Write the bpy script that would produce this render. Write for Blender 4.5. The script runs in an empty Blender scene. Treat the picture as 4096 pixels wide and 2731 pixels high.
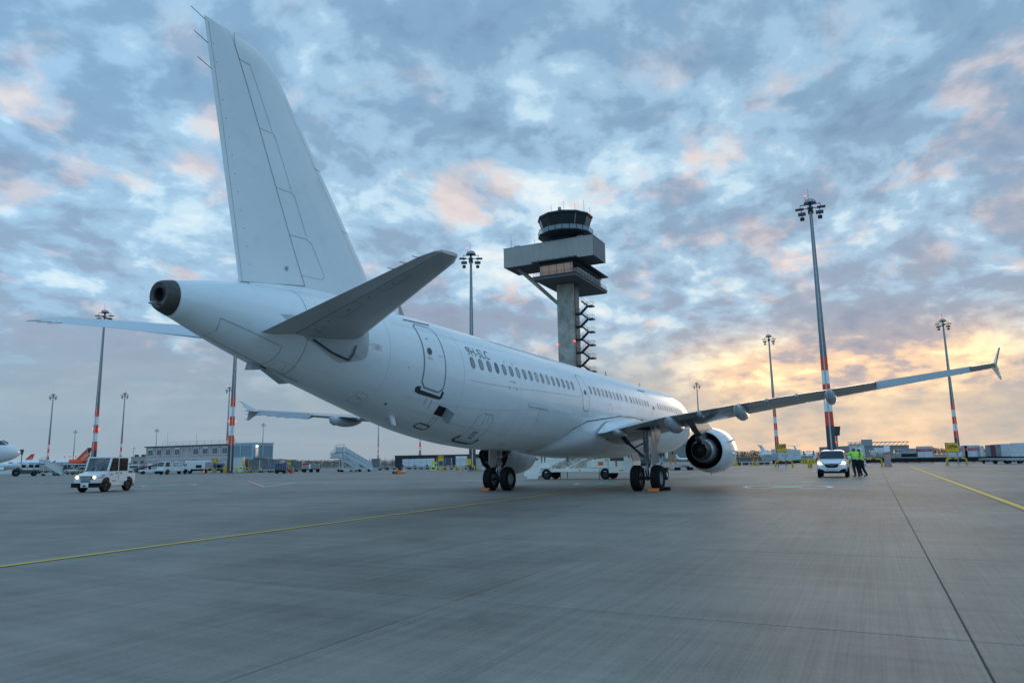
import bpy, bmesh, math, random
from math import sin, cos, pi, radians, sqrt, atan2
from mathutils import Vector, Matrix
random.seed(7)
SC = bpy.context.scene
COL = SC.collection
# ------------------------------------------------------------------ camera
CAM = Vector((-32.264, -13.043, 1.445)); YAW, PIT, ROL, FPX = 0.4604, 0.1656, -0.0171, 2854.9
FW = Vector((cos(PIT)*cos(YAW), cos(PIT)*sin(YAW), sin(PIT)))
_r = Vector((sin(YAW), -cos(YAW), 0)); _u = _r.cross(FW)
RT = cos(ROL)*_r + sin(ROL)*_u; UP = -sin(ROL)*_r + cos(ROL)*_u
cd = bpy.data.cameras.new('camera'); cam = bpy.data.objects.new('camera', cd); COL.objects.link(cam)
cd.sensor_width = 36; cd.lens = FPX*36/4096; cd.clip_start = .1; cd.clip_end = 6000
Mc = Matrix((RT, UP, -FW)).transposed().to_4x4(); Mc.translation = CAM; cam.matrix_world = Mc
SC.camera = cam
SC.view_settings.view_transform = 'Standard'; SC.view_settings.look = 'None'
SC.view_settings.exposure = 0; SC.view_settings.gamma = 1
try: SC.view_settings.use_curve_mapping = False
except Exception: pass
# ------------------------------------------------------------------ sky: dusk, broken altocumulus, sun just above the horizon ahead
SUN_AZ, SUN_EL = radians(1.0), radians(4.5)
w = bpy.data.worlds.new('World'); SC.world = w; w.use_nodes = True
NT = w.node_tree; NT.nodes.clear()
class NB:
    def __init__(s, nt): s.nt = nt; s.n = nt.nodes; s.l = nt.links
    def node(s, t, **k):
        n = s.n.new(t)
        for a, b in k.items(): setattr(n, a, b)
        return n
    def put(s, sock, v):
        if hasattr(v, 'is_output'): s.l.new(v, sock)
        elif v is not None: sock.default_value = v
    def math(s, op, a, b=None, c=None, clamp=False):
        n = s.node('ShaderNodeMath', operation=op); n.use_clamp = clamp
        s.put(n.inputs[0], a); s.put(n.inputs[1], b)
        if c is not None: s.put(n.inputs[2], c)
        return n.outputs[0]
    def vmath(s, op, a, b=None):
        n = s.node('ShaderNodeVectorMath', operation=op); s.put(n.inputs[0], a)
        if b is not None: s.put(n.inputs[1], b)
        return n.outputs['Value'] if op in ('DOT_PRODUCT', 'LENGTH') else n.outputs[0]
    def sep(s, v): n = s.node('ShaderNodeSeparateXYZ'); s.put(n.inputs[0], v); return n.outputs
    def comb(s, x, y, z):
        n = s.node('ShaderNodeCombineXYZ'); s.put(n.inputs[0], x); s.put(n.inputs[1], y); s.put(n.inputs[2], z); return n.outputs[0]
    def noise(s, vec, scale, detail=5, rough=.55, dist=0, dim='3D'):
        n = s.node('ShaderNodeTexNoise'); n.noise_dimensions = dim
        s.put(n.inputs['Vector'], vec); n.inputs['Scale'].default_value = scale; n.inputs['Detail'].default_value = detail
        n.inputs['Roughness'].default_value = rough; n.inputs['Distortion'].default_value = dist; return n.outputs[0]
    def ramp(s, fac, stops, interp='EASE'):
        n = s.node('ShaderNodeValToRGB'); cr = n.color_ramp; cr.interpolation = interp
        while len(cr.elements) < len(stops): cr.elements.new(.5)
        for e, (p, c) in zip(cr.elements, stops):
            e.position = p; e.color = (c, c, c, 1) if not isinstance(c, (tuple, list)) else (*c[:3], 1)
        s.put(n.inputs[0], fac); return n.outputs[0]
    def mix(s, f, a, b, mode='MIX'):
        n = s.node('ShaderNodeMix', data_type='RGBA', blend_type=mode)
        s.put(n.inputs[0], f)
        for sock, v in ((n.inputs[6], a), (n.inputs[7], b)):
            if isinstance(v, tuple) and len(v) == 3: v = (*v, 1)
            s.put(sock, v)
        return n.outputs[2]
    def sstep(s, v, lo, hi):
        n = s.node('ShaderNodeMapRange', interpolation_type='SMOOTHSTEP'); s.put(n.inputs[0], v)
        n.inputs[1].default_value = lo; n.inputs[2].default_value = hi; return n.outputs[0]
def build_sky():
    b = NB(NT)
    d = b.vmath('NORMALIZE', b.node('ShaderNodeTexCoord').outputs['Generated'])
    x, y, z = b.sep(d)
    h = b.math('MAXIMUM', z, 0.0)
    k = b.math('DIVIDE', 1.0, b.math('ADD', h, .34))
    q = b.comb(b.math('MULTIPLY', x, k), b.math('MULTIPLY', y, k), 0.0)
    warp = b.noise(q, 2.2, 3, .5)
    q2 = b.vmath('ADD', q, b.comb(b.math('MULTIPLY', warp, .16), b.math('MULTIPLY', warp, -.12), 0))
    A = b.noise(b.vmath('ADD', q2, SKY_A), 1.9, 3, .5)
    Bn = b.noise(b.vmath('ADD', q2, SKY_B), 13.0, 5, .55, .0)
    C = b.noise(b.vmath('ADD', q2, SKY_B), 6.2, 3, .5)
    n = b.math('ADD', b.math('MULTIPLY', A, .42), b.math('ADD', b.math('MULTIPLY', Bn, .32), b.math('MULTIPLY', C, .26)))
    dens = b.math('MULTIPLY', b.math('SUBTRACT', n, .360), 3.6, clamp=True)
    sd = b.vmath('DOT_PRODUCT', d, (cos(SUN_EL)*cos(SUN_AZ), cos(SUN_EL)*sin(SUN_AZ), sin(SUN_EL)))
    elev = b.math('MAXIMUM', z, 0.0)
    near = b.sstep(sd, .962, .992)
    cool = b.ramp(dens, [(0, (.79, .905, .965)), (.20, (.56, .76, .90)), (.42, (.35, .55, .74)), (.66, (.23, .39, .565)), (1, (.165, .285, .445))])
    cream = b.math('MULTIPLY', b.sstep(elev, .42, .14), b.sstep(dens, .42, .05))
    cool = b.mix(b.math('MULTIPLY', cream, .38), cool, (.96, .87, .76))
    # thin cloud edges catch pink light in a middle band of the sky
    pk = b.noise(b.vmath('ADD', q2, SKY_P), 7.5, 4, .5)
    pinkm = b.math('MULTIPLY', b.math('MULTIPLY', b.sstep(pk, .52, .68), b.ramp(dens, [(0, .05), (.25, 1), (.50, .75), (.85, .10)])), b.ramp(elev, [(0.04, .3), (.16, .95), (.36, .9), (.60, .04)]))
    cool = b.mix(b.math('MULTIPLY', pinkm, .68), cool, (.90, .64, .55))
    lav = b.math('MULTIPLY', b.sstep(elev, .50, .14), b.sstep(dens, .30, .8))
    cool = b.mix(b.math('MULTIPLY', lav, .66), cool, (.35, .37, .455))
    warm = b.ramp(b.math('MULTIPLY', dens, .86), [(0, (1.38, 1.22, .86)), (.24, (1.14, .90, .54)), (.44, (.86, .61, .43)), (.62, (.45, .40, .43)), (1, (.31, .32, .39))])
    wmask = b.math('MULTIPLY', near, b.math('MULTIPLY', b.sstep(elev, .195, .11), b.sstep(sd, .90, .99)))
    colr = b.mix(wmask, cool, warm)
    # flat haze layer over the horizon: grey blue away from the sun, beige towards it
    hz = b.mix(b.sstep(sd, .90, .988), (.285, .375, .455), (.47, .445, .415))
    streak = b.noise(b.comb(b.math('MULTIPLY', x, 2.2), b.math('MULTIPLY', y, 2.2), b.math('MULTIPLY', z, 30)), 1.3, 4, .5)
    hz = b.mix(b.math('MULTIPLY', b.sstep(streak, .42, .68), .45), hz, b.mix(near, (.36, .43, .50), (.60, .53, .45)))
    hband = b.mix(near, b.ramp(elev, [(.0, 1.0), (.075, .92), (.21, 0.0)]), b.ramp(elev, [(.0, 1.0), (.052, .93), (.108, 0.0)]))
    colr = b.mix(hband, colr, hz)
    # clear-air layer seen through the gaps
    sky = b.node('ShaderNodeTexSky', sky_type='NISHITA'); sky.sun_disc = False
    sky.sun_elevation = SUN_EL; sky.sun_rotation = pi/2 - SUN_AZ
    clear = b.vmath('SCALE', sky.outputs[0]); clear.node.inputs['Scale'].default_value = .10
    colr = b.mix(b.math('MULTIPLY', b.math('SUBTRACT', 1.0, dens), .08), colr, clear)
    # the sky turns steadily bluer away from the sunset
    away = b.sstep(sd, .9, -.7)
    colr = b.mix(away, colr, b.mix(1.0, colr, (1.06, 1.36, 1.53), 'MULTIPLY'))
    # below the horizon: the far ground
    colr = b.mix(b.sstep(z, 0.0, -.02), colr, (.11, .11, .11))
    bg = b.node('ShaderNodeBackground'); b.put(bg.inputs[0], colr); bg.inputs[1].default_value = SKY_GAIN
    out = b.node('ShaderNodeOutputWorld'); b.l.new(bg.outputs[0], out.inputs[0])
SKY_A, SKY_B, SKY_P, SKY_GAIN = (3.7, 9.2, 0), (1.3, 4.1, 2.2), (7.7, 2.4, 5.0), 1.06
build_sky()
sl = bpy.data.lights.new('sun', 'SUN'); sl.energy = .5; sl.angle = radians(20); sl.color = (1, .72, .45)
so = bpy.data.objects.new('sun', sl); COL.objects.link(so)
so.rotation_euler = Vector((cos(SUN_EL)*cos(SUN_AZ), cos(SUN_EL)*sin(SUN_AZ), sin(SUN_EL))).to_track_quat('Z', 'Y').to_euler()
# ------------------------------------------------------------------ placing things: a ground point from a bearing and a distance
def gp(px, depth):
    a = (px-2048)/FPX
    base = CAM + depth*(FW + RT*a); b_ = base.z/(depth*UP.z)
    p = base - UP*(depth*b_); return Vector((p.x, p.y, 0))
def hz(px, py, depth): return (CAM + depth*(FW + RT*((px-2048)/FPX) - UP*((py-1365.5)/FPX))).z
def gpt(px, py):
    d = FW + RT*((px-2048)/FPX) - UP*((py-1365.5)/FPX); t = -CAM.z/d.z; p = CAM + d*t; return Vector((p.x, p.y, 0))
def dep(p): return (Vector((p[0], p[1], 0)) - CAM).dot(FW)
# ------------------------------------------------------------------ materials
MATS = {}
def M(name, col, rough=.5, metal=0, var=.06, vscale=2.0, coat=0, emit=None, estr=0, bump=0, bscale=40, alpha=1, spec=.5, dirt=0):
    if name in MATS: return MATS[name]
    m = bpy.data.materials.new(name); m.use_nodes = True; nt = m.node_tree; b = NB(nt)
    P = nt.nodes['Principled BSDF']
    P.inputs['Roughness'].default_value = rough; P.inputs['Metallic'].default_value = metal
    P.inputs['Coat Weight'].default_value = coat; P.inputs['Coat Roughness'].default_value = .08
    P.inputs['Specular IOR Level'].default_value = spec
    co = b.node('ShaderNodeTexCoord').outputs['Object']
    if var or dirt:
        n1 = b.noise(co, vscale, 5, .6)
        lo = tuple(c*(1-var) for c in col); hi = tuple(min(1, c*(1+var)) for c in col)
        c1 = b.mix(b.sstep(n1, .3, .7), lo, hi)
        if dirt:
            n2 = b.noise(co, vscale*3.1, 6, .65)
            c1 = b.mix(b.math('MULTIPLY', b.sstep(n2, .5, .75), dirt), c1, (.12, .10, .085))
        nt.links.new(c1, P.inputs['Base Color'])
        r2 = b.math('ADD', rough-.06, b.math('MULTIPLY', n1, .12)); nt.links.new(r2, P.inputs['Roughness'])
    else: P.inputs['Base Color'].default_value = (*col, 1)
    if emit: P.inputs['Emission Color'].default_value = (*emit, 1); P.inputs['Emission Strength'].default_value = estr
    if alpha < 1: P.inputs['Alpha'].default_value = alpha
    if bump:
        bn = b.node('ShaderNodeBump'); bn.inputs['Strength'].default_value = bump; bn.inputs['Distance'].default_value = .02
        nt.links.new(b.noise(co, bscale, 4, .6), bn.inputs['Height']); nt.links.new(bn.outputs[0], P.inputs['Normal'])
    MATS[name] = m; return m
def glass(name, col=(.05, .07, .08), alpha=.55, rough=.04, spec=.8):
    return M(name, col, rough, var=0, alpha=alpha, spec=spec)
WHITE = M('aircraft_white_paint', (.76, .805, .83), .24, var=.03, vscale=.7, coat=.5, bump=.10, bscale=1.6, dirt=.07)
WHITE2 = M('white_vehicle_paint', (.70, .71, .71), .35, var=.05, vscale=1.5, dirt=.28)
CREAM = M('cream_vehicle_paint', (.82, .78, .70), .45, var=.06, vscale=1.5, dirt=.25)
RUBBER = M('black_rubber', (.011, .011, .0125), .75, var=.2, vscale=6, spec=.18)
DARK = M('dark_steel', (.035, .037, .04), .55, var=.2, spec=.18)
STEEL = M('brushed_steel', (.42, .43, .45), .32, .9, var=.15, vscale=8)
GALV = M('galvanised_steel', (.30, .33, .36), .5, .5, var=.15, vscale=3)
GREYP = M('grey_paint', (.30, .32, .335), .4, var=.06)
YEL = M('safety_yellow_paint', (.72, .42, .015), .42, var=.1, dirt=.2)
BLK = M('black_paint', (.02, .02, .022), .5, var=.1, spec=.18)
RED = M('signal_red_paint', (.62, .045, .02), .45, var=.08)
ORG = M('orange_plastic', (.75, .17, .012), .5, var=.1, dirt=.2)
GLS = glass('tinted_glass', (.02, .028, .033), .62, .08, .15)
GLSD = glass('dark_window_glass', (.012, .016, .02), .93, .03)
LIME = M('hi_vis_fabric', (.38, .80, .03), .7, var=.08, vscale=9)
REFL = M('reflective_tape', (.60, .62, .60), .35, var=0)
NAVY = M('navy_cloth', (.015, .018, .026), .85, var=.2, vscale=12, spec=.18)
SKIN = M('skin', (.50, .30, .21), .55, var=.05)
HAIR = M('dark_hair', (.04, .028, .02), .7, var=.2, vscale=20)
REDL = M('red_beacon_lens', (.8, .05, .02), .3, var=0, emit=(1, .05, .012), estr=5)
HEADL = M('lit_headlamp', (1, .9, .7), .3, var=0, emit=(1, .86, .62), estr=14)
HEADW = M('lit_headlamp_warm', (1, .7, .3), .3, var=0, emit=(1, .58, .17), estr=6)
AMB = M('amber_lens', (.8, .30, .02), .3, var=0)
# ------------------------------------------------------------------ mesh builder
class MB:
    def __init__(s): s.v = []; s.f = []
    def add(s, vs, fs):
        o = len(s.v); s.v += [tuple(a) for a in vs]; s.f += [tuple(i+o for i in f) for f in fs]; return s
    def box(s, c, sz, rz=0, taper=None):
        hx, hy, hz_ = sz[0]/2, sz[1]/2, sz[2]/2; tx, ty = taper or (1, 1)
        vs = []
        for zz, kx, ky in ((-hz_, 1, 1), (hz_, tx, ty)):
            for xx, yy in ((-hx, -hy), (hx, -hy), (hx, hy), (-hx, hy)):
                a, b_ = xx*kx, yy*ky
                vs.append((c[0]+a*cos(rz)-b_*sin(rz), c[1]+a*sin(rz)+b_*cos(rz), c[2]+zz))
        return s.add(vs, [(3, 2, 1, 0), (4, 5, 6, 7), (0, 1, 5, 4), (1, 2, 6, 5), (2, 3, 7, 6), (3, 0, 4, 7)])
    def bx(s, x0, x1, y0, y1, z0, z1): return s.box(((x0+x1)/2, (y0+y1)/2, (z0+z1)/2), (abs(x1-x0), abs(y1-y0), abs(z1-z0)))
    def prism(s, pts, y0, y1, axis='y'):
        n = len(pts); vs = []
        for yy in (y0, y1):
            for a, b_ in pts: vs.append((a, yy, b_) if axis == 'y' else (yy, a, b_) if axis == 'x' else (a, b_, yy))
        fs = [tuple(range(n)), tuple(range(2*n-1, n-1, -1))] + [(i, i+n, (i+1) % n+n, (i+1) % n) for i in range(n)]
        return s.add(vs, fs)
    def ring(s, c, ax, r, n):
        ax = Vector(ax).normalized(); t = ax.orthogonal().normalized(); bb = ax.cross(t)
        return [tuple(Vector(c)+(t*cos(2*pi*i/n)+bb*sin(2*pi*i/n))*r) for i in range(n)]
    def tube(s, p, q, r, n=8, r2=None, cap=True):
        p, q = Vector(p), Vector(q); ax = q-p; r2 = r if r2 is None else r2
        vs = s.ring(p, ax, r, n)+s.ring(q, ax, r2, n)
        fs = [(i, (i+1) % n, (i+1) % n+n, i+n) for i in range(n)]
        if cap: fs += [tuple(range(n-1, -1, -1)), tuple(range(n, 2*n))]
        return s.add(vs, fs)
    def path(s, pts, r, n=8):
        pts = [Vector(p) for p in pts]; rings = []
        ref = None
        for i, p in enumerate(pts):
            d = (pts[min(i+1, len(pts)-1)]-pts[max(i-1, 0)]).normalized()
            if ref is None: ref = d.orthogonal().normalized()
            t = (ref-d*ref.dot(d)).normalized(); ref = t; bb = d.cross(t)
            rings.append([tuple(p+(t*cos(2*pi*k/n)+bb*sin(2*pi*k/n))*r) for k in range(n)])
        return s.loft(rings)
    def loft(s, rings, cap=True, closed=True):
        n = len(rings[0]); vs = [v for r in rings for v in r]; fs = []
        m = n if closed else n-1
        for j in range(len(rings)-1):
            for i in range(m): fs.append((j*n+i, j*n+(i+1) % n, (j+1)*n+(i+1) % n, (j+1)*n+i))
        if cap and closed: fs += [tuple(range(n-1, -1, -1)), tuple(range((len(rings)-1)*n, len(rings)*n))]
        return s.add(vs, fs)
    def lathe(s, prof, c=(0, 0, 0), axis='x', n=24, cap=False):
        rings = []
        for a, r in prof:
            ring = []
            for i in range(n):
                u, v = r*cos(2*pi*i/n), r*sin(2*pi*i/n)
                p = {'x': (a, u, v), 'y': (u, a, v), 'z': (u, v, a)}[axis]
                ring.append((c[0]+p[0], c[1]+p[1], c[2]+p[2]))
            rings.append(ring)
        return s.loft(rings, cap=cap)
    def ball(s, c, r, n=10, m=6, sc=(1, 1, 1)):
        rings = []
        for j in range(m+1):
            t = pi*j/m; rr = max(sin(t), .02)
            rings.append([(c[0]+r*sc[0]*rr*cos(2*pi*i/n), c[1]+r*sc[1]*rr*sin(2*pi*i/n), c[2]-r*sc[2]*cos(t)) for i in range(n)])
        return s.loft(rings)
    def quad(s, a, b_, c, d): return s.add([a, b_, c, d], [(0, 1, 2, 3)])
    def mesh(s, name, smooth=False):
        me = bpy.data.meshes.new(name); me.from_pydata(s.v, [], s.f); me.update()
        bm = bmesh.new(); bm.from_mesh(me); bmesh.ops.recalc_face_normals(bm, faces=bm.faces); bm.to_mesh(me); bm.free()
        if smooth:
            for p in me.polygons: p.use_smooth = True
        return me
    def build(s, name, mat, parent=None, smooth=False, bevel=0, kind=None, auto=None, loc=None, recalc=True):
        me = s.mesh(name, smooth or auto is not None)
        o = link(name, me, mat, parent)
        if auto is not None: me.set_sharp_from_angle(angle=radians(auto))
        if bevel:
            md = o.modifiers.new('bevel', 'BEVEL'); md.width = bevel; md.segments = 2; md.limit_method = 'ANGLE'
            for p in me.polygons: p.use_smooth = True
            me.set_sharp_from_angle(angle=radians(35))
        if kind: o['kind'] = kind
        if loc: o.location = loc
        return o
def link(name, me, mat, parent=None):
    o = bpy.data.objects.new(name, me); COL.objects.link(o)
    if mat and me and not me.materials: me.materials.append(mat)
    if parent: o.parent = parent
    return o
def tag(o, label, cat, group=None):
    o['label'] = label; o['category'] = cat
    if group: o['group'] = group
    return o
def thing(name, label, cat, loc=(0, 0, 0), rz=0, group=None):
    o = bpy.data.objects.new(name, None); o.empty_display_size = .3; COL.objects.link(o)
    o.location = loc; o.rotation_euler = (0, 0, rz); return tag(o, label, cat, group)
def struct(o): o['kind'] = 'structure'; return o
def copy_tree(o, parent=None):
    c = o.copy(); COL.objects.link(c)
    if parent: c.parent = parent
    for ch in list(o.children): copy_tree(ch, c)
    return c
def clone(o, label, loc, rz=0, sc=1):
    c = copy_tree(o); c.location = loc; c.rotation_euler = (0, 0, rz); c.scale = (sc, sc, sc); c['label'] = label; return c
_txt = {}
def text_mesh(body, size=1, ext=.0, align='LEFT', bold=0):
    k = (body, size, ext, align, bold)
    if k not in _txt:
        cu = bpy.data.curves.new('lettering', 'FONT'); cu.body = body; cu.size = size; cu.extrude = ext; cu.align_x = align; cu.resolution_u = 3; cu.offset = bold
        ob = bpy.data.objects.new('lettering_tmp', cu); COL.objects.link(ob)
        bpy.context.view_layer.update()
        me = bpy.data.meshes.new_from_object(ob.evaluated_get(bpy.context.evaluated_depsgraph_get()))
        bpy.data.objects.remove(ob); bpy.data.curves.remove(cu); _txt[k] = me
    return _txt[k]
def text(body, size, mat, parent, loc, right, up, ext=.004, align='CENTER', name='lettering', width=None, bold=0):
    me = text_mesh(body, size, ext, align, bold).copy()
    if not me.materials: me.materials.append(mat)
    else: me.materials[0] = mat
    R, U = Vector(right).normalized(), Vector(up).normalized(); N = R.cross(U)
    sx = 1
    if width:
        xs = [v.co.x for v in me.vertices]; sx = width/max(1e-6, max(xs)-min(xs))
    mat4 = Matrix((R*sx, U, N)).transposed().to_4x4(); mat4.translation = loc
    me.transform(mat4)
    o = link(name, me, None, parent); return o
_wh = {}
def wheel(parent, loc, R, W, rimk=.56, rim_mat=None, name='wheel', rz=0):
    k = (round(R, 3), round(W, 3), rimk)
    if k not in _wh:
        h = W/2
        t = MB().lathe([(-h*.80, R*rimk), (-h, R*.72), (-h*.96, R*.90), (-h*.72, R*.985), (-h*.25, R), (-h*.22, R*.982), (-h*.16, R*.982), (-h*.13, R), (h*.13, R), (h*.16, R*.982), (h*.22, R*.982), (h*.25, R), (h*.72, R*.985), (h*.96, R*.90), (h, R*.72), (h*.80, R*rimk)], axis='y', n=28)
        rm = MB().lathe([(-h*.80, R*rimk*1.01), (-h*.55, R*rimk*.92), (-h*.35, R*.36), (-h*.55, R*.2), (-h*.55, .004)], axis='y', n=20).lathe([(h*.80, R*rimk*1.01), (h*.55, R*rimk*.92), (h*.35, R*.36), (h*.55, R*.2), (h*.55, .004)], axis='y', n=20)
        for i in range(8):
            a = 2*pi*i/8
            for sgn in (-1, 1): rm.box((cos(a)*R*.28, sgn*h*.45, sin(a)*R*.28), (R*.05, h*.15, R*.05))
        _wh[k] = (t.mesh('tyre', True), rm.mesh('rim', True))
        _wh[k][0].materials.append(RUBBER)
    t, rm = _wh[k]
    o = link(name, t, None, parent); o.location = loc; o.rotation_euler = (0, 0, rz)
    r2 = rm.copy() if rim_mat else rm
    if rim_mat:
        kk = (k, rim_mat.name)
        if kk not in _wh: r2.materials.clear(); r2.materials.append(rim_mat); _wh[kk] = r2
        r2 = _wh[kk]
    elif not rm.materials: rm.materials.append(DARK)
    link('rim', r2, None, o)
    return o

def arch(parent, X, y, z, R, zmin, mat=None, name='wheel_arch', lip=None):
    """wheel opening: the part of a circle above the sill"""
    pts = [(X+R*cos(a), z+R*sin(a)) for a in [2*pi*i/28 for i in range(28)]]
    pts = [(px, max(pz, zmin)) for px, pz in pts]
    MB().prism(pts, y-.006, y+.006).build(name, mat or BLK, parent)
    if lip:
        a0 = math.asin(max(-1, min(1, (zmin-z)/R)))
        MB().path([(X+(R+.03)*cos(a0+(pi-2*a0)*i/16), y, z+(R+.03)*sin(a0+(pi-2*a0)*i/16)) for i in range(17)], .03, 6).build('arch_lip', lip, parent, smooth=True)
# ------------------------------------------------------------------ ground
def concrete(name, joints=False):
    m = bpy.data.materials.new(name); m.use_nodes = True; nt = m.node_tree; b = NB(nt); P = nt.nodes['Principled BSDF']
    pos = b.node('ShaderNodeNewGeometry').outputs['Position']; x, y, z = b.sep(pos)
    rnd = b.node('ShaderNodeObjectInfo').outputs['Random']
    big = b.noise(pos, .11, 4, .55); mid = b.noise(pos, .7, 5, .6); fine = b.noise(pos, 26, 5, .72)
    st = b.noise(b.comb(b.math('MULTIPLY', x, .16), b.math('MULTIPLY', y, 9), 0), 1.0, 5, .62)
    st2 = b.noise(b.comb(b.math('MULTIPLY', x, .5), b.math('MULTIPLY', y, 42), 3), 1.0, 3, .6)
    cross = b.noise(b.comb(b.math('MULTIPLY', x, 5), b.math('MULTIPLY', y, .2), 5), 1.0, 5, .6)
    v = b.math('ADD', .52, b.math('MULTIPLY', big, .50))
    v = b.math('ADD', v, b.math('MULTIPLY', b.math('SUBTRACT', mid, .5), .75))
    v = b.math('ADD', v, b.math('MULTIPLY', b.math('SUBTRACT', st, .5), .50))
    v = b.math('ADD', v, b.math('MULTIPLY', b.math('SUBTRACT', st2, .5), .50))
    v = b.math('ADD', v, b.math('MULTIPLY', b.math('SUBTRACT', cross, .5), .50))
    v = b.math('ADD', v, b.math('MULTIPLY', b.math('SUBTRACT', fine, .5), .55))
    if joints: v = b.math('ADD', v, b.math('MULTIPLY', b.math('SUBTRACT', rnd, .5), .12))
    else: v = b.math('ADD', v, 0.0)
    wear = b.noise(b.vmath('ADD', pos, (31, 7, 0)), .32, 6, .62)
    base = b.mix(b.sstep(big, .35, .65), (.230, .206, .179), (.262, .233, .202))
    col = b.vmath('SCALE', base); b.put(col.node.inputs['Scale'], v)
    col = b.mix(b.math('MULTIPLY', b.sstep(wear, .60, .76), .42), col, (.075, .070, .066))
    blot = b.noise(b.vmath('ADD', pos, (3, 17, 0)), 1.6, 6, .7)
    col = b.mix(b.math('MULTIPLY', b.sstep(blot, .60, .72), .30), col, (.098, .094, .09))
    # oil spots and dark tyre rubber
    vo = b.node('ShaderNodeTexVoronoi'); vo.inputs['Scale'].default_value = .42; b.put(vo.inputs['Vector'], b.vmath('ADD', pos, b.comb(b.math('MULTIPLY', mid, .5), b.math('MULTIPLY', fine, .25), 0)))
    spot = b.sstep(vo.outputs['Distance'], .17, .05)
    col = b.mix(b.math('MULTIPLY', spot, b.math('MULTIPLY', b.sstep(blot, .40, .62), .55)), col, (.07, .066, .062))
    tyre = b.noise(b.comb(b.math('MULTIPLY', x, .035), b.math('ADD', b.math('MULTIPLY', y, 2.1), b.math('MULTIPLY', x, .09)), 11), 1.0, 3, .6)
    col = b.mix(b.math('MULTIPLY', b.sstep(tyre, .60, .70), b.math('MULTIPLY', b.sstep(big, .42, .6), .32)), col, (.08, .078, .076))
    nt.links.new(col, P.inputs['Base Color'])
    P.inputs['Roughness'].default_value = .62; P.inputs['Specular IOR Level'].default_value = .42
    bn = b.node('ShaderNodeBump'); bn.inputs['Strength'].default_value = .45; bn.inputs['Distance'].default_value = .006
    nt.links.new(b.math('ADD', b.math('MULTIPLY', st2, 1.2), b.math('ADD', b.math('MULTIPLY', fine, .9), mid)), bn.inputs['Height'])
    nt.links.new(bn.outputs[0], P.inputs['Normal'])
    return m
CONC = concrete('apron_concrete', True); CONC_FAR = concrete('far_apron_concrete')
g = MB()
R0 = 2600
g.quad((-R0, -R0, -.028), (R0, -R0, -.028), (R0, R0, -.028), (-R0, R0, -.028))
ground = struct(g.build('ground', CONC_FAR))
SEAL = M('joint_sealant', (.06, .058, .056), .8, var=.2)
SX, SY, X0, Y0 = 5.03, 4.64, -25.42, -13.61
cells = []
for i in range(-3, 60):
    for j in range(-12, 30):
        cx, cy = X0+(i+.5)*SX, Y0+(j+.5)*SY
        ok = False
        for ax, ay in ((0, 0), (-.5, -.5), (.5, -.5), (-.5, .5), (.5, .5)):
            p = Vector((cx+ax*SX, cy+ay*SY, 0))-CAM; zf = p.dot(FW)
            if zf > .5:
                u, v = p.dot(RT)/zf*FPX, -p.dot(UP)/zf*FPX
                if abs(u) < 2250 and v < 1500: ok = True
        dd = (Vector((cx, cy, 0))-CAM).length
        if dd < 8: ok = True
        if ok: cells.append((dd, cx, cy))
cells.sort(); cells = cells[:298]
apron = struct(thing('apron', '', '')); del apron['label']; del apron['category']
hs, hy_, gap = SX/2, SY/2, .007
sm = MB().add([(-hs+gap, -hy_+gap, -.03), (hs-gap, -hy_+gap, -.03), (hs-gap, hy_-gap, -.03), (-hs+gap, hy_-gap, -.03),
               (-hs+gap, -hy_+gap, -.006), (hs-gap, -hy_+gap, -.006), (hs-gap, hy_-gap, -.006), (-hs+gap, hy_-gap, -.006),
               (-hs+gap+.006, -hy_+gap+.006, 0), (hs-gap-.006, -hy_+gap+.006, 0), (hs-gap-.006, hy_-gap-.006, 0), (-hs+gap+.006, hy_-gap-.006, 0)],
              [(0, 1, 5, 4), (1, 2, 6, 5), (2, 3, 7, 6), (3, 0, 4, 7), (4, 5, 9, 8), (5, 6, 10, 9), (6, 7, 11, 10), (7, 4, 8, 11), (8, 9, 10, 11)]).mesh('concrete_slab')
sm.materials.append(CONC)
for dd, cx, cy in cells:
    o = link('concrete_slab', sm, None, apron); o.location = (cx, cy, 0)
jm = MB()
for dd, cx, cy in cells: jm.quad((cx-hs, cy-hy_, -.014), (cx+hs, cy-hy_, -.014), (cx+hs, cy+hy_, -.014), (cx-hs, cy+hy_, -.014))
jm.build('joint_sealant', SEAL, apron)
# paint on the ground
def worn(name, col, amt=.35):
    m = bpy.data.materials.new(name); m.use_nodes = True; nt = m.node_tree; b = NB(nt); P = nt.nodes['Principled BSDF']
    pos = b.node('ShaderNodeNewGeometry').outputs['Position']
    n = b.noise(pos, 3.5, 6, .7); n2 = b.noise(pos, 30, 3, .6)
    f = b.math('MULTIPLY', b.sstep(b.math('ADD', b.math('MULTIPLY', n, .7), b.math('MULTIPLY', n2, .3)), .46, .66), amt)
    nt.links.new(b.mix(f, col, (.15, .15, .15)), P.inputs['Base Color']); P.inputs['Roughness'].default_value = .6
    return m
PYEL = worn('yellow_line_paint', (.72, .46, .02), .18); PBLK = worn('black_line_edge', (.055, .055, .058), .5)
PWHT = worn('white_line_paint', (.70, .72, .72), .3); PRED = worn('red_line_paint', (.45, .05, .04), .35); PGRN = worn('green_marking_paint', (.04, .50, .40), .15)
PYF = worn('faded_yellow_paint', (.50, .36, .06), .7)
def strip(mb, pts, wd, z):
    for a, c in zip(pts[:-1], pts[1:]):
        a, c = Vector((a[0], a[1], z)), Vector((c[0], c[1], z)); d = (c-a).normalized(); n = Vector((-d.y, d.x, 0))*wd/2
        mb.quad(a-n, c-n, c+n, a+n)
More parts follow.
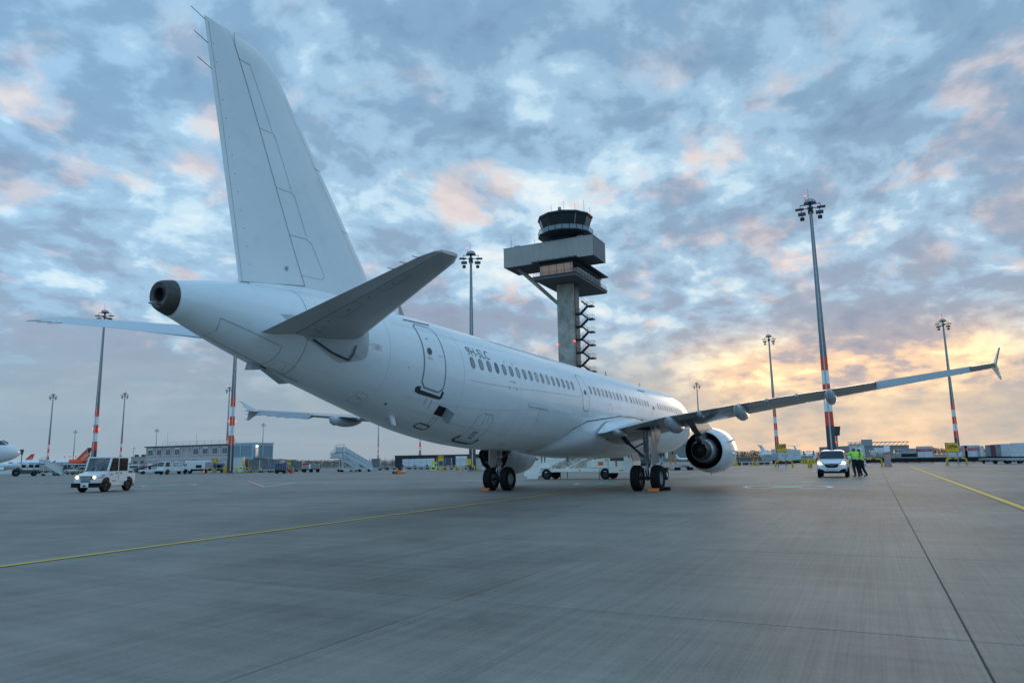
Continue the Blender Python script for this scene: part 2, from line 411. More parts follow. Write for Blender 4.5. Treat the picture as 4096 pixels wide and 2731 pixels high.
def line(name, pts, wd, mat, edge=0):
    if edge:
        m = MB(); strip(m, pts, wd+2*edge, .004); struct(m.build(name+'_edging', PBLK))
    m = MB(); strip(m, pts, wd, .008); return struct(m.build(name, mat))
line('lead_in_line', [(-60, -2.15), (-25.7, -1.10), (-1.5, -.42), (17, .1), (40, .7)], .15, PYEL, .03)
line('taxi_line', [(-30, -16.2), (-9, -16.45), (67, -16.9)], .19, PYEL, .11)
dm = MB(); strip(dm, [(16.66, 38.78), (3.57, 23.33)], .30, .004); struct(dm.build('red_clearance_line', PRED))
dm = MB(); A0, A1 = Vector((16.66, 38.78, 0)), Vector((3.57, 23.33, 0))
for i in range(9):
    a = A0.lerp(A1, (i+.15)/9); c = A0.lerp(A1, (i+.6)/9); off = Vector((.12, -.1, 0)); strip(dm, [a+off, c+off], .22, .008)
struct(dm.build('white_dashes', PWHT))
for n_, pts, mt, wd in (('stand_boundary_line', [gpt(2681, 1898), gpt(2800, 1884)], PRED, .25), ('stand_boundary_line', [gpt(3029, 1880), gpt(3095, 1868.5)], PRED, .22),
                        ('stand_boundary_line', [gpt(2590, 1953-60), gpt(2690, 1880)], PWHT, .15), ('service_road_line', [gpt(2920, 1869), gpt(2990, 1863)], PWHT, .25),
                        ('service_road_line', [gpt(3250, 1884), gpt(3300, 1876)], PWHT, .15), ('service_road_line', [gpt(1052, 1947), gpt(1180, 1930)], PWHT, .15), ('service_road_line', [gpt(1850, 1922), gpt(1888, 1918)], PWHT, .12),
                        ('stand_text_line', [(11.5, 7.2), (12.2, 1.2)], PYF, .35), ('stand_text_line', [(10.6, 7.0), (11.2, 1.4)], PYF, .2)):
    line(n_, pts, wd, mt)
m = MB()
for px, py, n in ((2700, 1918, 5), (2760, 1926, 4), (2840, 1915, 4), (2722, 1934, 3), (3460, 1886, 8), (3480, 1893, 6), (3900, 1882, 5), (3925, 1886, 6), (3975, 1893, 5), (3800, 1876, 3)):
    for i in range(n):
        p = gpt(px+i*13, py-i*.2); strip(m, [p, p+Vector((.1, -.25, 0))], .5, .004)
struct(m.build('stand_number_paint', PYF))
def stand_disc(cx, cy, r=2.05):
    m = MB(); n = 56
    for i in range(n):
        a, c = 2*pi*i/n, 2*pi*(i+1)/n; w_ = .24
        m.quad((cx+(r-w_)*cos(a), cy+(r-w_)*sin(a), .004), (cx+r*cos(a), cy+r*sin(a), .004), (cx+r*cos(c), cy+r*sin(c), .004), (cx+(r-w_)*cos(c), cy+(r-w_)*sin(c), .004))
    ring = struct(m.build('parking_disc_ring', PWHT))
    m = MB()
    for i in range(n):
        if i % 7 in (0, 1, 2):
            a, c = 2*pi*i/n, 2*pi*(i+1)/n
            m.quad((cx+(r-.12)*cos(a), cy+(r-.12)*sin(a), .008), (cx+(r-.02)*cos(a), cy+(r-.02)*sin(a), .008), (cx+(r-.02)*cos(c), cy+(r-.02)*sin(c), .008), (cx+(r-.12)*cos(c), cy+(r-.12)*sin(c), .008))
    struct(m.build('parking_disc_dashes', PGRN))
    m = MB(); m.quad((cx-.78, cy-.68, .004), (cx+.78, cy-.68, .004), (cx+.78, cy+.68, .004), (cx-.78, cy+.68, .004)); struct(m.build('parking_disc_border', PYF))
    m = MB(); m.quad((cx-.66, cy-.56, .008), (cx+.66, cy-.56, .008), (cx+.66, cy+.56, .008), (cx-.66, cy+.56, .008)); struct(m.build('parking_disc_plate', PGRN))
for c_ in ((4.65, -9.25), (9.3, 1.35), (7.3, 37.2), (15.6, 64.6)): stand_disc(*c_)
# ------------------------------------------------------------------ the parked airliner
def pchip(xs, ys, x):
    n = len(xs)
    if x <= xs[0]: return ys[0]
    if x >= xs[-1]: return ys[-1]
    i = max(k for k in range(n-1) if xs[k] <= x)
    d = [(ys[k+1]-ys[k])/(xs[k+1]-xs[k]) for k in range(n-1)]
    def sl(k):
        if k == 0: return d[0]
        if k == n-1: return d[-1]
        if d[k-1]*d[k] <= 0: return 0
        return 2*d[k-1]*d[k]/(d[k-1]+d[k])
    h = xs[i+1]-xs[i]; t = (x-xs[i])/h; m0, m1 = sl(i)*h, sl(i+1)*h
    return (2*t**3-3*t*t+1)*ys[i]+(t**3-2*t*t+t)*m0+(-2*t**3+3*t*t)*ys[i+1]+(t**3-t*t)*m1
KX = [-22.32, -21, -19.5, -18, -16, -13.5, -11, -8.5, -6, 15.5, 17.5, 19.0, 20.2, 21.0, 21.6, 21.97]
KT = [5.342, 5.616, 5.79, 5.91, 5.975, 5.99, 5.99, 5.985, 5.98, 5.89, 5.80, 5.45, 4.92, 4.45, 4.02, 3.55]
KB = [4.61, 4.16, 3.737, 3.386, 2.895, 2.351, 2.02, 1.87, 1.839, 1.75, 1.82, 2.02, 2.32, 2.62, 2.95, 3.35]
KW = [.335, .62, .90, 1.16, 1.46, 1.74, 1.89, 1.96, 1.975, 1.975, 1.90, 1.68, 1.36, 1.02, .62, .08]
def SURF(X, th, off=0):
    zt, zb, w_ = pchip(KX, KT, X), pchip(KX, KB, X), pchip(KX, KW, X)
    zc, h = (zt+zb)/2, (zt-zb)/2; t = radians(th)
    p = Vector((X, -w_*sin(t), zc+h*cos(t)))
    if off:
        n = Vector((0, -sin(t)/w_, cos(t)/h)); n.normalize(); p = p+n*off
    return p
def thz(X, z):
    zt, zb = pchip(KX, KT, X), pchip(KX, KB, X); return math.degrees(math.acos(max(-1, min(1, (z-(zt+zb)/2)/((zt-zb)/2)))))
AIR = thing('airliner', 'large white twin-engine airliner parked with its tail towards the viewer', 'airplane')
def frange(a, b_, st):
    n = max(1, int(math.ceil(abs(b_-a)/st))); return [a+(b_-a)*i/n for i in range(n+1)]
def bodymesh(xs, n=72): return [[tuple(SURF(x, 360*i/n)) for i in range(n)] for x in xs]
xs = frange(-22.32, -6, .22)+frange(-6, 15.5, .6)[1:]+frange(15.5, 21.97, .14)[1:]
fus = MB().loft(bodymesh(xs)).build('fuselage', WHITE, AIR, smooth=True)
# auxiliary power unit tail cone
TC = Vector((-22.3, 0, 4.95))
APU = M('scorched_metal', (.085, .08, .077), .45, .6, var=.25, vscale=5)
e0 = [tuple(SURF(-22.06, 360*i/48)) for i in range(48)]
def ell(X, ry, rz, zc, n=48): return [(X, -ry*sin(2*pi*i/n), zc+rz*cos(2*pi*i/n)) for i in range(n)]
tc = MB().loft([ell(-22.27, .352, .388, 4.972), ell(-22.32, .342, .374, 4.976), ell(-22.42, .318, .345, 4.98), ell(-22.50, .292, .314, 4.985), ell(-22.545, .264, .284, 4.99), ell(-22.53, .232, .248, 4.995), ell(-22.51, .150, .150, 5.0)], cap=False)
tcone = tc.build('tail_cone', APU, AIR, smooth=True)
MB().loft([ell(-22.50, .155, .155, 5.0), ell(-22.54, .148, .148, 5.0), ell(-22.50, .135, .135, 5.0), ell(-21.6, .135, .135, 5.0), ell(-21.6, .01, .01, 5.0)], cap=False).build('exhaust_pipe', M('soot', (.012, .011, .011), .7, var=.2), tcone, smooth=True)
lm = MB().tube((-22.52, -.03, 4.79), (-22.62, -.03, 4.785), .038, 12).build('navigation_light', STEEL, tcone, auto=40)
MB().box((-22.68, -.03, 4.78), (.13, .12, .045)).build('lens', STEEL, lm, bevel=.02)
# fin, rudder, tailplane, elevators
def foil(secs, c0, c1, th, n=14, up=None):
    """secs: (LE, TE, thickness ratio, thickness direction)"""
    def yt(t, x): return 5*t*(.2969*sqrt(max(x, 0))-.126*x-.3516*x*x+.2843*x**3-.1036*x**4)
    ts = [c0+(c1-c0)*(.5-.5*cos(pi*i/n)) for i in range(n+1)]
    if c0 > 0: ts = [c0+(c1-c0)*i/n for i in range(n+1)]
    rings = []
    for LE, TE, t, dr in secs:
        LE, TE, dr = Vector(LE), Vector(TE), Vector(dr).normalized(); ch = (TE-LE).length
        up_ = [LE.lerp(TE, x)+dr*(yt(t, x)*ch+.004) for x in ts]; lo = [LE.lerp(TE, x)-dr*(yt(t, x)*ch+.004) for x in reversed(ts)]
        rings.append([tuple(v) for v in up_+lo])
    return MB().loft(rings)
def lerp_sec(a, b_, t): return (Vector(a[0]).lerp(Vector(b_[0]), t), Vector(a[1]).lerp(Vector(b_[1]), t), a[2]+(b_[2]-a[2])*t, Vector(a[3]).lerp(Vector(b_[3]), t))
yv = (0, -1, 0)
F0 = ((-14.35, 0, 5.45), (-20.40, 0, 5.45), .105, yv); F1 = ((-15.62, 0, 6.82), (-20.70, 0, 6.82), .10, yv)
F2 = ((-19.35, 0, 11.22), (-21.70, 0, 11.22), .10, yv); F3 = ((-19.62, 0, 11.50), (-21.76, 0, 11.50), .095, yv); F4 = ((-19.88, 0, 11.68), (-21.80, 0, 11.70), .085, yv); F5 = ((-20.25, 0, 11.80), (-21.83, 0, 11.81), .05, yv)
fin = foil([F0, F1, lerp_sec(F1, F2, .5), F2, F3, F4, F5], 0, .632, 1).build('fin', WHITE, AIR, auto=40)
RB = ((-14.6, 0, 6.32), (-20.43, 0, 5.70), .10, yv)
rud = foil([RB, lerp_sec(RB, F2, .5), F2, F3, F4, F5], .6385, 1, 1, 5).build('rudder', WHITE, AIR, auto=40)
GAPM = M('panel_gap', (.03, .032, .035), .8, var=0)
def fin_pt(z, f, off=.006):
    s = None
    LEx = pchip([5.45, 6.82, 11.22, 11.5], [-14.35, -15.62, -19.35, -19.62], z); TEx = pchip([5.45, 6.82, 11.22, 11.76], [-20.40, -20.70, -21.70, -21.83], z)
    c = LEx-TEx; t = .10; y_ = 5*t*(.2969*sqrt(f)-.126*f-.3516*f*f+.2843*f**3-.1036*f**4)*c
    return Vector((LEx-c*f, -(y_+.004+off), z))
def surf_strip(fn, path, wd, name, mat, parent, step=.12):
    """thin ribbon lying on a curved skin; path in the skin's own two coordinates"""
    pts = []
    for a, c in zip(path[:-1], path[1:]):
        n = max(1, int((fn(*c)-fn(*a)).length/step))
        pts += [(a[0]+(c[0]-a[0])*i/n, a[1]+(c[1]-a[1])*i/n) for i in range(n)]
    pts.append(path[-1]); P = [fn(*p) for p in pts]; m = MB(); L = []
    for i, p in enumerate(P):
        d = (P[min(i+1, len(P)-1)]-P[max(0, i-1)]).normalized()
        e = 1e-3; u = fn(pts[i][0]+e, pts[i][1])-p; v = fn(pts[i][0], pts[i][1]+e)-p; n_ = u.cross(v)
        n_.normalize(); s_ = d.cross(n_).normalized()*wd/2; L.append((p-s_, p+s_))
    for (a, b_), (c, d) in zip(L[:-1], L[1:]): m.quad(a, b_, d, c)
    return m.build(name, mat, parent)
LINE = M('panel_line', (.16, .17, .18), .6, var=0); LINE2 = M('faint_panel_line', (.38, .40, .42), .6, var=0)
for pth, w_, mt in (([(11.2, .50), (11.2, .632)], .016, LINE2), ([(9.7, .632), (9.72, .50), (9.6, .49)], .014, LINE2), ([(8.35, .632), (8.37, .51), (8.28, .49)], .014, LINE2), ([(7.25, .632), (7.28, .51), (7.18, .48)], .014, LINE2), ([(6.28, .632), (6.30, .50), (6.42, .47)], .016, LINE2),
                    ([(11.2, .50), (9.75, .505)], .010, LINE2), ([(9.6, .49), (8.42, .505)], .010, LINE2), ([(8.28, .49), (7.33, .505)], .012, LINE2), ([(7.18, .48), (6.42, .47)], .012, LINE2),
                    ([(10.9, .12), (6.9, .10)], .010, LINE2), ([(9.4, .005), (9.36, .12)], .014, LINE2), ([(7.95, .005), (7.9, .12)], .014, LINE2)):
    surf_strip(lambda z, f: fin_pt(z, f), pth, w_, 'panel_joint', mt, fin)
surf_strip(lambda z, f: fin_pt(z, f, .008), [(11.72, .955), (5.75, .982)], .008, 'trailing_edge_seam', LINE2, rud)
surf_strip(lambda z, f: fin_pt(z, f, .010), [(11.80, .635), (6.02, .635)], .012, 'hinge_gap', LINE, rud)
surf_strip(lambda z, f: fin_pt(z, f, .012), [(6.02, .635), (5.90, .78), (5.74, .99)], .016, 'hinge_gap', LINE, rud)
for z in [6.2+.42*i for i in range(13)]:
    p = fin_pt(z, .93, .006); MB().box(p, (.02, .004, .02)).build('fastener', LINE2, rud)
p = fin_pt(6.35, .72, .004); MB().tube(p, p+Vector((0, -.012, 0)), .055, 14).build('drain_cap', GREYP, rud)
for z, ln in ((11.72, .38), (11.18, .38), (10.6, .38)):   # static wicks
    xt = pchip([5.45, 6.82, 11.22, 11.76], [-20.40, -20.70, -21.70, -21.83], z)
    MB().tube((xt+.04, 0, z), (xt-ln, 0, z+.10), .008, 5).build('static_wick', DARK, rud)
# fin root fillet
fm = []
for X in frange(-20.2, -13.2, .25):
    ring = []
    zt = pchip(KX, KT, X); c = max(0, min(1, (X+20.4)/5.9)); half = pchip([-20.4, -18.5, -16.5, -14.6, -13.2], [.10, .26, .30, .16, .02], X); rise = pchip([-20.4, -19.2, -16.5, -14.4, -13.2], [.10, .32, .50, .26, .0], X)
    for k in range(9):
        s_ = -1+2*k/8; yy = half*2.3*s_; a = abs(s_)
        zz = zt-.05+rise*(1-a)**2.2-(yy*yy)/(2*pchip(KX, KW, X))*.98
        ring.append((X, yy, zz))
    fm.append(ring)
MB().loft(fm, cap=False, closed=False).build('fin_fillet', WHITE, AIR, smooth=True)
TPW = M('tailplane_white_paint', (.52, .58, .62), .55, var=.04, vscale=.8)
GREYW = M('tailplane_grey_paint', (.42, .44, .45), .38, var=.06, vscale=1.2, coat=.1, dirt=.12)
for sg in (1, -1):   # 1 = starboard (towards the viewer's right)
    z_ = lambda y: 0
    S0 = ((-16.80, -sg*.45, 4.74), (-20.38, -sg*.45, 4.55), .125, (0, 0, 1)); S1 = ((-20.30, -sg*5.85, 5.42), (-21.55, -sg*5.85, 5.27), .115, (0, 0, 1)); S2 = ((-20.62, -sg*6.12, 5.43), (-21.60, -sg*6.20, 5.29), .06, (0, 0, 1))
    def droop(S, a=9):
        le, te = Vector(S[0]), Vector(S[1]); h_ = le.lerp(te, .71); v = te-h_; ca, sa = cos(radians(a)), sin(radians(a)); te2 = h_+Vector((v.x*ca+v.z*sa*0, v.y, v.z*ca-abs(v.x)*sa)); return (te2+(h_-te2)/.29, te2, S[2], S[3])
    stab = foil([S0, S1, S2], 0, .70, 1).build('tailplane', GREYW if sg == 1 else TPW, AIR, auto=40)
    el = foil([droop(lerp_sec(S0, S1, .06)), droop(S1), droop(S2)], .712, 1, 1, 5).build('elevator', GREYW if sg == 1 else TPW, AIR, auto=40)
    for t in (.99, .93, .87):
        a = Vector(droop(S0)[1]).lerp(Vector(droop(S1)[1]), t); MB().tube(a+Vector((.03, 0, 0)), a+Vector((-.30, -sg*.08, -.06)), .007, 5).build('static_wick', DARK, el)
    if sg == 1:
        def stp(u, f):
            s = lerp_sec(S0, S1, u); LE, TE = s[0], s[1]; c = (TE-LE).length; t = s[2]
            y_ = 5*t*(.2969*sqrt(f)-.126*f-.3516*f*f+.2843*f**3-.1036*f**4)*c
            return LE.lerp(TE, f)-Vector((0, 0, y_+.010))
        for u in (.16, .22, .36, .52, .68, .84):
            surf_strip(stp, [(u, .70), (u+.012, .55)], .014, 'panel_joint', LINE, stab)
        for u in (.22, .52, .84): surf_strip(stp, [(u, .55), (u-.14 if u > .3 else u-.06, .55)], .012, 'panel_joint', LINE, stab)
        surf_strip(stp, [(.12, .10), (.55, .13), (.97, .16)], .012, 'panel_joint', LINE, stab)
        for u in (.19, .3, .45, .6, .76): MB().box(stp(u, .62)-Vector((0, 0, .002)), (.07, .03, .006)).build('fastener', LINE, stab)
# painted guard plates where the tailplane trims
SHLD = M('trim_plate_grey', (.44, .48, .49), .4, var=.05)
def skin_patch(poly, name, mat, parent, off=.004, res=.12, fn=SURF):
    """polygon in (X, angle) cut into a small grid and laid on the skin"""
    bm = bmesh.new(); vs = [bm.verts.new((x, t/30, 0)) for x, t in poly]; bm.faces.new(vs)
    x0, x1 = min(p[0] for p in poly), max(p[0] for p in poly); t0, t1 = min(p[1] for p in poly)/30, max(p[1] for p in poly)/30
    x = x0+res
    while x < x1: bmesh.ops.bisect_plane(bm, geom=bm.verts[:]+bm.edges[:]+bm.faces[:], plane_co=(x, 0, 0), plane_no=(1, 0, 0)); x += res
    t = t0+res
    while t < t1: bmesh.ops.bisect_plane(bm, geom=bm.verts[:]+bm.edges[:]+bm.faces[:], plane_co=(0, t, 0), plane_no=(0, 1, 0)); t += res
    for v in bm.verts: v.co = fn(v.co.x, v.co.y*30, off)
    bmesh.ops.recalc_face_normals(bm, faces=bm.faces)
    me = bpy.data.meshes.new(name); bm.to_mesh(me); bm.free()
    for p_ in me.polygons: p_.use_smooth = True
    return link(name, me, mat, parent)
skin_patch([(-19.9, 80), (-19.48, 97.8), (-18.25, 119), (-18.0, 121), (-17.3, 109), (-17.19, 104), (-17.12, 70), (-17.4, 62)], 'trim_plate', SHLD, fus, .004)
MB().path([SURF(-18.95, 103, .03), SURF(-18.3, 112, .03), SURF(-17.75, 114, .03)], .022, 6).build('slot_seal', DARK, fus)
MB().path([SURF(-17.75, 114, .05), SURF(-17.66, 104, .06), SURF(-17.62, 96, .06)], .035, 6).build('slot_strut', STEEL, fus)
fs = lambda X, t: SURF(X, t, .005)
def ol(path, wd, mat=LINE, name='panel_joint'): return surf_strip(fs, path, wd, name, mat, fus)
ol([(-19.1, 20), (-19.1, 178)], .014); ol([(-21.35, 115), (-19.69, 125), (-19.7, 142), (-19.79, 174)], .012); ol([(-21.35, 115), (-21.31, 143), (-21.44, 175)], .012); ol([(-21.44, 172), (-19.8, 172)], .012)
ol([(-19.6, 146), (-19.05, 146), (-19.05, 168), (-19.6, 168), (-19.6, 146)], .010, LINE2)
ol([(-13.4, 20), (-13.4, 40)], .006, LINE2)
ol([(-12.64, thz(-12.64, 4.00)), (-8, thz(-8, 4.03)), (-3.4, thz(-3.4, 4.12))], .012, LINE2, 'lap_joint')
ol([(-15.2, 141), (-9, 139), (-4.4, 138)], .008, LINE2, 'lap_joint')
# cabin windows
WF = M('window_surround', (.13, .15, .17), .4, var=0); WPS = [M('cabin_window_pane', (.26, .30, .32), .16, var=.2, vscale=3), M('cabin_window_blind', (.40, .43, .44), .22, var=.1), M('cabin_window_dark', (.15, .18, .20), .12, var=.2)]
def skin_oval(X, z, rx, rz, off, n=18, sq=2.6):
    vs = []
    for i in range(n):
        a = 2*pi*i/n; cx = math.copysign(abs(cos(a))**(2/sq), cos(a)); sz = math.copysign(abs(sin(a))**(2/sq), sin(a))
        vs.append(tuple(SURF(X+rx*cx, thz(X, z+rz*sz), off)))
    return vs
for X in [-12.39+.523*i for i in range(17)]+[-1.84+.5525*i for i in range(9)]+[3.43]+[4.22+.54*i for i in range(7)]+[9.62+.5366*i for i in range(14)]:
    z = 4.56-.0041*(X+6)
    wv = skin_oval(X, z, .135, .195, .004); ctr = tuple(SURF(X, thz(X, z), .004))
    wo = MB().add(wv, [tuple(range(18))]).build('cabin_window', WF, AIR)
    pv = skin_oval(X-.012, z-.005, .098, .155, .007); MB().add(pv, [tuple(range(18))]).build('pane', random.choice(WPS[:1]*3+WPS), wo)
# doors
DG = M('door_seal_grey', (.22, .25, .28), .5, var=0); PORT = M('door_port_glass', (.05, .07, .08), .1, var=0)
def rdoor(x0, x1, t0, t1, r=.16, rt=5): return [(x0+r, t0), (x1-r, t0), (x1, t0+rt), (x1, t1-rt), (x1-r, t1), (x0+r, t1), (x0, t1-rt), (x0, t0+rt), (x0+r, t0)]
def door(x0, x1, t0, t1, wd, port, skew=0, name='door'):
    o = skin_patch([(x+skew*(t-80)/40*.0, t) for x, t in rdoor(x0+.02, x1-.02, t0+.6, t1-.6)[:-1]], name, WHITE, AIR, .005)
    surf_strip(lambda X, t: SURF(X, t, .009), rdoor(x0, x1, t0, t1), wd, 'door_seal', DG, o)
    m = MB(); c = SURF(port[0], port[1], .010)
    n_ = (SURF(port[0], port[1], 1)-SURF(port[0], port[1], 0)).normalized()
    pf = MB().tube(c, c+n_*.012, .115, 16).build('port_frame', WF, o); MB().tube(c+n_*.010, c+n_*.020, .078, 16).build('pane', PORT, pf)
    return o
d4 = door(-14.94, -13.95, 43.5, 114, .05, (-14.66, 76.5))
ol([(-14.9, 50), (-13.98, 50)], .010, LINE2)
skin_patch([(-15.12, 117.5), (-15.05, 114.6), (-14.9, 114.4), (-14.9, 117.6), (-13.97, 117.4), (-13.96, 111), (-13.86, 112.5), (-13.86, 118.5), (-13.95, 120.6), (-14.9, 122.2), (-15.08, 121.4)], 'scuff_plate', M('scuff_plate_black', (.05, .05, .055), .6, var=.1), fus, .006)
MB().path([SURF(-15.2, 40, .015), SURF(-13.83, 36, .015)], .018, 6).build('rain_gutter', GREYP, fus)
MB().path([SURF(7.0, 47, .015), SURF(8.4, 47, .015)], .018, 6).build('rain_gutter', GREYP, fus)
door(-3.1, -2.3, 53, 99.5, .026, (-2.68, 77)); door(7.98, 8.78, 52, 97, .022, (8.45, 77)); 
ol([(-3.1, 101), (-2.4, 101), (-2.4, 103), (-3.1, 103)], .008, LINE2); ol([(-3.15, 106), (-2.35, 106), (-2.35, 112), (-3.15, 112), (-3.15, 106)], .008, LINE2)
REDP = M('red_stencil', (.45, .05, .06), .6, var=0); INK = M('stencil_black', (.03, .03, .04), .6, var=0)
def skin_text(body, x0, x1, z0, z1, mat, off=.006, by_th=False):
    me = text_mesh(body, 1, 0, 'LEFT').copy(); bm = bmesh.new(); bm.from_mesh(me)
    bmesh.ops.triangulate(bm, faces=bm.faces)
    xs_ = [v.co.x for v in bm.verts]; ys_ = [v.co.y for v in bm.verts]; a, c, d, e = min(xs_), max(xs_), min(ys_), max(ys_)
    for v in bm.verts:
        X = x0+(v.co.x-a)/(c-a)*(x1-x0); k = (v.co.y-d)/(e-d)
        v.co = SURF(X, z0+(z1-z0)*k if by_th else thz(X, z0+(z1-z0)*k), off)
    bm.to_mesh(me); bm.free()
    if me.materials: me.materials[0] = mat
    else: me.materials.append(mat)
    return link('lettering', me, None, fus)
skin_text('9H-SLC', -12.53, -11.10, 4.83, 5.13, M('registration_grey', (.10, .115, .14), .5, var=0), .006)
skin_text('CAUTION', -16.95, -16.76, 89.4, 88.3, REDP, by_th=True); skin_text('FLIGHT RECORDERS', -16.99, -16.72, 90.6, 89.7, REDP, by_th=True); skin_text('HERE', -16.92, -16.79, 91.8, 90.9, REDP, by_th=True)
ol([(-17.02, 87.4), (-16.69, 87.4), (-16.69, 92.6), (-17.02, 92.6), (-17.02, 87.4)], .008, REDP); ol([(-17.14, 89.3), (-17.07, 89.3)], .014, REDP)
for X, t, dx, dt in ((-10.12, 62.8, .07, 2.4), (-9.49, 62.7, -.07, 2.4), (-10.11, 91.2, .07, -2.6), (-9.54, 91.0, -.07, -2.6), (-.05, 66.5, .07, 2.2), (.55, 66.5, -.07, 2.2), (.2, 92.5, .07, -2.4), (.85, 92.3, -.07, -2.4), (-17.72, 109, .05, -1.5), (-17.5, 107.5, -.05, -1.5), (11.2, 63, .06, 2), (11.7, 63, -.06, 2)):
    ol([(X, t+dt), (X, t), (X+dx, t)], .022, REDP, 'jacking_mark')
skin_text('CUT HERE IN EMERGENCY', -10.08, -9.6, 84.3, 83.0, REDP, by_th=True); skin_text('CUT HERE IN EMERGENCY', .3, .8, 86.3, 85.0, REDP, by_th=True)
skin_text('DANGER', -14.78, -14.58, 83.6, 82.6, REDP, by_th=True); skin_text('DO NOT OPEN', -14.80, -14.52, 85.2, 84.0, REDP, by_th=True); skin_text('TO OPEN', -14.22, -14.06, 79.2, 78.0, INK, by_th=True)
ol([(-14.36, 80), (-14.36, 74.5)], .018, INK, 'arrow'); ol([(-14.30, 74), (-14.3, 83.5), (-14.16, 83.5), (-14.2, 79), (-14.24, 74)], .008, LINE2); ol([(-14.68, 62.5), (-14.58, 62.5)], .05, REDP)
for X, t in ((-20.15, 104.5), (-15.6, 100.5)): skin_patch([(X, t-.8), (X+.05, t), (X, t+.8)], 'stencil_arrow', REDP, fus, .006)
# belly panels, cargo door, service hatch left open
ol(rdoor(-11.62, -10.62, 120.5, 161, .2, 6), .014, LINE, 'hatch_outline')
for i in range(7): ol([(-11.28, 143+i*1.15), (-11.28+(.35 if i == 0 else .26+.05*(i % 3)), 143+i*1.15)], .012 if i else .03, LINE, 'stencil_line')
skin_patch([(-11.2, 153), (-10.9, 152.4), (-10.92, 154), (-11.12, 154)], 'stencil_arrow', INK, fus, .006)
BRN = M('brown_scuff_paint', (.085, .075, .065), .6, var=.1)
surf_strip(fs, [(-11.66, 152.5), (-11.72, 161), (-11.5, 165.0), (-10.62, 165.0), (-10.42, 162.5), (-10.46, 153)], .12, 'scuff_plate', BRN, fus)
ol([(-8.5, 105), (-8.42, 128), (-8.4, 140)], .008, LINE2); ol([(-6.72, 105), (-6.6, 128), (-6.5, 140)], .008, LINE2)
skin_patch([(-8.53, 100.6), (-6.8, 100.6), (-6.8, 104.6), (-8.5, 104.6)], 'hinge_cover', WHITE, fus, .02); ol([(-8.53, 102.9), (-6.78, 102.9)], .022, LINE2); ol([(-8.5, 104.9), (-6.76, 104.9)], .016, DG)
surf_strip(fs, rdoor(-14.0, -13.43, 152.5, 161, .08, 1.6), .06, 'hatch_outline', BRN, fus); ol([(-13.8, 156.5), (-13.63, 156.5)], .012, LINE)
ol(rdoor(-16.88, -16.48, 145, 166, .06, 2), .010, LINE, 'hatch_outline'); ol([(-16.8, 153), (-16.55, 154)], .02, LINE)
for i in range(4): ol([(-8.75+.14*i, 153), (-8.75+.14*i, 160)], .03, LINE2, 'stencil_line')
hat = skin_patch([(-13.83, 126), (-13.44, 126), (-13.40, 137), (-13.83, 136.6)], 'service_bay', M('bay_black', (.008, .008, .009), .8, var=0), fus, .004)
hd = MB(); a, b_, c_, d_ = SURF(-13.44, 126, .01), SURF(-13.40, 137, .01), SURF(-13.40, 137, .34), SURF(-13.44, 126, .34)
hd.prism([(0, 0), (1, 0), (1, 1), (0, 1)], 0, .02)
hd.v = [tuple(Vector(a).lerp(b_, v[0]).lerp(Vector(d_).lerp(c_, v[0]), v[2])+Vector((v[1]-.0, 0, 0))) for v in hd.v]; hd.build('service_hatch', GREYP, AIR)
dr = MB().add([SURF(-15.18, 158, 0), SURF(-15.0, 158, 0), SURF(-14.98, 160, .26), SURF(-15.12, 160, .26), SURF(-15.18, 161, 0), SURF(-15.0, 161, 0), SURF(-14.98, 161.5, .26), SURF(-15.12, 161.5, .26)], [(0, 1, 2, 3), (7, 6, 5, 4), (0, 3, 7, 4), (1, 5, 6, 2), (3, 2, 6, 7), (0, 4, 5, 1)]).build('drain_mast', WHITE, AIR)
MB().tube(SURF(-15.75, 146.5, .002), SURF(-15.75, 146.5, .008), .045, 12).build('vent_hole', BLK, fus)
# cooling inlet and flap under the tail
sc = MB().add([SURF(-19.95, 176, .005), SURF(-19.95, 190, .005), SURF(-19.5, 190, .005), SURF(-19.5, 176, .005), SURF(-20.0, 177, .20), SURF(-20.0, 189, .20)], [(0, 1, 2, 3), (4, 5, 1, 0), (4, 0, 3), (5, 2, 1), (4, 3, 2, 5)]).build('intake_flap', GREYP, AIR)
sc2 = MB().add([SURF(-19.6, 172, .01), SURF(-19.6, 188, .01), SURF(-18.5, 187, .01), SURF(-18.5, 173, .01), SURF(-18.9, 173, .16), SURF(-18.9, 187, .16)], [(0, 1, 5, 4), (4, 5, 2, 3), (0, 4, 3), (1, 2, 5)]).build('intake_fairing', GREYW, AIR)
skin_patch([(-19.75, 173), (-19.75, 187), (-19.2, 186), (-19.2, 174)], 'intake_mouth', MATS['bay_black'], fus, .012)
for X, t in ((-14.0, 4), (5.6, 3), (12.5, 0)):
    a = SURF(X, t); MB().add([a+Vector((.16, .012, -.02)), a+Vector((-.14, .012, -.02)), a+Vector((-.20, .006, .34)), a+Vector((-.08, .006, .34)), a+Vector((.16, -.012, -.02)), a+Vector((-.14, -.012, -.02)), a+Vector((-.20, -.006, .34)), a+Vector((-.08, -.006, .34))], [(0, 1, 2, 3), (7, 6, 5, 4), (0, 3, 7, 4), (1, 5, 6, 2), (2, 6, 7, 3)]).build('blade_antenna', GREYP, AIR)
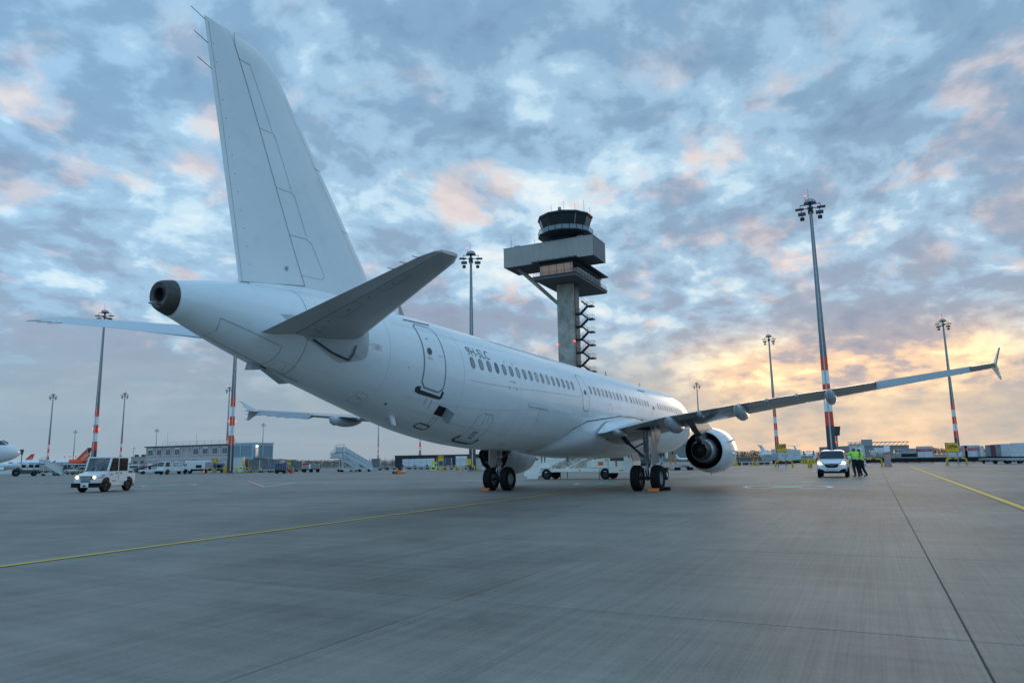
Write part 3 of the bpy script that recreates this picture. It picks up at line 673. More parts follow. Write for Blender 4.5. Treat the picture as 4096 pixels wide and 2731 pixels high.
# belly fairing
def FAIR(X, th, off=0):
    k = pchip([-4.9, -4.2, -2.5, 0, 4, 7, 9.6], [0, .35, .8, 1, 1, .8, 0], X)
    w_ = 1.975+.16*k; zc = 3.72; b_ = (pchip(KX, KT, X)+pchip(KX, KB, X))/2
    t = radians(th); 
    base = SURF(X, th)
    lim = pchip([-4.9, -4.25, -3.6, -2.3, -.3, 2.2, 4.3, 6.1, 9.6], [172, 142, 124, 112, 106, 99, 98, 100, 172], X)
    e = max(0, min(1, (min(th, 360-th)-lim)/26)); e = e*e*(3-2*e)
    p = Vector(base); n = Vector((0, -sin(t), cos(t)))
    belly = .26*k*max(0, -cos(t))**.8; side = .22*k*abs(sin(t))
    return p+n*((side+belly)*e+.012*(1 if e > 0 else -1)+off)
rings = []
for X in frange(-4.85, 9.5, .18):
    rings.append([tuple(FAIR(X, 90+180*i/60)) for i in range(61)])
MB().loft(rings, cap=False, closed=False).build('belly_fairing', WHITE, AIR, smooth=True)
lim_x = [-4.25, -3.76, -3.6, -2.3, -.3, 2.2, 4.3, 6.1]; lim_t = [150, 131, 124, 112, 106, 99, 98, 100]
surf_strip(lambda X, t: SURF(X, t, .016), [(-3.5, 176), (-3.9, 166), (-4.25, 150), (-4.15, 140), (-3.6, 124), (-2.3, 112), (-.3, 106), (2.2, 99), (4.3, 98), (6.1, 100)], .045, 'fairing_seal', M('fairing_seal_dark', (.06, .065, .07), .6, var=0), fus)

for X in (-16.35, -12.95, -9.2, -5.1, 3.0, 9.2, 13.6): ol([(X, 8), (X, 172 if X < -5 else 95)], .007, LINE2, 'frame_joint')
for zt_, a, c in ((5.35, -16, 17), (3.35, -15.5, 16)): ol([(a, thz(a, zt_)), (-8, thz(-8, zt_)), (c, thz(c, zt_))], .006, LINE2, 'lap_joint')
STK = M('oily_streak', (.40, .41, .40), .6, var=.3, vscale=6, alpha=.35)
for X, t0, L in ((-13.7, 138, 14), (-13.5, 138, 18), (-14.5, 122.5, 9), (-14.25, 122, 12), (-11.2, 120.6, 14), (-11.0, 120.6, 9), (-7.5, 105, 16), (-15.1, 161.5, 9), (-19.3, 150, 12), (-3.0, 112, 10)): surf_strip(lambda X_, t: SURF(X_, t, .004), [(X, t0), (X+.05, t0+L)], .05, 'grime_streak', STK, fus)
# ------------------------------------------------------------------ wings
WY = [1.2, 2.0, 3.85, 5.0, 6.6, 9.7, 12.0, 13.4, 16.9]
TEX = lambda y: -1.40 if y < 6.4 else -1.40-(y-6.4)*(3.0/10.5)
LEX = lambda y: 4.9-(y-2)*.52
TEZ = lambda y: pchip([1.2, 2, 3.83, 5, 6.6, 9.7, 12.1, 16.9], [2.42, 2.56, 2.95, 3.19, 3.39, 3.71, 3.91, 4.34], y)
LEZ = lambda y: pchip([1.2, 2, 6, 9.3, 13.3, 16.9], [2.66, 2.78, 3.26, 3.62, 4.02, 4.37], y)
THK = lambda y: pchip([1.2, 2, 6.4, 16.9], [.150, .145, .118, .105], y)
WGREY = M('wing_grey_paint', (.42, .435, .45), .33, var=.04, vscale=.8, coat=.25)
FENM = M('fence_white_paint', (.74, .76, .78), .5, var=.03)
AILM = M('aileron_grey_paint', (.30, .325, .35), .5, var=.04)
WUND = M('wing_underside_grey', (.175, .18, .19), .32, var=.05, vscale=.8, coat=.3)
def wsec(y, sg): return ((LEX(y), -sg*y, LEZ(y)), (TEX(y), -sg*y, TEZ(y)), THK(y), (0, 0, 1))
def under(y, f, sg, off=0):
    c = LEX(y)-TEX(y); t = THK(y); yt = 5*t*(.2969*sqrt(f)-.126*f-.3516*f*f+.2843*f**3-.1036*f**4)*c
    return Vector((LEX(y)-c*f, -sg*y, LEZ(y)+(TEZ(y)-LEZ(y))*f-yt-off))
def canoe(par, y, x0, x1, dpt, wd, sg, name='flap_track_fairing'):
    rings = []; n = 14
    for i in range(15):
        t = i/14; X = x0+(x1-x0)*t; c = LEX(y)-TEX(y); f = (LEX(y)-X)/c
        s_ = (sin(pi*min(1, t**.62))**.62) if 0 < t < 1 else .05
        ztop = under(y, max(.02, min(.985, f)), sg).z+.05 if f < 1 else TEZ(y)-.02-(f-1)*c*.05
        d = dpt*s_; w_ = wd*s_
        rings.append([(X, -sg*y+w_*cos(2*pi*k/n)*(1 if sin(2*pi*k/n) < 0 else .9), ztop-d*.42+(d*.58 if sin(2*pi*k/n) < 0 else d*.42)*sin(2*pi*k/n)*1.0) for k in range(n)])
    return MB().loft(rings).build(name, WGREY, par, smooth=True)
for sg in (1, -1):
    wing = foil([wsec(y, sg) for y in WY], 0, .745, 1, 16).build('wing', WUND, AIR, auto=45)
    # strip of upper skin seen from behind
    fl1 = foil([wsec(y, sg) for y in (2.02, 3.85, 5.0, 6.38)], .75, 1, 1, 5).build('flap', WGREY, AIR, auto=45)
    fl2 = foil([wsec(y, sg) for y in (6.42, 8, 9.7, 12.0, 13.33)], .75, 1, 1, 5).build('flap', WGREY, AIR, auto=45)
    tipw = foil([wsec(y, sg) for y in (16.27, 16.9)], .75, 1, 1, 5).build('wing_tip', WGREY, AIR, auto=45)
    sec = []
    for y in (13.38, 16.22):   # aileron, drooping with the hydraulics off
        le, te, t, u = wsec(y, sg); le, te = Vector(le), Vector(te); h_ = le.lerp(te, .755); c = (te-le).length
        dn = radians(25); v = (te-h_).length; te2 = h_+Vector((-v*cos(dn), 0, -v*sin(dn))); le2 = te2+(h_-te2)/.245
        sec.append((le2, te2, .12, (-sin(dn), 0, cos(dn))))
    ail = foil(sec, .755, 1, 1, 5).build('aileron', AILM, AIR, auto=45)
    for k in (.35, .52, .7, .9):
        a = Vector(sec[0][1]).lerp(Vector(sec[1][1]), k); MB().tube(a+Vector((.05, 0, 0)), a+Vector((-.32, 0, -.03)), .010, 5).build('static_wick', DARK, ail)
    # joints seen on the underside and the flap slot
    for f, w_ in ((.748, .035), (.86, .010), (.14, .016)):
        surf_strip(lambda y, q, f=f: under(y, f, sg, .006), [(2.2, 0), (16.2 if f < .8 else 13.2, 0)], w_, 'panel_joint', GAPM if f == .748 else LINE, wing, .5)
    for y in (13.35, 6.4, 16.25): surf_strip(lambda q, f, y=y: under(y, f, sg, .006), [(0, .75), (0, .99)], .025, 'panel_joint', GAPM, wing)
    # fence at the tip
    cy = -sg*16.98; lean = lambda z: -sg*(abs(z-4.34)*.16)
    fence = thing('wing_tip_fence', '', ''); del fence['label']; del fence['category']; fence.parent = AIR
    for nm, fv in (('upper_blade', [(-2.95, 4.34), (-3.42, 4.42), (-4.26, 4.80), (-4.40, 4.84), (-4.44, 4.82), (-4.06, 4.46), (-3.96, 4.34)]), ('lower_blade', [(-2.95, 4.338), (-3.96, 4.338), (-3.99, 3.86), (-3.95, 3.83), (-3.86, 3.84), (-3.62, 4.02), (-3.27, 4.22)])):
        n = len(fv); o_ = [(x, cy+lean(z)-.022, z) for x, z in fv]; i_ = [(x, cy+lean(z)+.022, z) for x, z in fv]
        MB().add(o_+i_, [tuple(range(n)), tuple(range(2*n-1, n-1, -1))]+[(k, k+n, (k+1) % n+n, (k+1) % n) for k in range(n)]).build(nm, FENM, fence)
    for x, z in ((-4.40, 4.80), (-4.15, 4.56), (-3.96, 4.18), (-3.97, 3.90)): MB().tube((x, cy+lean(z), z), (x-.18, cy+lean(z), z+.01), .009, 5).build('static_wick', DARK, fence)
    canoe(wing, 5.25, TEX(5.25)-.35, TEX(5.25)+2.9, .62, .25, sg); canoe(wing, 8.3, TEX(8.3)-.55, TEX(8.3)+2.5, .60, .25, sg); canoe(wing, 11.8, TEX(11.8)-.55, TEX(11.8)+2.2, .52, .22, sg)
    canoe(wing, 2.9, -1.75, .2, .30, .20, sg, 'hinge_fairing'); canoe(wing, 9.45, TEX(9.45)-.12, TEX(9.45)+.9, .20, .10, sg, 'hinge_fairing'); canoe(wing, 10.6, TEX(10.6)-.12, TEX(10.6)+.85, .18, .09, sg, 'hinge_fairing'); canoe(wing, 6.6, TEX(6.6)-.2, TEX(6.6)+1.1, .26, .13, sg, 'hinge_fairing')
    # fillet from the fairing on to the wing root
    rg = []
    for X in frange(-1.35, 4.6, .3):
        f = (4.9-X)/6.3; yt = .145*5*(.2969*sqrt(f)-.126*f-.3516*f*f+.2843*f**3-.1036*f**4)*6.3; zt_ = LEZ(2)+(TEZ(2)-LEZ(2))*f+yt; r_ = .34*min(1, (X+1.5)*.7)
        rg.append([(X, -sg*(1.95+(1.2*k/6)), zt_+r_*(1-k/6)**2+.012+(1.2*k/6)*.09) for k in range(7)])
    MB().loft(rg, cap=False, closed=False).build('root_fillet', WHITE, AIR, smooth=True)
# ------------------------------------------------------------------ engines
COWL = M('cowl_white_paint', (.72, .74, .76), .20, var=.03, coat=.7)
DUCT = M('bypass_duct', (.02, .021, .023), .6, var=.2); CORE = M('core_cowl_metal', (.42, .43, .44), .42, .75, var=.2, vscale=3)
for sg in (1, -1):
    E0 = (0, -sg*5.75, 1.79)
    eng = MB().lathe([(3.10, .885), (3.12, .905), (3.6, 1.0), (4.3, 1.09), (5.0, 1.13), (5.8, 1.11), (6.3, 1.04), (6.52, .97), (6.56, .92), (6.5, .87), (6.2, .84), (5.6, .86)], E0, n=56).build('engine_cowl', COWL, AIR, smooth=True)
    MB().lathe([(3.10, .885), (3.10, .868), (3.5, .875), (4.4, .86), (4.4, .5)], E0, n=48).build('bypass_duct', DUCT, eng, smooth=True)
    MB().lathe([(6.5, .925), (6.53, .99), (6.575, .93), (6.5, .862)], E0, n=48).build('inlet_lip', STEEL, eng, smooth=True)
    MB().lathe([(5.6, .86), (5.6, .02)], E0, n=32).build('fan', DARK, eng)
    core = MB().lathe([(4.4, .66), (3.7, .67), (3.1, .60), (2.65, .50), (2.62, .475)], E0, n=48).build('core_cowl', CORE, eng, smooth=True)
    # serrated hot nozzle
    nn = 64; r1, r2 = [], []
    for i in range(nn):
        a = 2*pi*i/nn; tri = abs((i*8/nn) % 1-.5)*2
        r1.append((2.66, E0[1]+.475*cos(a), E0[2]+.475*sin(a))); xx = 1.98+.16*tri
        rr = .345+.02*tri; r2.append((xx, E0[1]+rr*cos(a), E0[2]+rr*sin(a)))
    MB().loft([r1, r2], cap=False).build('hot_nozzle', M('heat_stained_metal', (.10, .095, .09), .35, .9, var=.3, vscale=4), core, smooth=True)
    MB().lathe([(2.7, .42), (2.15, .315), (2.15, .02)], E0, n=32).build('nozzle_bore', MATS['soot'], core, smooth=True)
    MB().lathe([(2.3, .17), (1.95, .10), (1.72, .015)], E0, n=20).build('plug', DARK, core, smooth=True)
    py = -sg*5.75
    def pyl(name, pr, w0, mat, par, bev=.03):
        return MB().prism(pr, py-w0, py+w0).build(name, mat, par, bevel=bev)
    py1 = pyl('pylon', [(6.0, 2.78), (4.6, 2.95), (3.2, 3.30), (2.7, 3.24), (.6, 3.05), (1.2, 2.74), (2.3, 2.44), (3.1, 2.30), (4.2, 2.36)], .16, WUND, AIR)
    pyl('pylon_heat_shield', [(3.3, 2.42), (2.2, 2.46), (1.75, 2.42), (2.1, 2.22), (2.4, 2.12), (3.3, 2.15)], .13, CORE, py1)
    a = Vector((4.9, py-sg*1.06, 2.22)); n_ = Vector((0, -sg*.92, .38))
    MB().add([a, a+Vector((-.75, 0, 0)), a+Vector((-.8, 0, 0))+n_*.22, a+Vector((-.35, 0, 0))+n_*.22, a+Vector((0, .02, .02)), a+Vector((-.75, .02, .02)), a+Vector((-.8, .02, .02))+n_*.22, a+Vector((-.35, .02, .02))+n_*.22], [(0, 1, 2, 3), (7, 6, 5, 4), (0, 3, 7, 4), (1, 5, 6, 2), (2, 6, 7, 3)]).build('strake', GREYP, eng)
    for X, mt in ((5.95, MATS['red_stencil']), (4.15, LINE2)):
        r_ = pchip([3.1, 3.6, 4.3, 5, 5.8, 6.3], [.9, 1.0, 1.09, 1.13, 1.11, 1.04], X)+.004
        MB().lathe([(X-.012, r_), (X+.012, r_)], E0, n=56).build('cowl_joint', mt, eng, smooth=True)
    def cow(X, t, off=.006): 
        r_ = pchip([3.1, 3.6, 4.3, 5, 5.8, 6.3], [.9, 1.0, 1.09, 1.13, 1.11, 1.04], X)+off; return Vector((X, E0[1]-r_*sin(radians(t)), E0[2]+r_*cos(radians(t))))
    surf_strip(cow, [(3.2, 178), (6.0, 178)], .014, 'cowl_joint', LINE, eng); surf_strip(cow, [(4.8, 148), (5.1, 152)], .05, 'vent_slot', BLK, eng)
    surf_strip(cow, [(4.15, 100), (5.0, 100), (5.0, 128), (4.15, 128)], .010, 'access_panel', LINE2, eng)
    surf_strip(cow, [(4.9, 118), (4.96, 126)], .03, 'stencil_mark', MATS['red_stencil'], eng); surf_strip(cow, [(4.82, 119), (4.9, 121)], .02, 'stencil_mark', MATS['red_stencil'], eng)
    MB().tube((4.6, py, .66), (4.6, py, .58), .02, 6).build('drain_pipe', ORG, eng)
# ------------------------------------------------------------------ landing gear
CHROME = M('oleo_chrome', (.55, .56, .58), .18, 1, var=.1, vscale=5)
for sg in (1, -1):
    y0 = -sg*3.795
    g_ = thing('main_gear', '', ''); del g_['label']; del g_['category']; g_.parent = AIR
    for dy in (-.465, .465): wheel(g_, (0, y0+dy, .578), .582, .43, .50, GREYP)
    st = MB().tube((0, y0, .58), (0, y0, 1.35), .075, 14).build('oleo', CHROME, g_, auto=40)
    MB().tube((0, y0, 1.25), (.05, y0, 3.0), .125, 16).tube((0, y0, 1.22), (0, y0, 1.36), .155, 16).tube((0, y0, 2.25), (0, y0, 2.33), .15, 16).build('strut', GREYP, g_, auto=40)
    MB().tube((0, y0-.5, .58), (0, y0+.5, .58), .07, 12).ball((0, y0, .58), .12).build('axle', DARK, g_, smooth=True)
    sg_in = sg
    MB().tube((0, y0, 1.42), (.05, y0+sg*1.0, 2.28), .055, 10).tube((.05, y0+sg*.85, 2.15), (.1, y0+sg*1.35, 2.75), .10, 10).build('side_stay', DARK, g_, auto=40)
    MB().tube((.02, y0, 2.2), (.05, y0+sg*.55, 1.95), .035, 8).tube((.05, y0+sg*.55, 1.95), (.05, y0+sg*.9, 2.25), .03, 8).build('lock_stay', DARK, g_, auto=40)
    MB().path([(-.13, y0, 1.3), (-.30, y0, .95), (-.12, y0, .66)], .035, 8).build('torque_link', STEEL, g_, smooth=True)
    for k in range(3): MB().path([(-.10, y0-.06+.06*k, 2.4), (-.14, y0-.08+.05*k, 1.6), (-.18, y0-.1+.1*k, 1.1), (-.1, y0-.12+.12*k, .7)], .012, 5).build('hydraulic_hose', BLK, g_, smooth=True)
    for z, mt in ((1.62, MATS['reflective_tape']), (1.20, REDP), (1.02, MATS['reflective_tape'])): MB().lathe([(z, .13 if z > 1.4 else .085), (z+.05, .13 if z > 1.4 else .085)], (0, y0, 0), 'z', 14).build('placard_band', mt, g_, smooth=True)
    dpr = [(-.42, 1.28), (-.05, .98), (.30, 1.25), (.52, 1.7), (.56, 2.95), (-.35, 2.95)]
    MB().prism(dpr, y0-sg*.34, y0-sg*.38).build('gear_door', WGREY, g_, bevel=.012)
    MB().prism([(-.5, 2.55), (-.30, 2.05), (.4, 2.35), (.4, 2.95), (-.5, 2.95)], y0-sg*.55, y0-sg*.59).build('gear_door', WGREY, g_, bevel=.01)
    if sg == -1:
        for X, a in ((-.35, .30), (.25, .40)):
            MB().prism([(X-.12, 1.86), (X+.12, 1.9), (X+.10, 1.40), (X, 1.32)], 1.0+a, 1.03+a).build('gear_door_link', WHITE, g_)
    wb = MB(); c0 = under(3.4, .5, sg); wb.bx(-.5, .8, -sg*2.5, -sg*4.1, 2.74, 2.80); wb.build('gear_bay', MATS['bay_black'], g_)
ng = thing('nose_gear', '', ''); del ng['label']; del ng['category']; ng.parent = AIR
for dy in (-.25, .25): wheel(ng, (16.9, dy, .378), .38, .22, .52, M('white_rim', (.55, .58, .58), .4, var=.05))
MB().tube((16.9, 0, .38), (16.9, 0, 1.1), .05, 12).build('oleo', CHROME, ng, auto=40)
MB().tube((16.9, 0, 1.0), (17.05, 0, 2.2), .085, 12).tube((16.9, -.3, .38), (16.9, .3, .38), .045, 8).build('strut', GREYP, ng, auto=40)
MB().tube((16.95, 0, 1.35), (18.0, 0, 2.1), .05, 8).tube((16.95, 0, 1.35), (16.2, .0, 2.0), .03, 8).build('drag_stay', DARK, ng, auto=40)
for s_ in (-1, 1): MB().prism([(16.2, 1.9), (16.35, 1.45), (16.9, 1.45), (17.0, 1.9)], s_*.42, s_*.45).build('gear_door', WHITE, ng)
MB().box((16.75, 0, 1.42), (.03, .28, .5)).build('taxi_lamp_plate', WHITE, ng)
MB().ball((.5, 0, 1.60), .10).build('beacon', RED, AIR, smooth=True)
MB().prism([(-.4, 1.62), (-.05, 1.62), (-.12, 1.36), (-.30, 1.36)], -.012, .012).build('belly_antenna', GREYP, AIR)
# ------------------------------------------------------------------ wheel chocks (they are set down, not part of the aircraft)
def chock(loc, mat, label, rz=0, L=.5):
    t = thing('wheel_chock', label, 'chock', loc, rz, 'wheel chocks under the main gear')
    MB().prism([(-.13, 0), (.13, 0), (.13, .05), (.045, .155), (-.045, .155), (-.13, .05)], -L/2, L/2).build('block', mat, t, bevel=.012)
    MB().path([(0, L/2, .08), (.03, L/2+.09, .05), (.10, L/2+.1, .02)], .010, 5).build('rope', DARK, t, smooth=True)
    for y_ in (-L/2-.004, L/2+.004): MB().box((0, y_, .075), (.16, .008, .07)).build('end_plate', DARK, t)
    return t
chock((-.74, 4.17, 0), ORG, 'orange chock behind the outer wheel of the far left main gear', 0, .42)
chock((.74, 3.80, 0), ORG, 'orange chock half hidden between the two wheels of the left main gear', 0, .42)
chock((-.76, -4.26, 0), ORG, 'orange chock in front of the camera behind the right main gear wheel', 0, .50)
chock((.74, -4.38, 0), BLK, 'small black chock on the far side of the right main gear wheel', 0, .50)
# ------------------------------------------------------------------ control tower
TC0 = M('tower_concrete', (.38, .345, .30), .85, var=.32, vscale=.35, bump=.3, bscale=3, dirt=.30)
CLAD = M('ribbed_cladding', (.36, .325, .295), .5, .2, var=.06, vscale=.2); CLAD_SHADED = M('shaded_side_cladding', (.13, .155, .175), .5, .2, var=.06)  # second tone: cladding darkened and blued for the shaded side faces
SOFF = M('soffit_grey', (.11, .12, .125), .7, var=.1); DST = M('tower_dark_steel', (.028, .034, .042), .45, .3, var=.1)
TGL = glass('tower_glass', (.012, .018, .026), .93, .05); LITG = M('lit_room_glass', (.22, .14, .10), .15, var=.1, vscale=.8, emit=(.50, .36, .28), estr=.20); RAILG = glass('balustrade_glass', (.30, .38, .40), .5, .05)
tw = thing('control_tower', 'concrete airport control tower with wide grey box and dark glass cab', 'tower', (0, 0, 0))
shaft = MB().bx(152.3, 157.0, 59.0, 63.9, 0, 51.0).build('shaft', TC0, tw)
for i in range(13): MB().bx(152.27, 157.03, 58.97, 63.93, 3.9*i+3.6, 3.9*i+3.66).build('pour_joint', M('pour_joint', (.30, .28, .26), .9, var=.1), shaft)
MB().bx(153.5, 154.3, 58.93, 59.0, 0, 50.9).build('side_slot', DST, shaft); MB().bx(154.3, 157.02, 58.95, 59.0, 0, 50.9).build('side_panel', CLAD_SHADED, shaft)  # shade of the side face put into colour: dark slot strip, darker panel
MB().bx(152.28, 152.31, 60.6, 60.66, 0, 50).build('pour_joint', MATS['pour_joint'], shaft)

bx = MB().bx(146.1, 155.9, 50.2, 77.6, 56.4, 61.9).build('equipment_box', SOFF, tw)
for i in range(14):
    y0 = 50.2+i*(27.4/14); MB().bx(146.02, 146.1, y0+.012, y0+27.4/14-.012, 56.35, 61.95).build('cladding_panel', CLAD, bx)
for i in range(5):
    x0 = 146.1+i*(9.8/5); MB().bx(x0+.03, x0+1.93, 50.12, 50.2, 56.35, 61.95).build('cladding_panel', CLAD_SHADED, bx)  # side panels use the front cladding's shaded tone
MB().bx(145.95, 156.0, 50.05, 77.7, 61.95, 62.15).build('parapet', GREYP, bx)
for y, x, s_ in ((73.5, 148, 1.2), (67.2, 147.5, .5), (54, 147.8, 1.1)): MB().bx(x, x+s_*1.2, y, y+s_*1.4, 62.15, 62.15+.55*s_+.3).build('roof_unit', GREYP, bx)
for x, y, h_ in ((147, 75.4, 2.4), (148, 68.5, 2.2), (147.5, 75.9, 3.8), (150, 50.6, 1.4), (155, 50.8, 1.2)): MB().tube((x, y, 62.1), (x, y, 62.1+h_), .04, 5).build('antenna', DARK, bx)
# glazed lounge crossing under the box
pv = MB().bx(144.4, 170.6, 55.0, 67.6, 51.1, 51.9).build('lounge_floor', SOFF, tw)
MB().bx(144.2, 170.8, 54.8, 67.8, 51.75, 52.0).build('walkway_edge', DST, pv)
cn = MB().bx(144.0, 171.0, 54.5, 68.0, 56.05, 56.33).build('canopy', M('canopy_dark', (.04, .055, .065), .5, var=.1), tw)
MB().bx(145.8, 169.2, 56.1, 66.4, 55.2, 56.05).build('fascia', DST, cn)
for i in range(5): MB().box((144.1, 56.6+2.3*i, 56.42), (.25, .16, .2)).build('canopy_lamp', DARK, cn)
yy = [56.3, 56.9, 58.9, 61.2, 63.4, 65.6, 66.2]
for a, c in zip(yy[:-1], yy[1:]): MB().bx(145.98, 146.04, a+.06, c-.06, 52.1, 55.25).build('lounge_pane', LITG, tw)
for a in yy: MB().bx(145.92, 146.08, a-.05, a+.05, 52.0, 55.3).build('mullion', DST, tw)
for i in range(10):
    x0 = 146.2+i*2.25; MB().bx(x0, x0+2.15, 56.20, 56.25, 52.1, 55.3).build('lounge_pane', TGL, tw); MB().bx(x0-.07, x0+.01, 56.15, 56.3, 52.0, 55.3).build('mullion', DST, tw)
MB().bx(146.2, 168.8, 56.6, 66.0, 52.0, 52.05).build('lounge_carpet', SOFF, tw)
rl = MB()
for i in range(13): y = 55.05+i*1.04; rl.tube((144.5, y, 52), (144.5, y, 53.05), .035, 4)
for i in range(27): x = 144.5+i*1.0; rl.tube((x, 55.05, 52), (x, 55.05, 53.05), .035, 4)
for z in (52.4, 52.75, 53.08): rl.tube((144.5, 55.05, z), (144.5, 67.6, z), .03, 4).tube((144.5, 55.05, z), (170.5, 55.05, z), .03, 4)
rl.build('walkway_railing', DST, tw)
for y_ in (0, 1): MB().tube((149.5+y_*4, 74.6, 56.4), (153+y_*1.5, 63.8, 45.4), .55, 4).build('brace', TC0, tw)
# cab
CC = (151.0, 60.15)
def oct_ring(r, z, n=12, ph=15): return [(CC[0]+r*cos(radians(ph)+2*pi*i/n), CC[1]+r*sin(radians(ph)+2*pi*i/n), z) for i in range(n)]
MB().loft([oct_ring(3.7, 62.0, 24), oct_ring(4.4, 63.2, 24), oct_ring(6.9, 64.0, 24)]).build('cab_base', DST, tw, auto=30)
MB().loft([oct_ring(6.6, 63.95), oct_ring(7.95, 64.25), oct_ring(7.95, 64.45), oct_ring(6.2, 64.45)]).build('balcony', DST, tw)
MB().loft([oct_ring(6.2, 64.45), oct_ring(6.35, 65.3)]).build('cab_sill', DST, tw)
for i in range(12):
    a, c, d_, e = oct_ring(6.36, 65.3)[i], oct_ring(6.36, 65.3)[(i+1) % 12], oct_ring(7.55, 69.0)[(i+1) % 12], oct_ring(7.55, 69.0)[i]
    ctr = Vector((CC[0], CC[1], 0)); m = MB(); q = [Vector(v) for v in (a, c, d_, e)]; inn = [v+(ctr-Vector((v.x, v.y, 0))).normalized()*.08 for v in q]
    m.add(q+inn, [(0, 1, 2, 3), (7, 6, 5, 4), (0, 4, 5, 1), (2, 6, 7, 3), (1, 5, 6, 2), (0, 3, 7, 4)]).build('cab_pane', TGL, tw)
    MB().tube(a, e, .09, 4).build('mullion', GREYP if i == 7 else DST, tw)
    p, r_ = Vector(oct_ring(7.9, 64.5)[i]), Vector(oct_ring(7.9, 64.5)[(i+1) % 12])
    for k in range(2):
        u, v = p.lerp(r_, k/2+.02), p.lerp(r_, (k+1)/2-.02); up = Vector((0, 0, 1.25))
        MB().add([u, v, v+up, u+up, u+Vector((0, 0, 0))+(ctr-Vector((u.x, u.y, 0))).normalized()*.03, v+(ctr-Vector((v.x, v.y, 0))).normalized()*.03, v+up+(ctr-Vector((v.x, v.y, 0))).normalized()*.03, u+up+(ctr-Vector((u.x, u.y, 0))).normalized()*.03], [(0, 1, 2, 3), (7, 6, 5, 4), (3, 2, 6, 7)]).build('balustrade_pane', RAILG, tw)
        MB().tube(u, u+up, .05, 4).build('baluster', DST, tw)
    MB().tube(p+Vector((0, 0, 1.27)), r_+Vector((0, 0, 1.27)), .05, 4).build('handrail', DST, tw)
rf = MB().loft([oct_ring(7.6, 68.95), oct_ring(7.95, 69.3), oct_ring(7.95, 69.75), oct_ring(5.5, 70.2), oct_ring(.5, 70.4)]).build('cab_roof', DST, tw)
MB().bx(147, 155, 56.5, 64, 65.2, 65.5).build('console_desk', DARK, tw)
for a, h_, lit in ((200, 2.6, 0), (225, 1.6, 1), (250, 3.4, 0), (285, 2.6, 0), (305, 1.6, 1), (170, 1.8, 0), (320, 2.8, 0)):
    x, y = CC[0]+7.2*cos(radians(a)), CC[1]+7.2*sin(radians(a)); MB().tube((x, y, 69.7), (x, y, 69.9+h_), .045, 5).build('antenna', DARK, rf)
    if lit: MB().ball((x, y, 70.0+h_), .22).build('obstruction_light', REDL, rf, smooth=True)
for a in (190, 300): MB().box((CC[0]+7.1*cos(radians(a)), CC[1]+7.1*sin(radians(a)), 70.4), (.7, .7, .8)).build('floodlight', GREYP, rf)
# escape stair zig-zagging beside the shaft
for k in range(13):
    zR = 44.45-3.72*k; zL = zR-1.86
    if zL < 2: break
    yL, yR, xa, xb = 57.6, 55.5, 154.0, 156.0
    MB().bx(xa, xb, 53.9, yR, zR-.42, zR-.02).build('stair_landing', DST, tw); MB().bx(xa, xb, yL, 59.6, zL-.42, zL-.02).build('stair_landing', DST, tw)
    for (ya, za, yb_, zb_, x0_) in ((yL, zL, yR, zR, xa), (yL, zL+3.72, yR, zR, xa+1.05)):
        fl = MB()
        for xx in (x0_+.05, x0_+.9): fl.tube((xx, ya, za-.2), (xx, yb_, zb_-.2), .24, 4)
        for s_ in range(9): t = (s_+.5)/9; fl.box((x0_+.47, ya+(yb_-ya)*t, za+(zb_-za)*t-.08), (.85, .30, .06))
        fl.build('stair_flight', DST, tw)
        r_ = MB()
        for hh in (.5, 1.0): r_.tube((x0_, ya, za+hh), (x0_, yb_, zb_+hh), .035, 4)
        for i in range(4): t = i/3; r_.tube((x0_, ya+(yb_-ya)*t, za+(zb_-za)*t), (x0_, ya+(yb_-ya)*t, za+(zb_-za)*t+1.0), .03, 4)
        r_.build('stair_railing', DST, tw)
    r_ = MB()
    for hh in (.35, .7, 1.05):
        r_.tube((xa, yR, zR+hh), (xa, 53.9, zR+hh), .035, 4).tube((xa, 53.9, zR+hh), (xb, 53.9, zR+hh), .035, 4).tube((xa, yL, zL+hh), (xa, 59.6, zL+hh), .035, 4)
    for y in (53.9, 54.4, 54.9, 55.4): r_.tube((xa, y, zR), (xa, y, zR+1.05), .03, 4)
    for y in (57.7, 58.3, 58.9, 59.5): r_.tube((xa, y, zL), (xa, y, zL+1.05), .03, 4)
    r_.build('landing_railing', DST, tw)
for x, y, z in ((152.2, 64.0, 33.6), (152.2, 58.9, 34.2), (157, 57, 33.4)): MB().ball((x, y, z), .22).build('obstruction_light', REDL, tw, smooth=True)
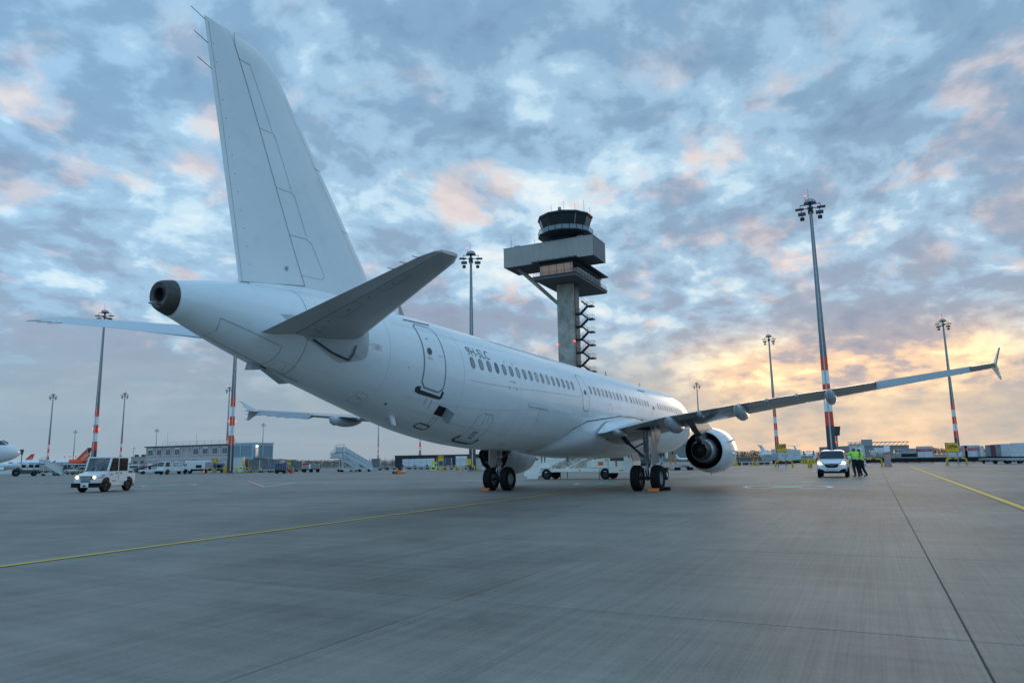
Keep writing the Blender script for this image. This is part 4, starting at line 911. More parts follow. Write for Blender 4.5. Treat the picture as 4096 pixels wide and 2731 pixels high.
# ------------------------------------------------------------------ floodlight masts
MG = M('mast_grey', (.19, .21, .23), .5, .4, var=.12, vscale=1); MW = M('mast_white_band', (.82, .83, .83), .5, var=.05); MR = M('mast_red_band', (.85, .055, .012), .5, var=.06); DUCTM = M('cable_duct', (.48, .46, .44), .5, var=.1)
DOME = M('dome_grey', (.30, .31, .32), .4, .5, var=.08); FLD = M('floodlight_face', (.035, .05, .055), .25, .3, var=.1)
def mast(label, loc, rz, duct=True):
    t = thing('floodlight_mast', label, 'light mast', loc, rz, 'floodlight masts round the apron')
    H = 35.0; U = 1.8; R = lambda z: .56+(.17-.56)*z/H
    MB().tube((0, 0, 0), (0, 0, H), R(0), 14, R(H)).build('pole', MG, t, smooth=True)
    for i in range(5):
        z0 = 5.2+1.76*i; MB().lathe([(z0, R(z0)+.012), (z0+1.76, R(z0+1.76)+.012)], axis='z', n=14).build('painted_band', MR if i % 2 == 0 else MW, t, smooth=True)
    MB().bx(-R(0)-.02, -.05, -.09, .09, .4, 9).add([], []).build('cable_duct', DUCTM, t) if False else None
    if duct: MB().add([(-R(.5)-.05, -.09, .5), (-R(.5)-.05, .09, .5), (-R(H)-.05, .06, H-1), (-R(H)-.05, -.06, H-1), (-R(.5)+.1, -.09, .5), (-R(.5)+.1, .09, .5), (-R(H)+.05, .06, H-1), (-R(H)+.05, -.06, H-1)], [(0, 1, 2, 3), (0, 3, 7, 4), (1, 5, 6, 2)]).build('cable_duct', DUCTM, t)
    for s_ in (-1, 1):
        MB().ball((0, s_*(R(9.6)+.14), 9.6), .10, 8, 5).build('obstruction_light', REDL, t, smooth=True)
    MB().tube((0, 0, 33.70), (0, 0, 33.80), .34, 12).build('head_collar', DARK, t)
    MB().lathe([(34.80, .80), (34.85, .80), (35.10, .72), (35.30, .52), (35.42, .2), (35.45, .01)], axis='z', n=20).lathe([(34.80, .80), (34.85, .5), (34.85, .01)], axis='z', n=20).build('dome', DOME, t, smooth=True)
    ar = MB()
    for z, L in ((34.65, 1.25), (34.10, 1.15)): ar.tube((0, -L, z), (0, L, z), .055, 6).tube((-.9, 0, z-.12), (.9, 0, z-.12), .05, 6)
    for s_ in (-1, 1): ar.tube((0, s_*1.25, 34.65), (0, s_*1.25, 34.15), .04, 5).tube((0, s_*1.15, 34.10), (0, s_*1.1, 32.90), .045, 5)
    ar.build('cross_arm', DARK, t)
    for s_ in (-1, 1):
        MB().box((-.1, s_*1.35, 34.08), (.75, 1.05, .14)).build('floodlight', FLD, t, bevel=.03); MB().box((0, s_*1.1, 33.42), (.4, .95, .42)).build('floodlight', FLD, t, bevel=.04); MB().box((0, s_*1.1, 32.75), (.45, .55, .42)).build('floodlight', DARK, t, bevel=.06)
        MB().box((s_*.95, 0, 33.80), (1.0, .7, .14)).build('floodlight', FLD, t, bevel=.03)
    MB().tube((0, .12, 35.30), (0, .12, 36.80), .03, 5).build('lightning_rod', GALV, t)
    MB().tube((-.2, .55, 34.65), (-.2, .55, 35.80), .025, 5).build('beacon_stem', DARK, t); MB().ball((-.2, .55, 35.85), .09, 8, 5).build('beacon', REDL, t, smooth=True)
    MB().lathe([(0, .75), (.12, .75), (.14, .5)], axis='z', n=14).build('base_plate', GALV, t)
    return t
P0 = mast('tallest floodlight mast with red and white bands right behind the white van', gp(3334, 90), YAW-math.atan((3334-2048)/FPX))
for px, d, lab in ((369, 150, 'floodlight mast with thick banded foot rising behind the white tow tractor'), (919, 131, 'banded floodlight mast standing before the grey cabin building, its top hidden by the tail'), (1890, 111, 'floodlight mast rising above the fuselage left of the control tower'),
                   (186, 322, 'floodlight mast above the folded passenger stairs at far left'), (478, 322, 'banded floodlight mast just right of the white tow tractor'), (903, 306, 'far floodlight mast peeping out left of the banded one at the cabin building'), (1512, 480, 'thin distant mast right of the parked passenger stairs'),
                   (1680, 330, 'banded mast seen under the belly over the dark storage block'), (2805, 322, 'distant floodlight mast rising behind the right wing root'), (3113, 196, 'banded floodlight mast behind the D09 sign'), (3836, 177, 'banded floodlight mast beside the D09A sign'),
                   (289, 640, 'tiny far mast between the two orange tails'), (618, 640, 'tiny far mast over the left end of the grey cabin building'), (1047, 580, 'tiny far mast right of the cabin building, below the left wing tip')):
    clone(P0, lab, gp(px, d), YAW-math.atan((px-2048)/FPX)+(random.uniform(-.5, .5) if d > 120 else 0))
# four lattice approach masts
for px, d in ((255, 700), (276, 700), (299, 700), (319, 700)):
    p = gp(px, d); t = thing('approach_light_mast', 'thin red and white approach light mast, %s of four beside the orange tail' % ('leftmost', 'second from left', 'third from left', 'rightmost')[(255, 276, 299, 319).index(px)], 'light mast', p, YAW, 'approach light masts')
    for i in range(6): MB().tube((0, 0, i*2.4), (0, 0, (i+1)*2.4), .30, 4).build('band', MR if i % 2 else MW, t)
    MB().ball((0, 0, 14.6), .22, 6, 4).build('lamp', REDL, t)
# ------------------------------------------------------------------ two-storey cabin office building
WALLG = M('cabin_wall_grey', (.50, .405, .385), .6, var=.06, vscale=.8, dirt=.12); FRMG = M('cabin_frame_grey', (.55, .48, .475), .5, var=.05); WALLB = M('cabin_wall_blue_grey', (.20, .275, .33), .55, var=.05); FRMB = M('cabin_frame_blue', (.36, .45, .51), .5, var=.05)
ROOFD = M('roof_edge_dark', (.06, .068, .078), .6, var=.1); FRMW = M('white_window_frame', (.72, .72, .72), .5, var=.03); ROOM = M('office_window', (.10, .11, .115), .12, var=.3, vscale=.5)
bl = thing('cabin_building', 'grey two-storey cabin office building with a row of white-framed windows', 'building', (0, 0, 0))
BX, Ya, Yb, Yc, BH = 89.0, 150.0, 120.9, 113.4, 6.3
MB().bx(BX, BX+12, Yb, Ya, 0, BH).build('wall', WALLG, bl); blue = MB().bx(BX-.4, BX+5.8, Yc, Yb+.1, 0, BH).build('wall', WALLB, bl)
MB().bx(BX-.5, BX+12.3, Yb-.1, Ya+.4, BH, BH+.22).build('roof', ROOFD, bl); MB().bx(BX-.5, BX+6, Yc-.1, Yb+.1, BH-.02, BH+.3).build('roof', FRMB, bl)
NB_ = 9; bw = (Ya-Yb)/NB_
for i in range(NB_+1):
    y = Ya-i*bw; MB().bx(BX-.12, BX, y-.12, y+.12, 0, BH).build('post', FRMG, bl)
for z in (0.0, 2.95, 3.25, BH-.35): MB().bx(BX-.10, BX, Yb, Ya, z, z+.24).build('beam', FRMG, bl)
for i in range(NB_):
    y = Ya-(i+.5)*bw
    for st, z0 in ((0, 1.05), (1, 4.2)):
        small = i == 4
        if st == 0 and i in (0,): MB().bx(BX-.10, BX-.02, y-.9, y+.9, .25, 2.3).build('roller_door', FRMW, bl); continue
        if st == 0 and i == 8: MB().bx(BX-.10, BX-.02, y-.5, y+.5, .2, 2.3).build('door', FRMW, bl); continue
        ww = ((-.95, .28, .75), (.95, .28, .75)) if small else ((0, .88, 1.5),)
        for dy, hw, hh in ww:
            zz = z0+.75 if small else z0
            fr = MB().bx(BX-.14, BX-.03, y+dy-hw, y+dy+hw, zz, zz+hh).build('window', FRMW, bl)
            n = 1 if small else 2
            for k in range(n):
                a = y+dy-hw+.08+k*(2*hw-.08)/n; MB().bx(BX-.17, BX-.13, a, a+(2*hw-.08)/n-.08, zz+.09, zz+hh-.09).build('pane', ROOM, fr)
            if not small:
                MB().bx(BX-.20, BX-.10, y+dy-hw-.05, y+dy+hw+.05, zz-.08, zz).build('sill', FRMW, fr); MB().bx(BX-.16, BX-.09, y+dy-hw-.06, y+dy+hw+.06, zz+hh, zz+hh+.25).build('shutter_box', WALLG if i % 3 else FRMW, fr)
for y in (Yc, Yc+3.7, Yb): MB().bx(BX-.5, BX-.4, y-.12, y+.12, 0, BH).build('post', FRMB, bl)
for x in (BX-.3, BX+2.7, BX+5.7): MB().bx(x-.12, x+.12, Yc-.1, Yc, 0, BH).build('post', FRMB, bl)
for z in (2.95, BH-.4): MB().bx(BX-.4, BX+5.8, Yc-.08, Yc, z, z+.3).build('beam', FRMB, bl); MB().bx(BX-.48, BX-.4, Yc, Yb, z, z+.3).build('beam', FRMB, bl)
dr = MB().bx(BX+.3, BX+1.4, Yc-.06, Yc, 3.35, 5.5).build('door', FRMW, bl); MB().bx(BX+.75, BX+1.05, Yc-.09, Yc-.05, 3.7, 5.2).build('pane', M('lit_door_glass', (.8, .55, .2), .3, var=0, emit=(1, .55, .15), estr=.6), dr)
MB().box((BX+.8, Yc-.14, 5.8), (.3, .2, .14)).build('wall_lamp', M('lit_wall_lamp', (1, 1, 1), .3, var=0, emit=(.9, .95, 1), estr=18), bl)
st = MB().bx(BX-.2, BX+2.8, Yc-1.3, Yc, 3.05, 3.2).build('stair_landing', GALV, bl)
s2 = MB()
for i in range(10): s2.bx(BX+2.8+i*.28, BX+3.1+i*.28, Yc-1.2, Yc-.1, 2.8-.3*i, 2.86-.3*i)
for z in (.5, 1.0): s2.tube((BX-.2, Yc-1.25, 3.2+z), (BX+2.8, Yc-1.25, 3.2+z), .03, 4).tube((BX+2.8, Yc-1.25, 3.2+z), (BX+5.6, Yc-1.25, .2+z), .03, 4)
for i in range(12): x = BX-.2+i*.27; s2.tube((x, Yc-1.25, 3.2), (x, Yc-1.25, 4.2), .02, 4)
s2.build('stair', GALV, bl)
r_ = MB()
for z in (.5, 1.0): r_.tube((BX+2, Yb+1, BH+.2+z), (BX+2, Ya-3, BH+.2+z), .03, 4)
for i in range(11): y = Yb+1+i*(Ya-Yb-4)/10; r_.tube((BX+2, y, BH+.2), (BX+2, y, BH+1.2), .03, 4)
r_.build('roof_railing', GALV, bl)
for y, h_ in ((146.5, 3.6), (136, 3.1), (125, 3.0), (123.5, 1.6), (122.8, 1.6)):
    MB().tube((BX+3, y, BH), (BX+3, y, BH+h_), .03, 4).tube((BX+3, y, BH+h_*.45), (BX+3, y-.8, BH+h_*.45), .02, 4).build('antenna', GALV, bl)
# ------------------------------------------------------------------ lower buildings and hangars further off
def block(name, label, cat, px0, px1, d, h, mat, roofm=None, depth=12):
    a, c = gp(px0, d), gp(px1, d); mid = (a+c)/2; L = (c-a).length
    t = thing(name, label, cat, mid, YAW-pi/2)   # local x = to the right, local -y = towards camera... 
    MB().bx(-L/2, L/2, 0, depth, 0, h).build('wall', mat, t)
    MB().bx(-L/2-.1, L/2+.1, -.15, depth+.1, h, h+.25).build('roof', roofm or ROOFD, t)
    return t, L
BEIGE = M('beige_render', (.38, .36, .33), .7, var=.08, vscale=.4); HANG = M('hangar_sheet', (.22, .235, .215), .6, var=.05, vscale=.2); HROOF = M('hangar_roof_grey', (.30, .32, .34), .6, var=.05)
t, L = block('service_building', 'long low beige service building behind the parked vans and stairs', 'building', 112, 205, 300, 3.7, BEIGE, HROOF)
for i in range(5): MB().bx(-L/2+1+i*L/5, -L/2+1+i*L/5+.9, -.1, 0, 1.9, 2.7).build('window', ROOM, t)
t, L = block('service_building', 'pale low building between the tow tractor and the cabin building', 'building', 520, 606, 230, 4.6, BEIGE, HROOF)
for i in range(3): MB().bx(-L/2+.6+i*2.2, -L/2+1.5+i*2.2, 1, 2, 4.85, 5.5).build('roof_unit', DARK, t)
for i in range(3): MB().bx(-L/2+.9+i*2.3, -L/2+2.0+i*2.3, -.1, 0, 2.6, 3.5).build('window', ROOM, t)
t, L = block('storage_block', 'long dark flat storage block behind the silver cargo containers', 'building', 1579, 1960, 205, 3.3, M('dark_blue_sheet', (.022, .027, .035), .6, var=.1), M('dark_roof_cap', (.05, .056, .066), .6, var=.05))
for i in range(10): MB().bx(-L/2+i*L/10+.04, -L/2+(i+1)*L/10-.04, -.06, 0, .1, 3.25).build('sheet_panel', MATS['dark_blue_sheet'], t)
t, L = block('hangar', 'far green-grey hangar with dark roof edge behind the right engine', 'hangar', 2545, 2905, 330, 7.4, HANG, DARK, 40)
for i in range(18): MB().bx(-L/2+i*L/18+.05, -L/2+(i+1)*L/18-.05, -.08, 0, .2, 6.6).build('door_leaf', HANG, t)
MB().bx(-L/2, L/2, -.3, .0, 7.5, 10.2).build('fascia', M('hangar_fascia', (.30, .305, .315), .6, var=.04), t)
text('MARCO', 1.3, M('sign_grey', (.13, .135, .15), .6, var=0), t, Vector((-L/2+17.6, -.33, 8.4)), (1, 0, 0), (0, 0, 1), align='LEFT')
MB().bx(L/2, L/2+3, -1.5, 2, 0, 11).build('end_pylon', M('pylon_grey', (.27, .28, .30), .6, var=.05), t)
t, L = block('hangar', 'wide far hangar with raised roof trusses and orange lettering at right', 'hangar', 3395, 3640, 420, 6.6, M('technik_wall', (.24, .24, .25), .6, var=.05), HROOF, 40)
MB().bx(-L/2+9.5, -L/2+14.5, -.4, 3, 6.6, 10.4).build('stair_tower', HROOF, t)
tr = MB()
for i in range(14):
    x = -L/2+i*L/14; tr.tube((x, -.2, 6.9), (x+L/14, -.2, 8.6), .18, 4)
tr.tube((-L/2, -.2, 8.7), (L/2, -.2, 8.7), .3, 4); tr.build('roof_truss', HROOF, t)
text('Lufthansa Technik', 1.5, M('sign_orange', (.60, .26, .05), .6, var=0), t, Vector((L/2-12.5, -.25, 5.1)), (1, 0, 0), (0, 0, 1), align='LEFT')
MB().tube((L/2-14.5, -.3, 5.6), (L/2-14.5, -.2, 5.6), .8, 12).build('round_emblem', MATS['sign_orange'], t)
t, L = block('terminal_hall', 'low terminal building with posts seen under the nose of the airliner', 'building', 2475, 2640, 250, 3.4, M('terminal_wall', (.20, .22, .24), .6, var=.1), HROOF)
for i in range(7): MB().bx(-L/2+i*L/7, -L/2+i*L/7+.3, -1.8, -1.5, 0, 3.4).build('column', GALV, t)
MB().bx(-L/2, L/2, -2, 0, 3.4, 3.9).build('canopy', HROOF, t)
# ------------------------------------------------------------------ perimeter fence and distant woods
FEN = M('fence_green', (.035, .05, .045), .6, var=.1)
fn = thing('perimeter_fence', 'dark green security fence with outward bent post tops beyond the stairs', 'fence', (0, 0, 0))
pa, pb = gp(1205, 262), gp(1600, 232); NP = 15
for i in range(NP):
    p = pa.lerp(pb, i/(NP-1)); d = (RT*1).normalized()
    MB().tube(p, p+Vector((0, 0, 2.6)), .07, 6).path([p+Vector((0, 0, 2.6)), p+Vector((0, 0, 2.9))+d*.12, p+Vector((0, 0, 3.15))+d*.45], .06, 6).build('post', FEN, fn)
fmx = MB()
for k in range(13): z = .1+.2*k; fmx.tube(pa+Vector((0, 0, z)), pb+Vector((0, 0, z)), .022, 3)
for k in range(260): p = pa.lerp(pb, k/259); fmx.tube(p, p+Vector((0, 0, 2.55)), .016, 3)
fmx.build('wire_mesh', FEN, fn, kind='stuff')
wd = MB(); rnd = random.Random(5)
def tree_blob(p, h, r):
    wd.tube(p, p+Vector((0, 0, h*.6)), .25, 4)
    for k in range(90):
        a, t_, rr = rnd.uniform(0, 2*pi), rnd.uniform(.18, 1), rnd.random()**.5
        prof = sin(pi*min(1, .15+.85*(1-t_)+.06))**.7
        c = p+Vector((cos(a)*r*rr*prof, sin(a)*r*rr*prof, h*t_)); s_ = rnd.uniform(.45, 1.05)*h/9
        u = Vector((rnd.uniform(-1, 1), rnd.uniform(-1, 1), rnd.uniform(-.2, 1))).normalized()*s_; v = Vector((rnd.uniform(-1, 1), rnd.uniform(-1, 1), rnd.uniform(-.6, .6))).normalized()*s_*.5
        wd.add([c-u, c+v, c+u, c-v], [(0, 1, 2, 3)])
for i in range(1100):
    px = -200+4500*i/1100+rnd.uniform(-8, 8); d = rnd.uniform(880, 1120)
    hh = 8.2+1.8*sin(px/310)+1.2*sin(px/97+1)+rnd.uniform(-1.6, 1.8)
    if 500 < px < 2500: hh *= .80
    tree_blob(gp(px, d), max(4, hh), rnd.uniform(3.0, 5.2))
wo = wd.build('distant_woods', M('bare_winter_woods', (.085, .075, .074), .9, var=.35, vscale=.05)); wo['kind'] = 'stuff'; wo['label'] = 'bare winter woods along the far edge of the airfield'; wo['category'] = 'woods'
gs = MB(); gs.quad((260, -700, -.01), (2500, -1500, -.01), (2500, 2500, -.01), (260, 900, -.01))
struct(gs.build('grass_field', M('dull_winter_grass', (.10, .095, .06), .9, var=.3, vscale=.02)))
# ------------------------------------------------------------------ people
def person(label, loc, rz, J, mats, prop=None):
    """one continuous skinned body; J: joint name -> (x, y, z, radius); front is +x"""
    t = thing('person', label, 'person', loc, rz)
    names = list(J); edges = [('pelvis', 'waist'), ('waist', 'chest'), ('chest', 'neck'), ('neck', 'head'), ('head', 'crown')]
    for s in 'lr': edges += [('chest', 'sh'+s), ('sh'+s, 'el'+s), ('el'+s, 'wr'+s), ('wr'+s, 'ha'+s), ('pelvis', 'hi'+s), ('hi'+s, 'kn'+s), ('kn'+s, 'an'+s), ('an'+s, 'to'+s)]
    edges = [e for e in edges if e[0] in J and e[1] in J]
    me = bpy.data.meshes.new('body'); me.from_pydata([J[n][:3] for n in names], [(names.index(a), names.index(b_)) for a, b_ in edges], []); me.update()
    o = bpy.data.objects.new('body', me); COL.objects.link(o)
    md = o.modifiers.new('skin', 'SKIN'); sub = o.modifiers.new('sub', 'SUBSURF'); sub.levels = 2; sub.render_levels = 2
    sv = me.skin_vertices[0].data
    for i, n in enumerate(names): sv[i].radius = (J[n][3], J[n][3]*(J[n][4] if len(J[n]) > 4 else 1)); sv[i].use_root = n == 'pelvis'
    bpy.context.view_layer.update()
    m2 = bpy.data.meshes.new_from_object(o.evaluated_get(bpy.context.evaluated_depsgraph_get())); m2.name = 'body'
    bpy.data.objects.remove(o)
    order = ['jacket', 'trousers', 'skin', 'hair', 'sleeve', 'shoe']
    m2.materials.clear()
    for k in order: m2.materials.append(mats.get(k, NAVY))
    V = {n: Vector(J[n][:3]) for n in names}
    segs = [(a, b_) for a, b_ in edges]
    def near(p):
        best = None
        for a, b_ in segs:
            A, B = V[a], V[b_]; d = B-A; tt = max(0, min(1, (p-A).dot(d)/max(1e-9, d.dot(d)))); q = (A+d*tt-p).length
            if best is None or q < best[0]: best = (q, a, b_, tt)
        return best
    for p in m2.polygons:
        p.use_smooth = True; c = p.center; q, a, b_, tt = near(c); k = 0
        if b_[:2] in ('kn', 'an') or b_[:2] == 'hi': k = 1
        elif b_[:2] == 'to': k = 5
        elif b_ in ('head', 'crown') or (b_ == 'head' and tt > .3): k = 2
        elif b_[:2] in ('el', 'wr'): k = 4
        elif b_[:2] == 'ha': k = 2
        elif a == 'pelvis' and tt < .35: k = 1
        if k == 2 and b_ in ('crown', 'head'):
            ctr = (V['head']+V['crown'])/2; fwd = mats.get('face', Vector((1, 0, 0)))
            if (c-ctr).dot(fwd) < .035 or c.z > ctr.z+.07: k = 3
        p.material_index = k
    link('body', m2, None, t)
    hd = (V['head']+V['crown'])/2; fwd = mats.get('face', Vector((1, 0, 0))); sd_ = Vector((-fwd.y, fwd.x, 0))
    fm = MB().ball(hd+fwd*.105+Vector((0, 0, -.01)), .018, 6, 4)
    fm.build('nose', mats.get('skin', SKIN), t, smooth=True)
    for s_ in (-1, 1): MB().ball(hd+sd_*.085*s_+Vector((0, 0, -.01)), .028, 6, 4, (.6, .5, 1)).build('ear', mats.get('skin', SKIN), t, smooth=True)
    for s in 'lr':
        if 'ha'+s in J:
            w_, h_ = V['wr'+s], V['ha'+s]; d = (h_-w_).normalized(); sd2 = d.orthogonal().normalized()
            for k in range(4): a = h_+sd2*(.026*(k-1.5)); MB().path([a, a+d*.045, a+d*.075+Vector((0, 0, -.012))], .010, 5).build('finger', mats.get('skin', SKIN), t, smooth=True)
            MB().path([h_+sd2*.045-d*.03, h_+sd2*.07+d*.01], .011, 5).build('thumb', mats.get('skin', SKIN), t, smooth=True)
    return t
def pose(lean=0, h=1.80, arm=None, legs=None):
    k = h/1.8; L = lean
    J = {'pelvis': (0, 0, .96, .155, 1.05), 'waist': (L*.12, 0, 1.12, .175), 'chest': (L*.32, 0, 1.36, .185, 1.05), 'neck': (L*.42, 0, 1.53, .065), 'head': (L*.46, 0, 1.62, .085), 'crown': (L*.47+.01, 0, 1.735, .088)}
    for s, sg in (('l', 1), ('r', -1)):
        J['sh'+s] = (L*.36, sg*.195, 1.44, .098)
        e, w_ = (arm or {}).get(s, ((L*.3-.02, sg*.27, 1.15), (L*.3+.12, sg*.25, .93)))
        J['el'+s] = (*e, .072); J['wr'+s] = (*w_, .045); d = (Vector(w_)-Vector(e)).normalized(); hnd = Vector(w_)+d*.09; J['ha'+s] = (*hnd, .036)
        kn, an = (legs or {}).get(s, ((.02, sg*.10, .52), (-.02, sg*.11, .09)))
        J['hi'+s] = (0, sg*.095, .90, .118); J['kn'+s] = (*kn, .078); J['an'+s] = (*an, .052); J['to'+s] = (an[0]+.19, an[1]+sg*.02, .045, .042)
    return {n: (v[0]*k, v[1]*k, v[2]*k, *[r*k for r in v[3:4]], *v[4:]) for n, v in J.items()}
# ------------------------------------------------------------------ airport tow tractor
def heading(h, px=2048): return YAW-math.atan((px-2048)/FPX)+radians(h)   # 180 faces the viewer, 90 faces left
tg = thing('tow_tractor', 'white airport tow tractor with lit headlamps driving left', 'tractor', gp(418, 44.6), heading(143, 405))
TB = MB().prism([(1.72, .40), (1.74, .92), (1.66, 1.03), (.80, 1.24), (-.98, 1.24), (-.98, 1.10), (-1.74, 1.06), (-1.74, .46), (-1.30, .34), (1.3, .34)], -.80, .80).build('body', WHITE2, tg, bevel=.045)
hd = MB().prism([(1.745, .99), (1.62, 1.075), (.82, 1.27), (.82, 1.20), (1.745, .95)], -.66, .66).build('bonnet', WHITE2, tg, bevel=.02)
MB().prism([(.86, 1.20), (.60, 2.06), (.52, 2.14), (-1.00, 2.16), (-1.04, 2.06), (.50, 2.04), (.76, 1.20)], -.78, .78).build('cab_roof', WHITE2, tg) if False else None
MB().bx(-1.02, .60, -.80, .80, 2.02, 2.12).build('cab_roof', WHITE2, tg, bevel=.03)
for s_ in (-1, 1):
    MB().prism([(.90, 1.2), (.62, 2.06), (.52, 2.06), (.80, 1.2)], s_*.80, s_*.70).build('windscreen_pillar', WHITE2, tg, bevel=.01)
    MB().bx(-1.02, -.92, s_*.80, s_*.72, 1.2, 2.05).build('rear_pillar', WHITE2, tg, bevel=.01); MB().bx(-.10, -.02, s_*.80, s_*.73, 1.2, 2.05).build('centre_pillar', WHITE2, tg)
    for x0, x1, pr in ((-.02, .78, [(-.02, .55), (.72, .55), (.76, 1.22), (.54, 2.0), (-.02, 2.0)]), (-.92, -.10, [(-.92, .62), (-.10, .55), (-.10, 2.0), (-.92, 2.0)])):
        dl = MB().prism([p for p in pr if p[1] < 1.3]+([(-.02 if x0 > -.5 else -.92, 1.24)] if x0 > -.5 else [(-.10, 1.24), (-.92, 1.24)]), s_*.80, s_*.822).build('door', WHITE2, tg, bevel=.006)
        MB().box((x0+.15 if x0 > -.5 else x1-.2, s_*.83, 1.12), (.14, .02, .06)).build('handle', BLK, dl)
        fr = MB()
        if x0 > -.5: pp = [(.02, 1.28), (.72, 1.28), (.52, 1.99), (.02, 1.99)]
        else: pp = [(-.88, 1.28), (-.14, 1.28), (-.14, 1.99), (-.88, 1.99)]
        for a, c in zip(pp, pp[1:]+pp[:1]): fr.tube((a[0], s_*.80, a[1]), (c[0], s_*.80, c[1]), .025, 4)
        fr.build('window_frame', BLK, dl); MB().prism(pp, s_*.795, s_*.80).build('side_window', GLS, dl)
    MB().prism([(1.66, .98), (1.72, .88), (.86, .90), (.82, 1.19)], s_*.80, s_*.815).build('bonnet_side', WHITE2, tg)
    MB().bx(.82, 1.70, s_*.815, s_*.822, .865, .895).build('blue_stripe', M('blue_stripe', (.05, .07, .25), .5, var=0), tg)
    for X in (1.02, -1.05):
        arch(tg, X, s_*.808, .42, .46, .345, BLK, lip=WHITE2)
        wheel(tg, (X, s_*.715, .365), .365, .24, .52, DARK)
    MB().bx(1.66, 1.86, s_*.28, s_*.86, .30, .56).build('bumper_block', RUBBER, tg, bevel=.02)
    MB().bx(1.1, 1.80, s_*.80, s_*.86, .30, .56).build('bumper_return', RUBBER, tg, bevel=.01)
    MB().box((.86, s_*.72, 1.27), (.06, .1, .1)).build('indicator', AMB, tg)
    MB().tube((1.735, s_*.56, .90), (1.765, s_*.56, .90), .085, 16).build('headlamp', HEADW, tg)
for r_, z, w0 in ((0, .95, .42), (1, .885, .42), (2, .78, .34), (3, .70, .31), (4, .62, .28)):
    sl_ = MB()
    for k in range(14): y = -w0+k*2*w0/13; sl_.box((1.752, y, z), (.02, w0*.085, .042))
    sl_.build('grille_slots', BLK, tg)
MB().bx(1.70, 1.80, -.28, .28, .30, .58).build('hitch_plate', WHITE2, tg); MB().box((1.84, 0, .40), (.1, .12, .08)).build('hitch', BLK, tg)
MB().bx(.60, .78, -.72, .72, 1.22, 1.26).build('cowl_panel', WHITE2, tg)
MB().add([(.84, -.70, 1.26), (.84, .70, 1.26), (.60, .70, 2.01), (.60, -.70, 2.01), (.83, -.70, 1.26), (.83, .70, 1.26), (.59, .70, 2.01), (.59, -.70, 2.01)], [(0, 1, 2, 3), (7, 6, 5, 4), (0, 4, 5, 1), (2, 6, 7, 3)]).build('windscreen', glass('tug_windscreen', (.25, .30, .33), .20), tg)
fr = MB()
for a, c in (((.85, -.71, 1.255), (.85, .71, 1.255)), ((.85, .71, 1.255), (.60, .71, 2.02)), ((.60, .71, 2.02), (.60, -.71, 2.02)), ((.60, -.71, 2.02), (.85, -.71, 1.255)), ((.855, .25, 1.27), (.82, .45, 1.45)), ((.855, -.35, 1.27), (.82, -.15, 1.45))): fr.tube(a, c, .02, 4)
fr.build('windscreen_rubber', BLK, tg)
MB().bx(-1.0, -.97, -.72, .72, 1.24, 2.02).build('rear_window', GLS, tg); MB().bx(-.55, -.4, -.6, .6, 1.0, 1.65).build('seat_back', NAVY, tg, bevel=.05)
for y in (-.36, .36): MB().bx(-1.01, -.96, y-.02, y+.02, 1.24, 2.03).build('rear_bar', BLK, tg)
MB().bx(-1.78, -1.70, -.7, .7, .3, .7).build('rear_bumper', RUBBER, tg); MB().path([(-1.1, .7, 1.1), (-1.1, .7, 1.25), (-1.65, .7, 1.25), (-1.65, .7, 1.1)], .02, 5).build('deck_rail', WHITE2, tg)
text('JM', .2, M('blue_logo', (.08, .10, .30), .5, var=0), tg, Vector((.55, .826, .98)), (-1, 0, 0), (0, 0, 1)); text('MOVE', .13, LINE, tg, Vector((.3, .826, .62)), (-1, 0, 0), (0, 0, 1))
text('VOLK', .10, INK, tg, Vector((1.30, .826, .96)), (-1, 0, 0), (0, 0, 1)); MB().bx(1.742, 1.752, .28, .56, .80, .84).build('maker_strip', MATS['blue_logo'], tg)
tp = gp(418, 44.6); rz = heading(143, 405); sp = Matrix.Rotation(rz, 3, 'Z')
J = pose(.1, 1.75, arm={'l': ((.25, .27, 1.15), (.45, .2, 1.15)), 'r': ((.25, -.27, 1.15), (.45, -.2, 1.15))}, legs={'l': ((.42, .12, .92), (.55, .12, .5)), 'r': ((.42, -.12, .92), (.55, -.12, .5))})
for s in 'lr': J['to'+s] = (J['an'+s][0]+.15, J['an'+s][1], J['an'+s][2]-.04, .04)
pl = tp+sp @ Vector((-.30, .40, .02))
person('driver in a hi-vis vest sitting at the wheel of the white tow tractor', pl, rz, J, {'jacket': LIME, 'sleeve': NAVY, 'skin': SKIN, 'hair': HAIR, 'shoe': BLK})
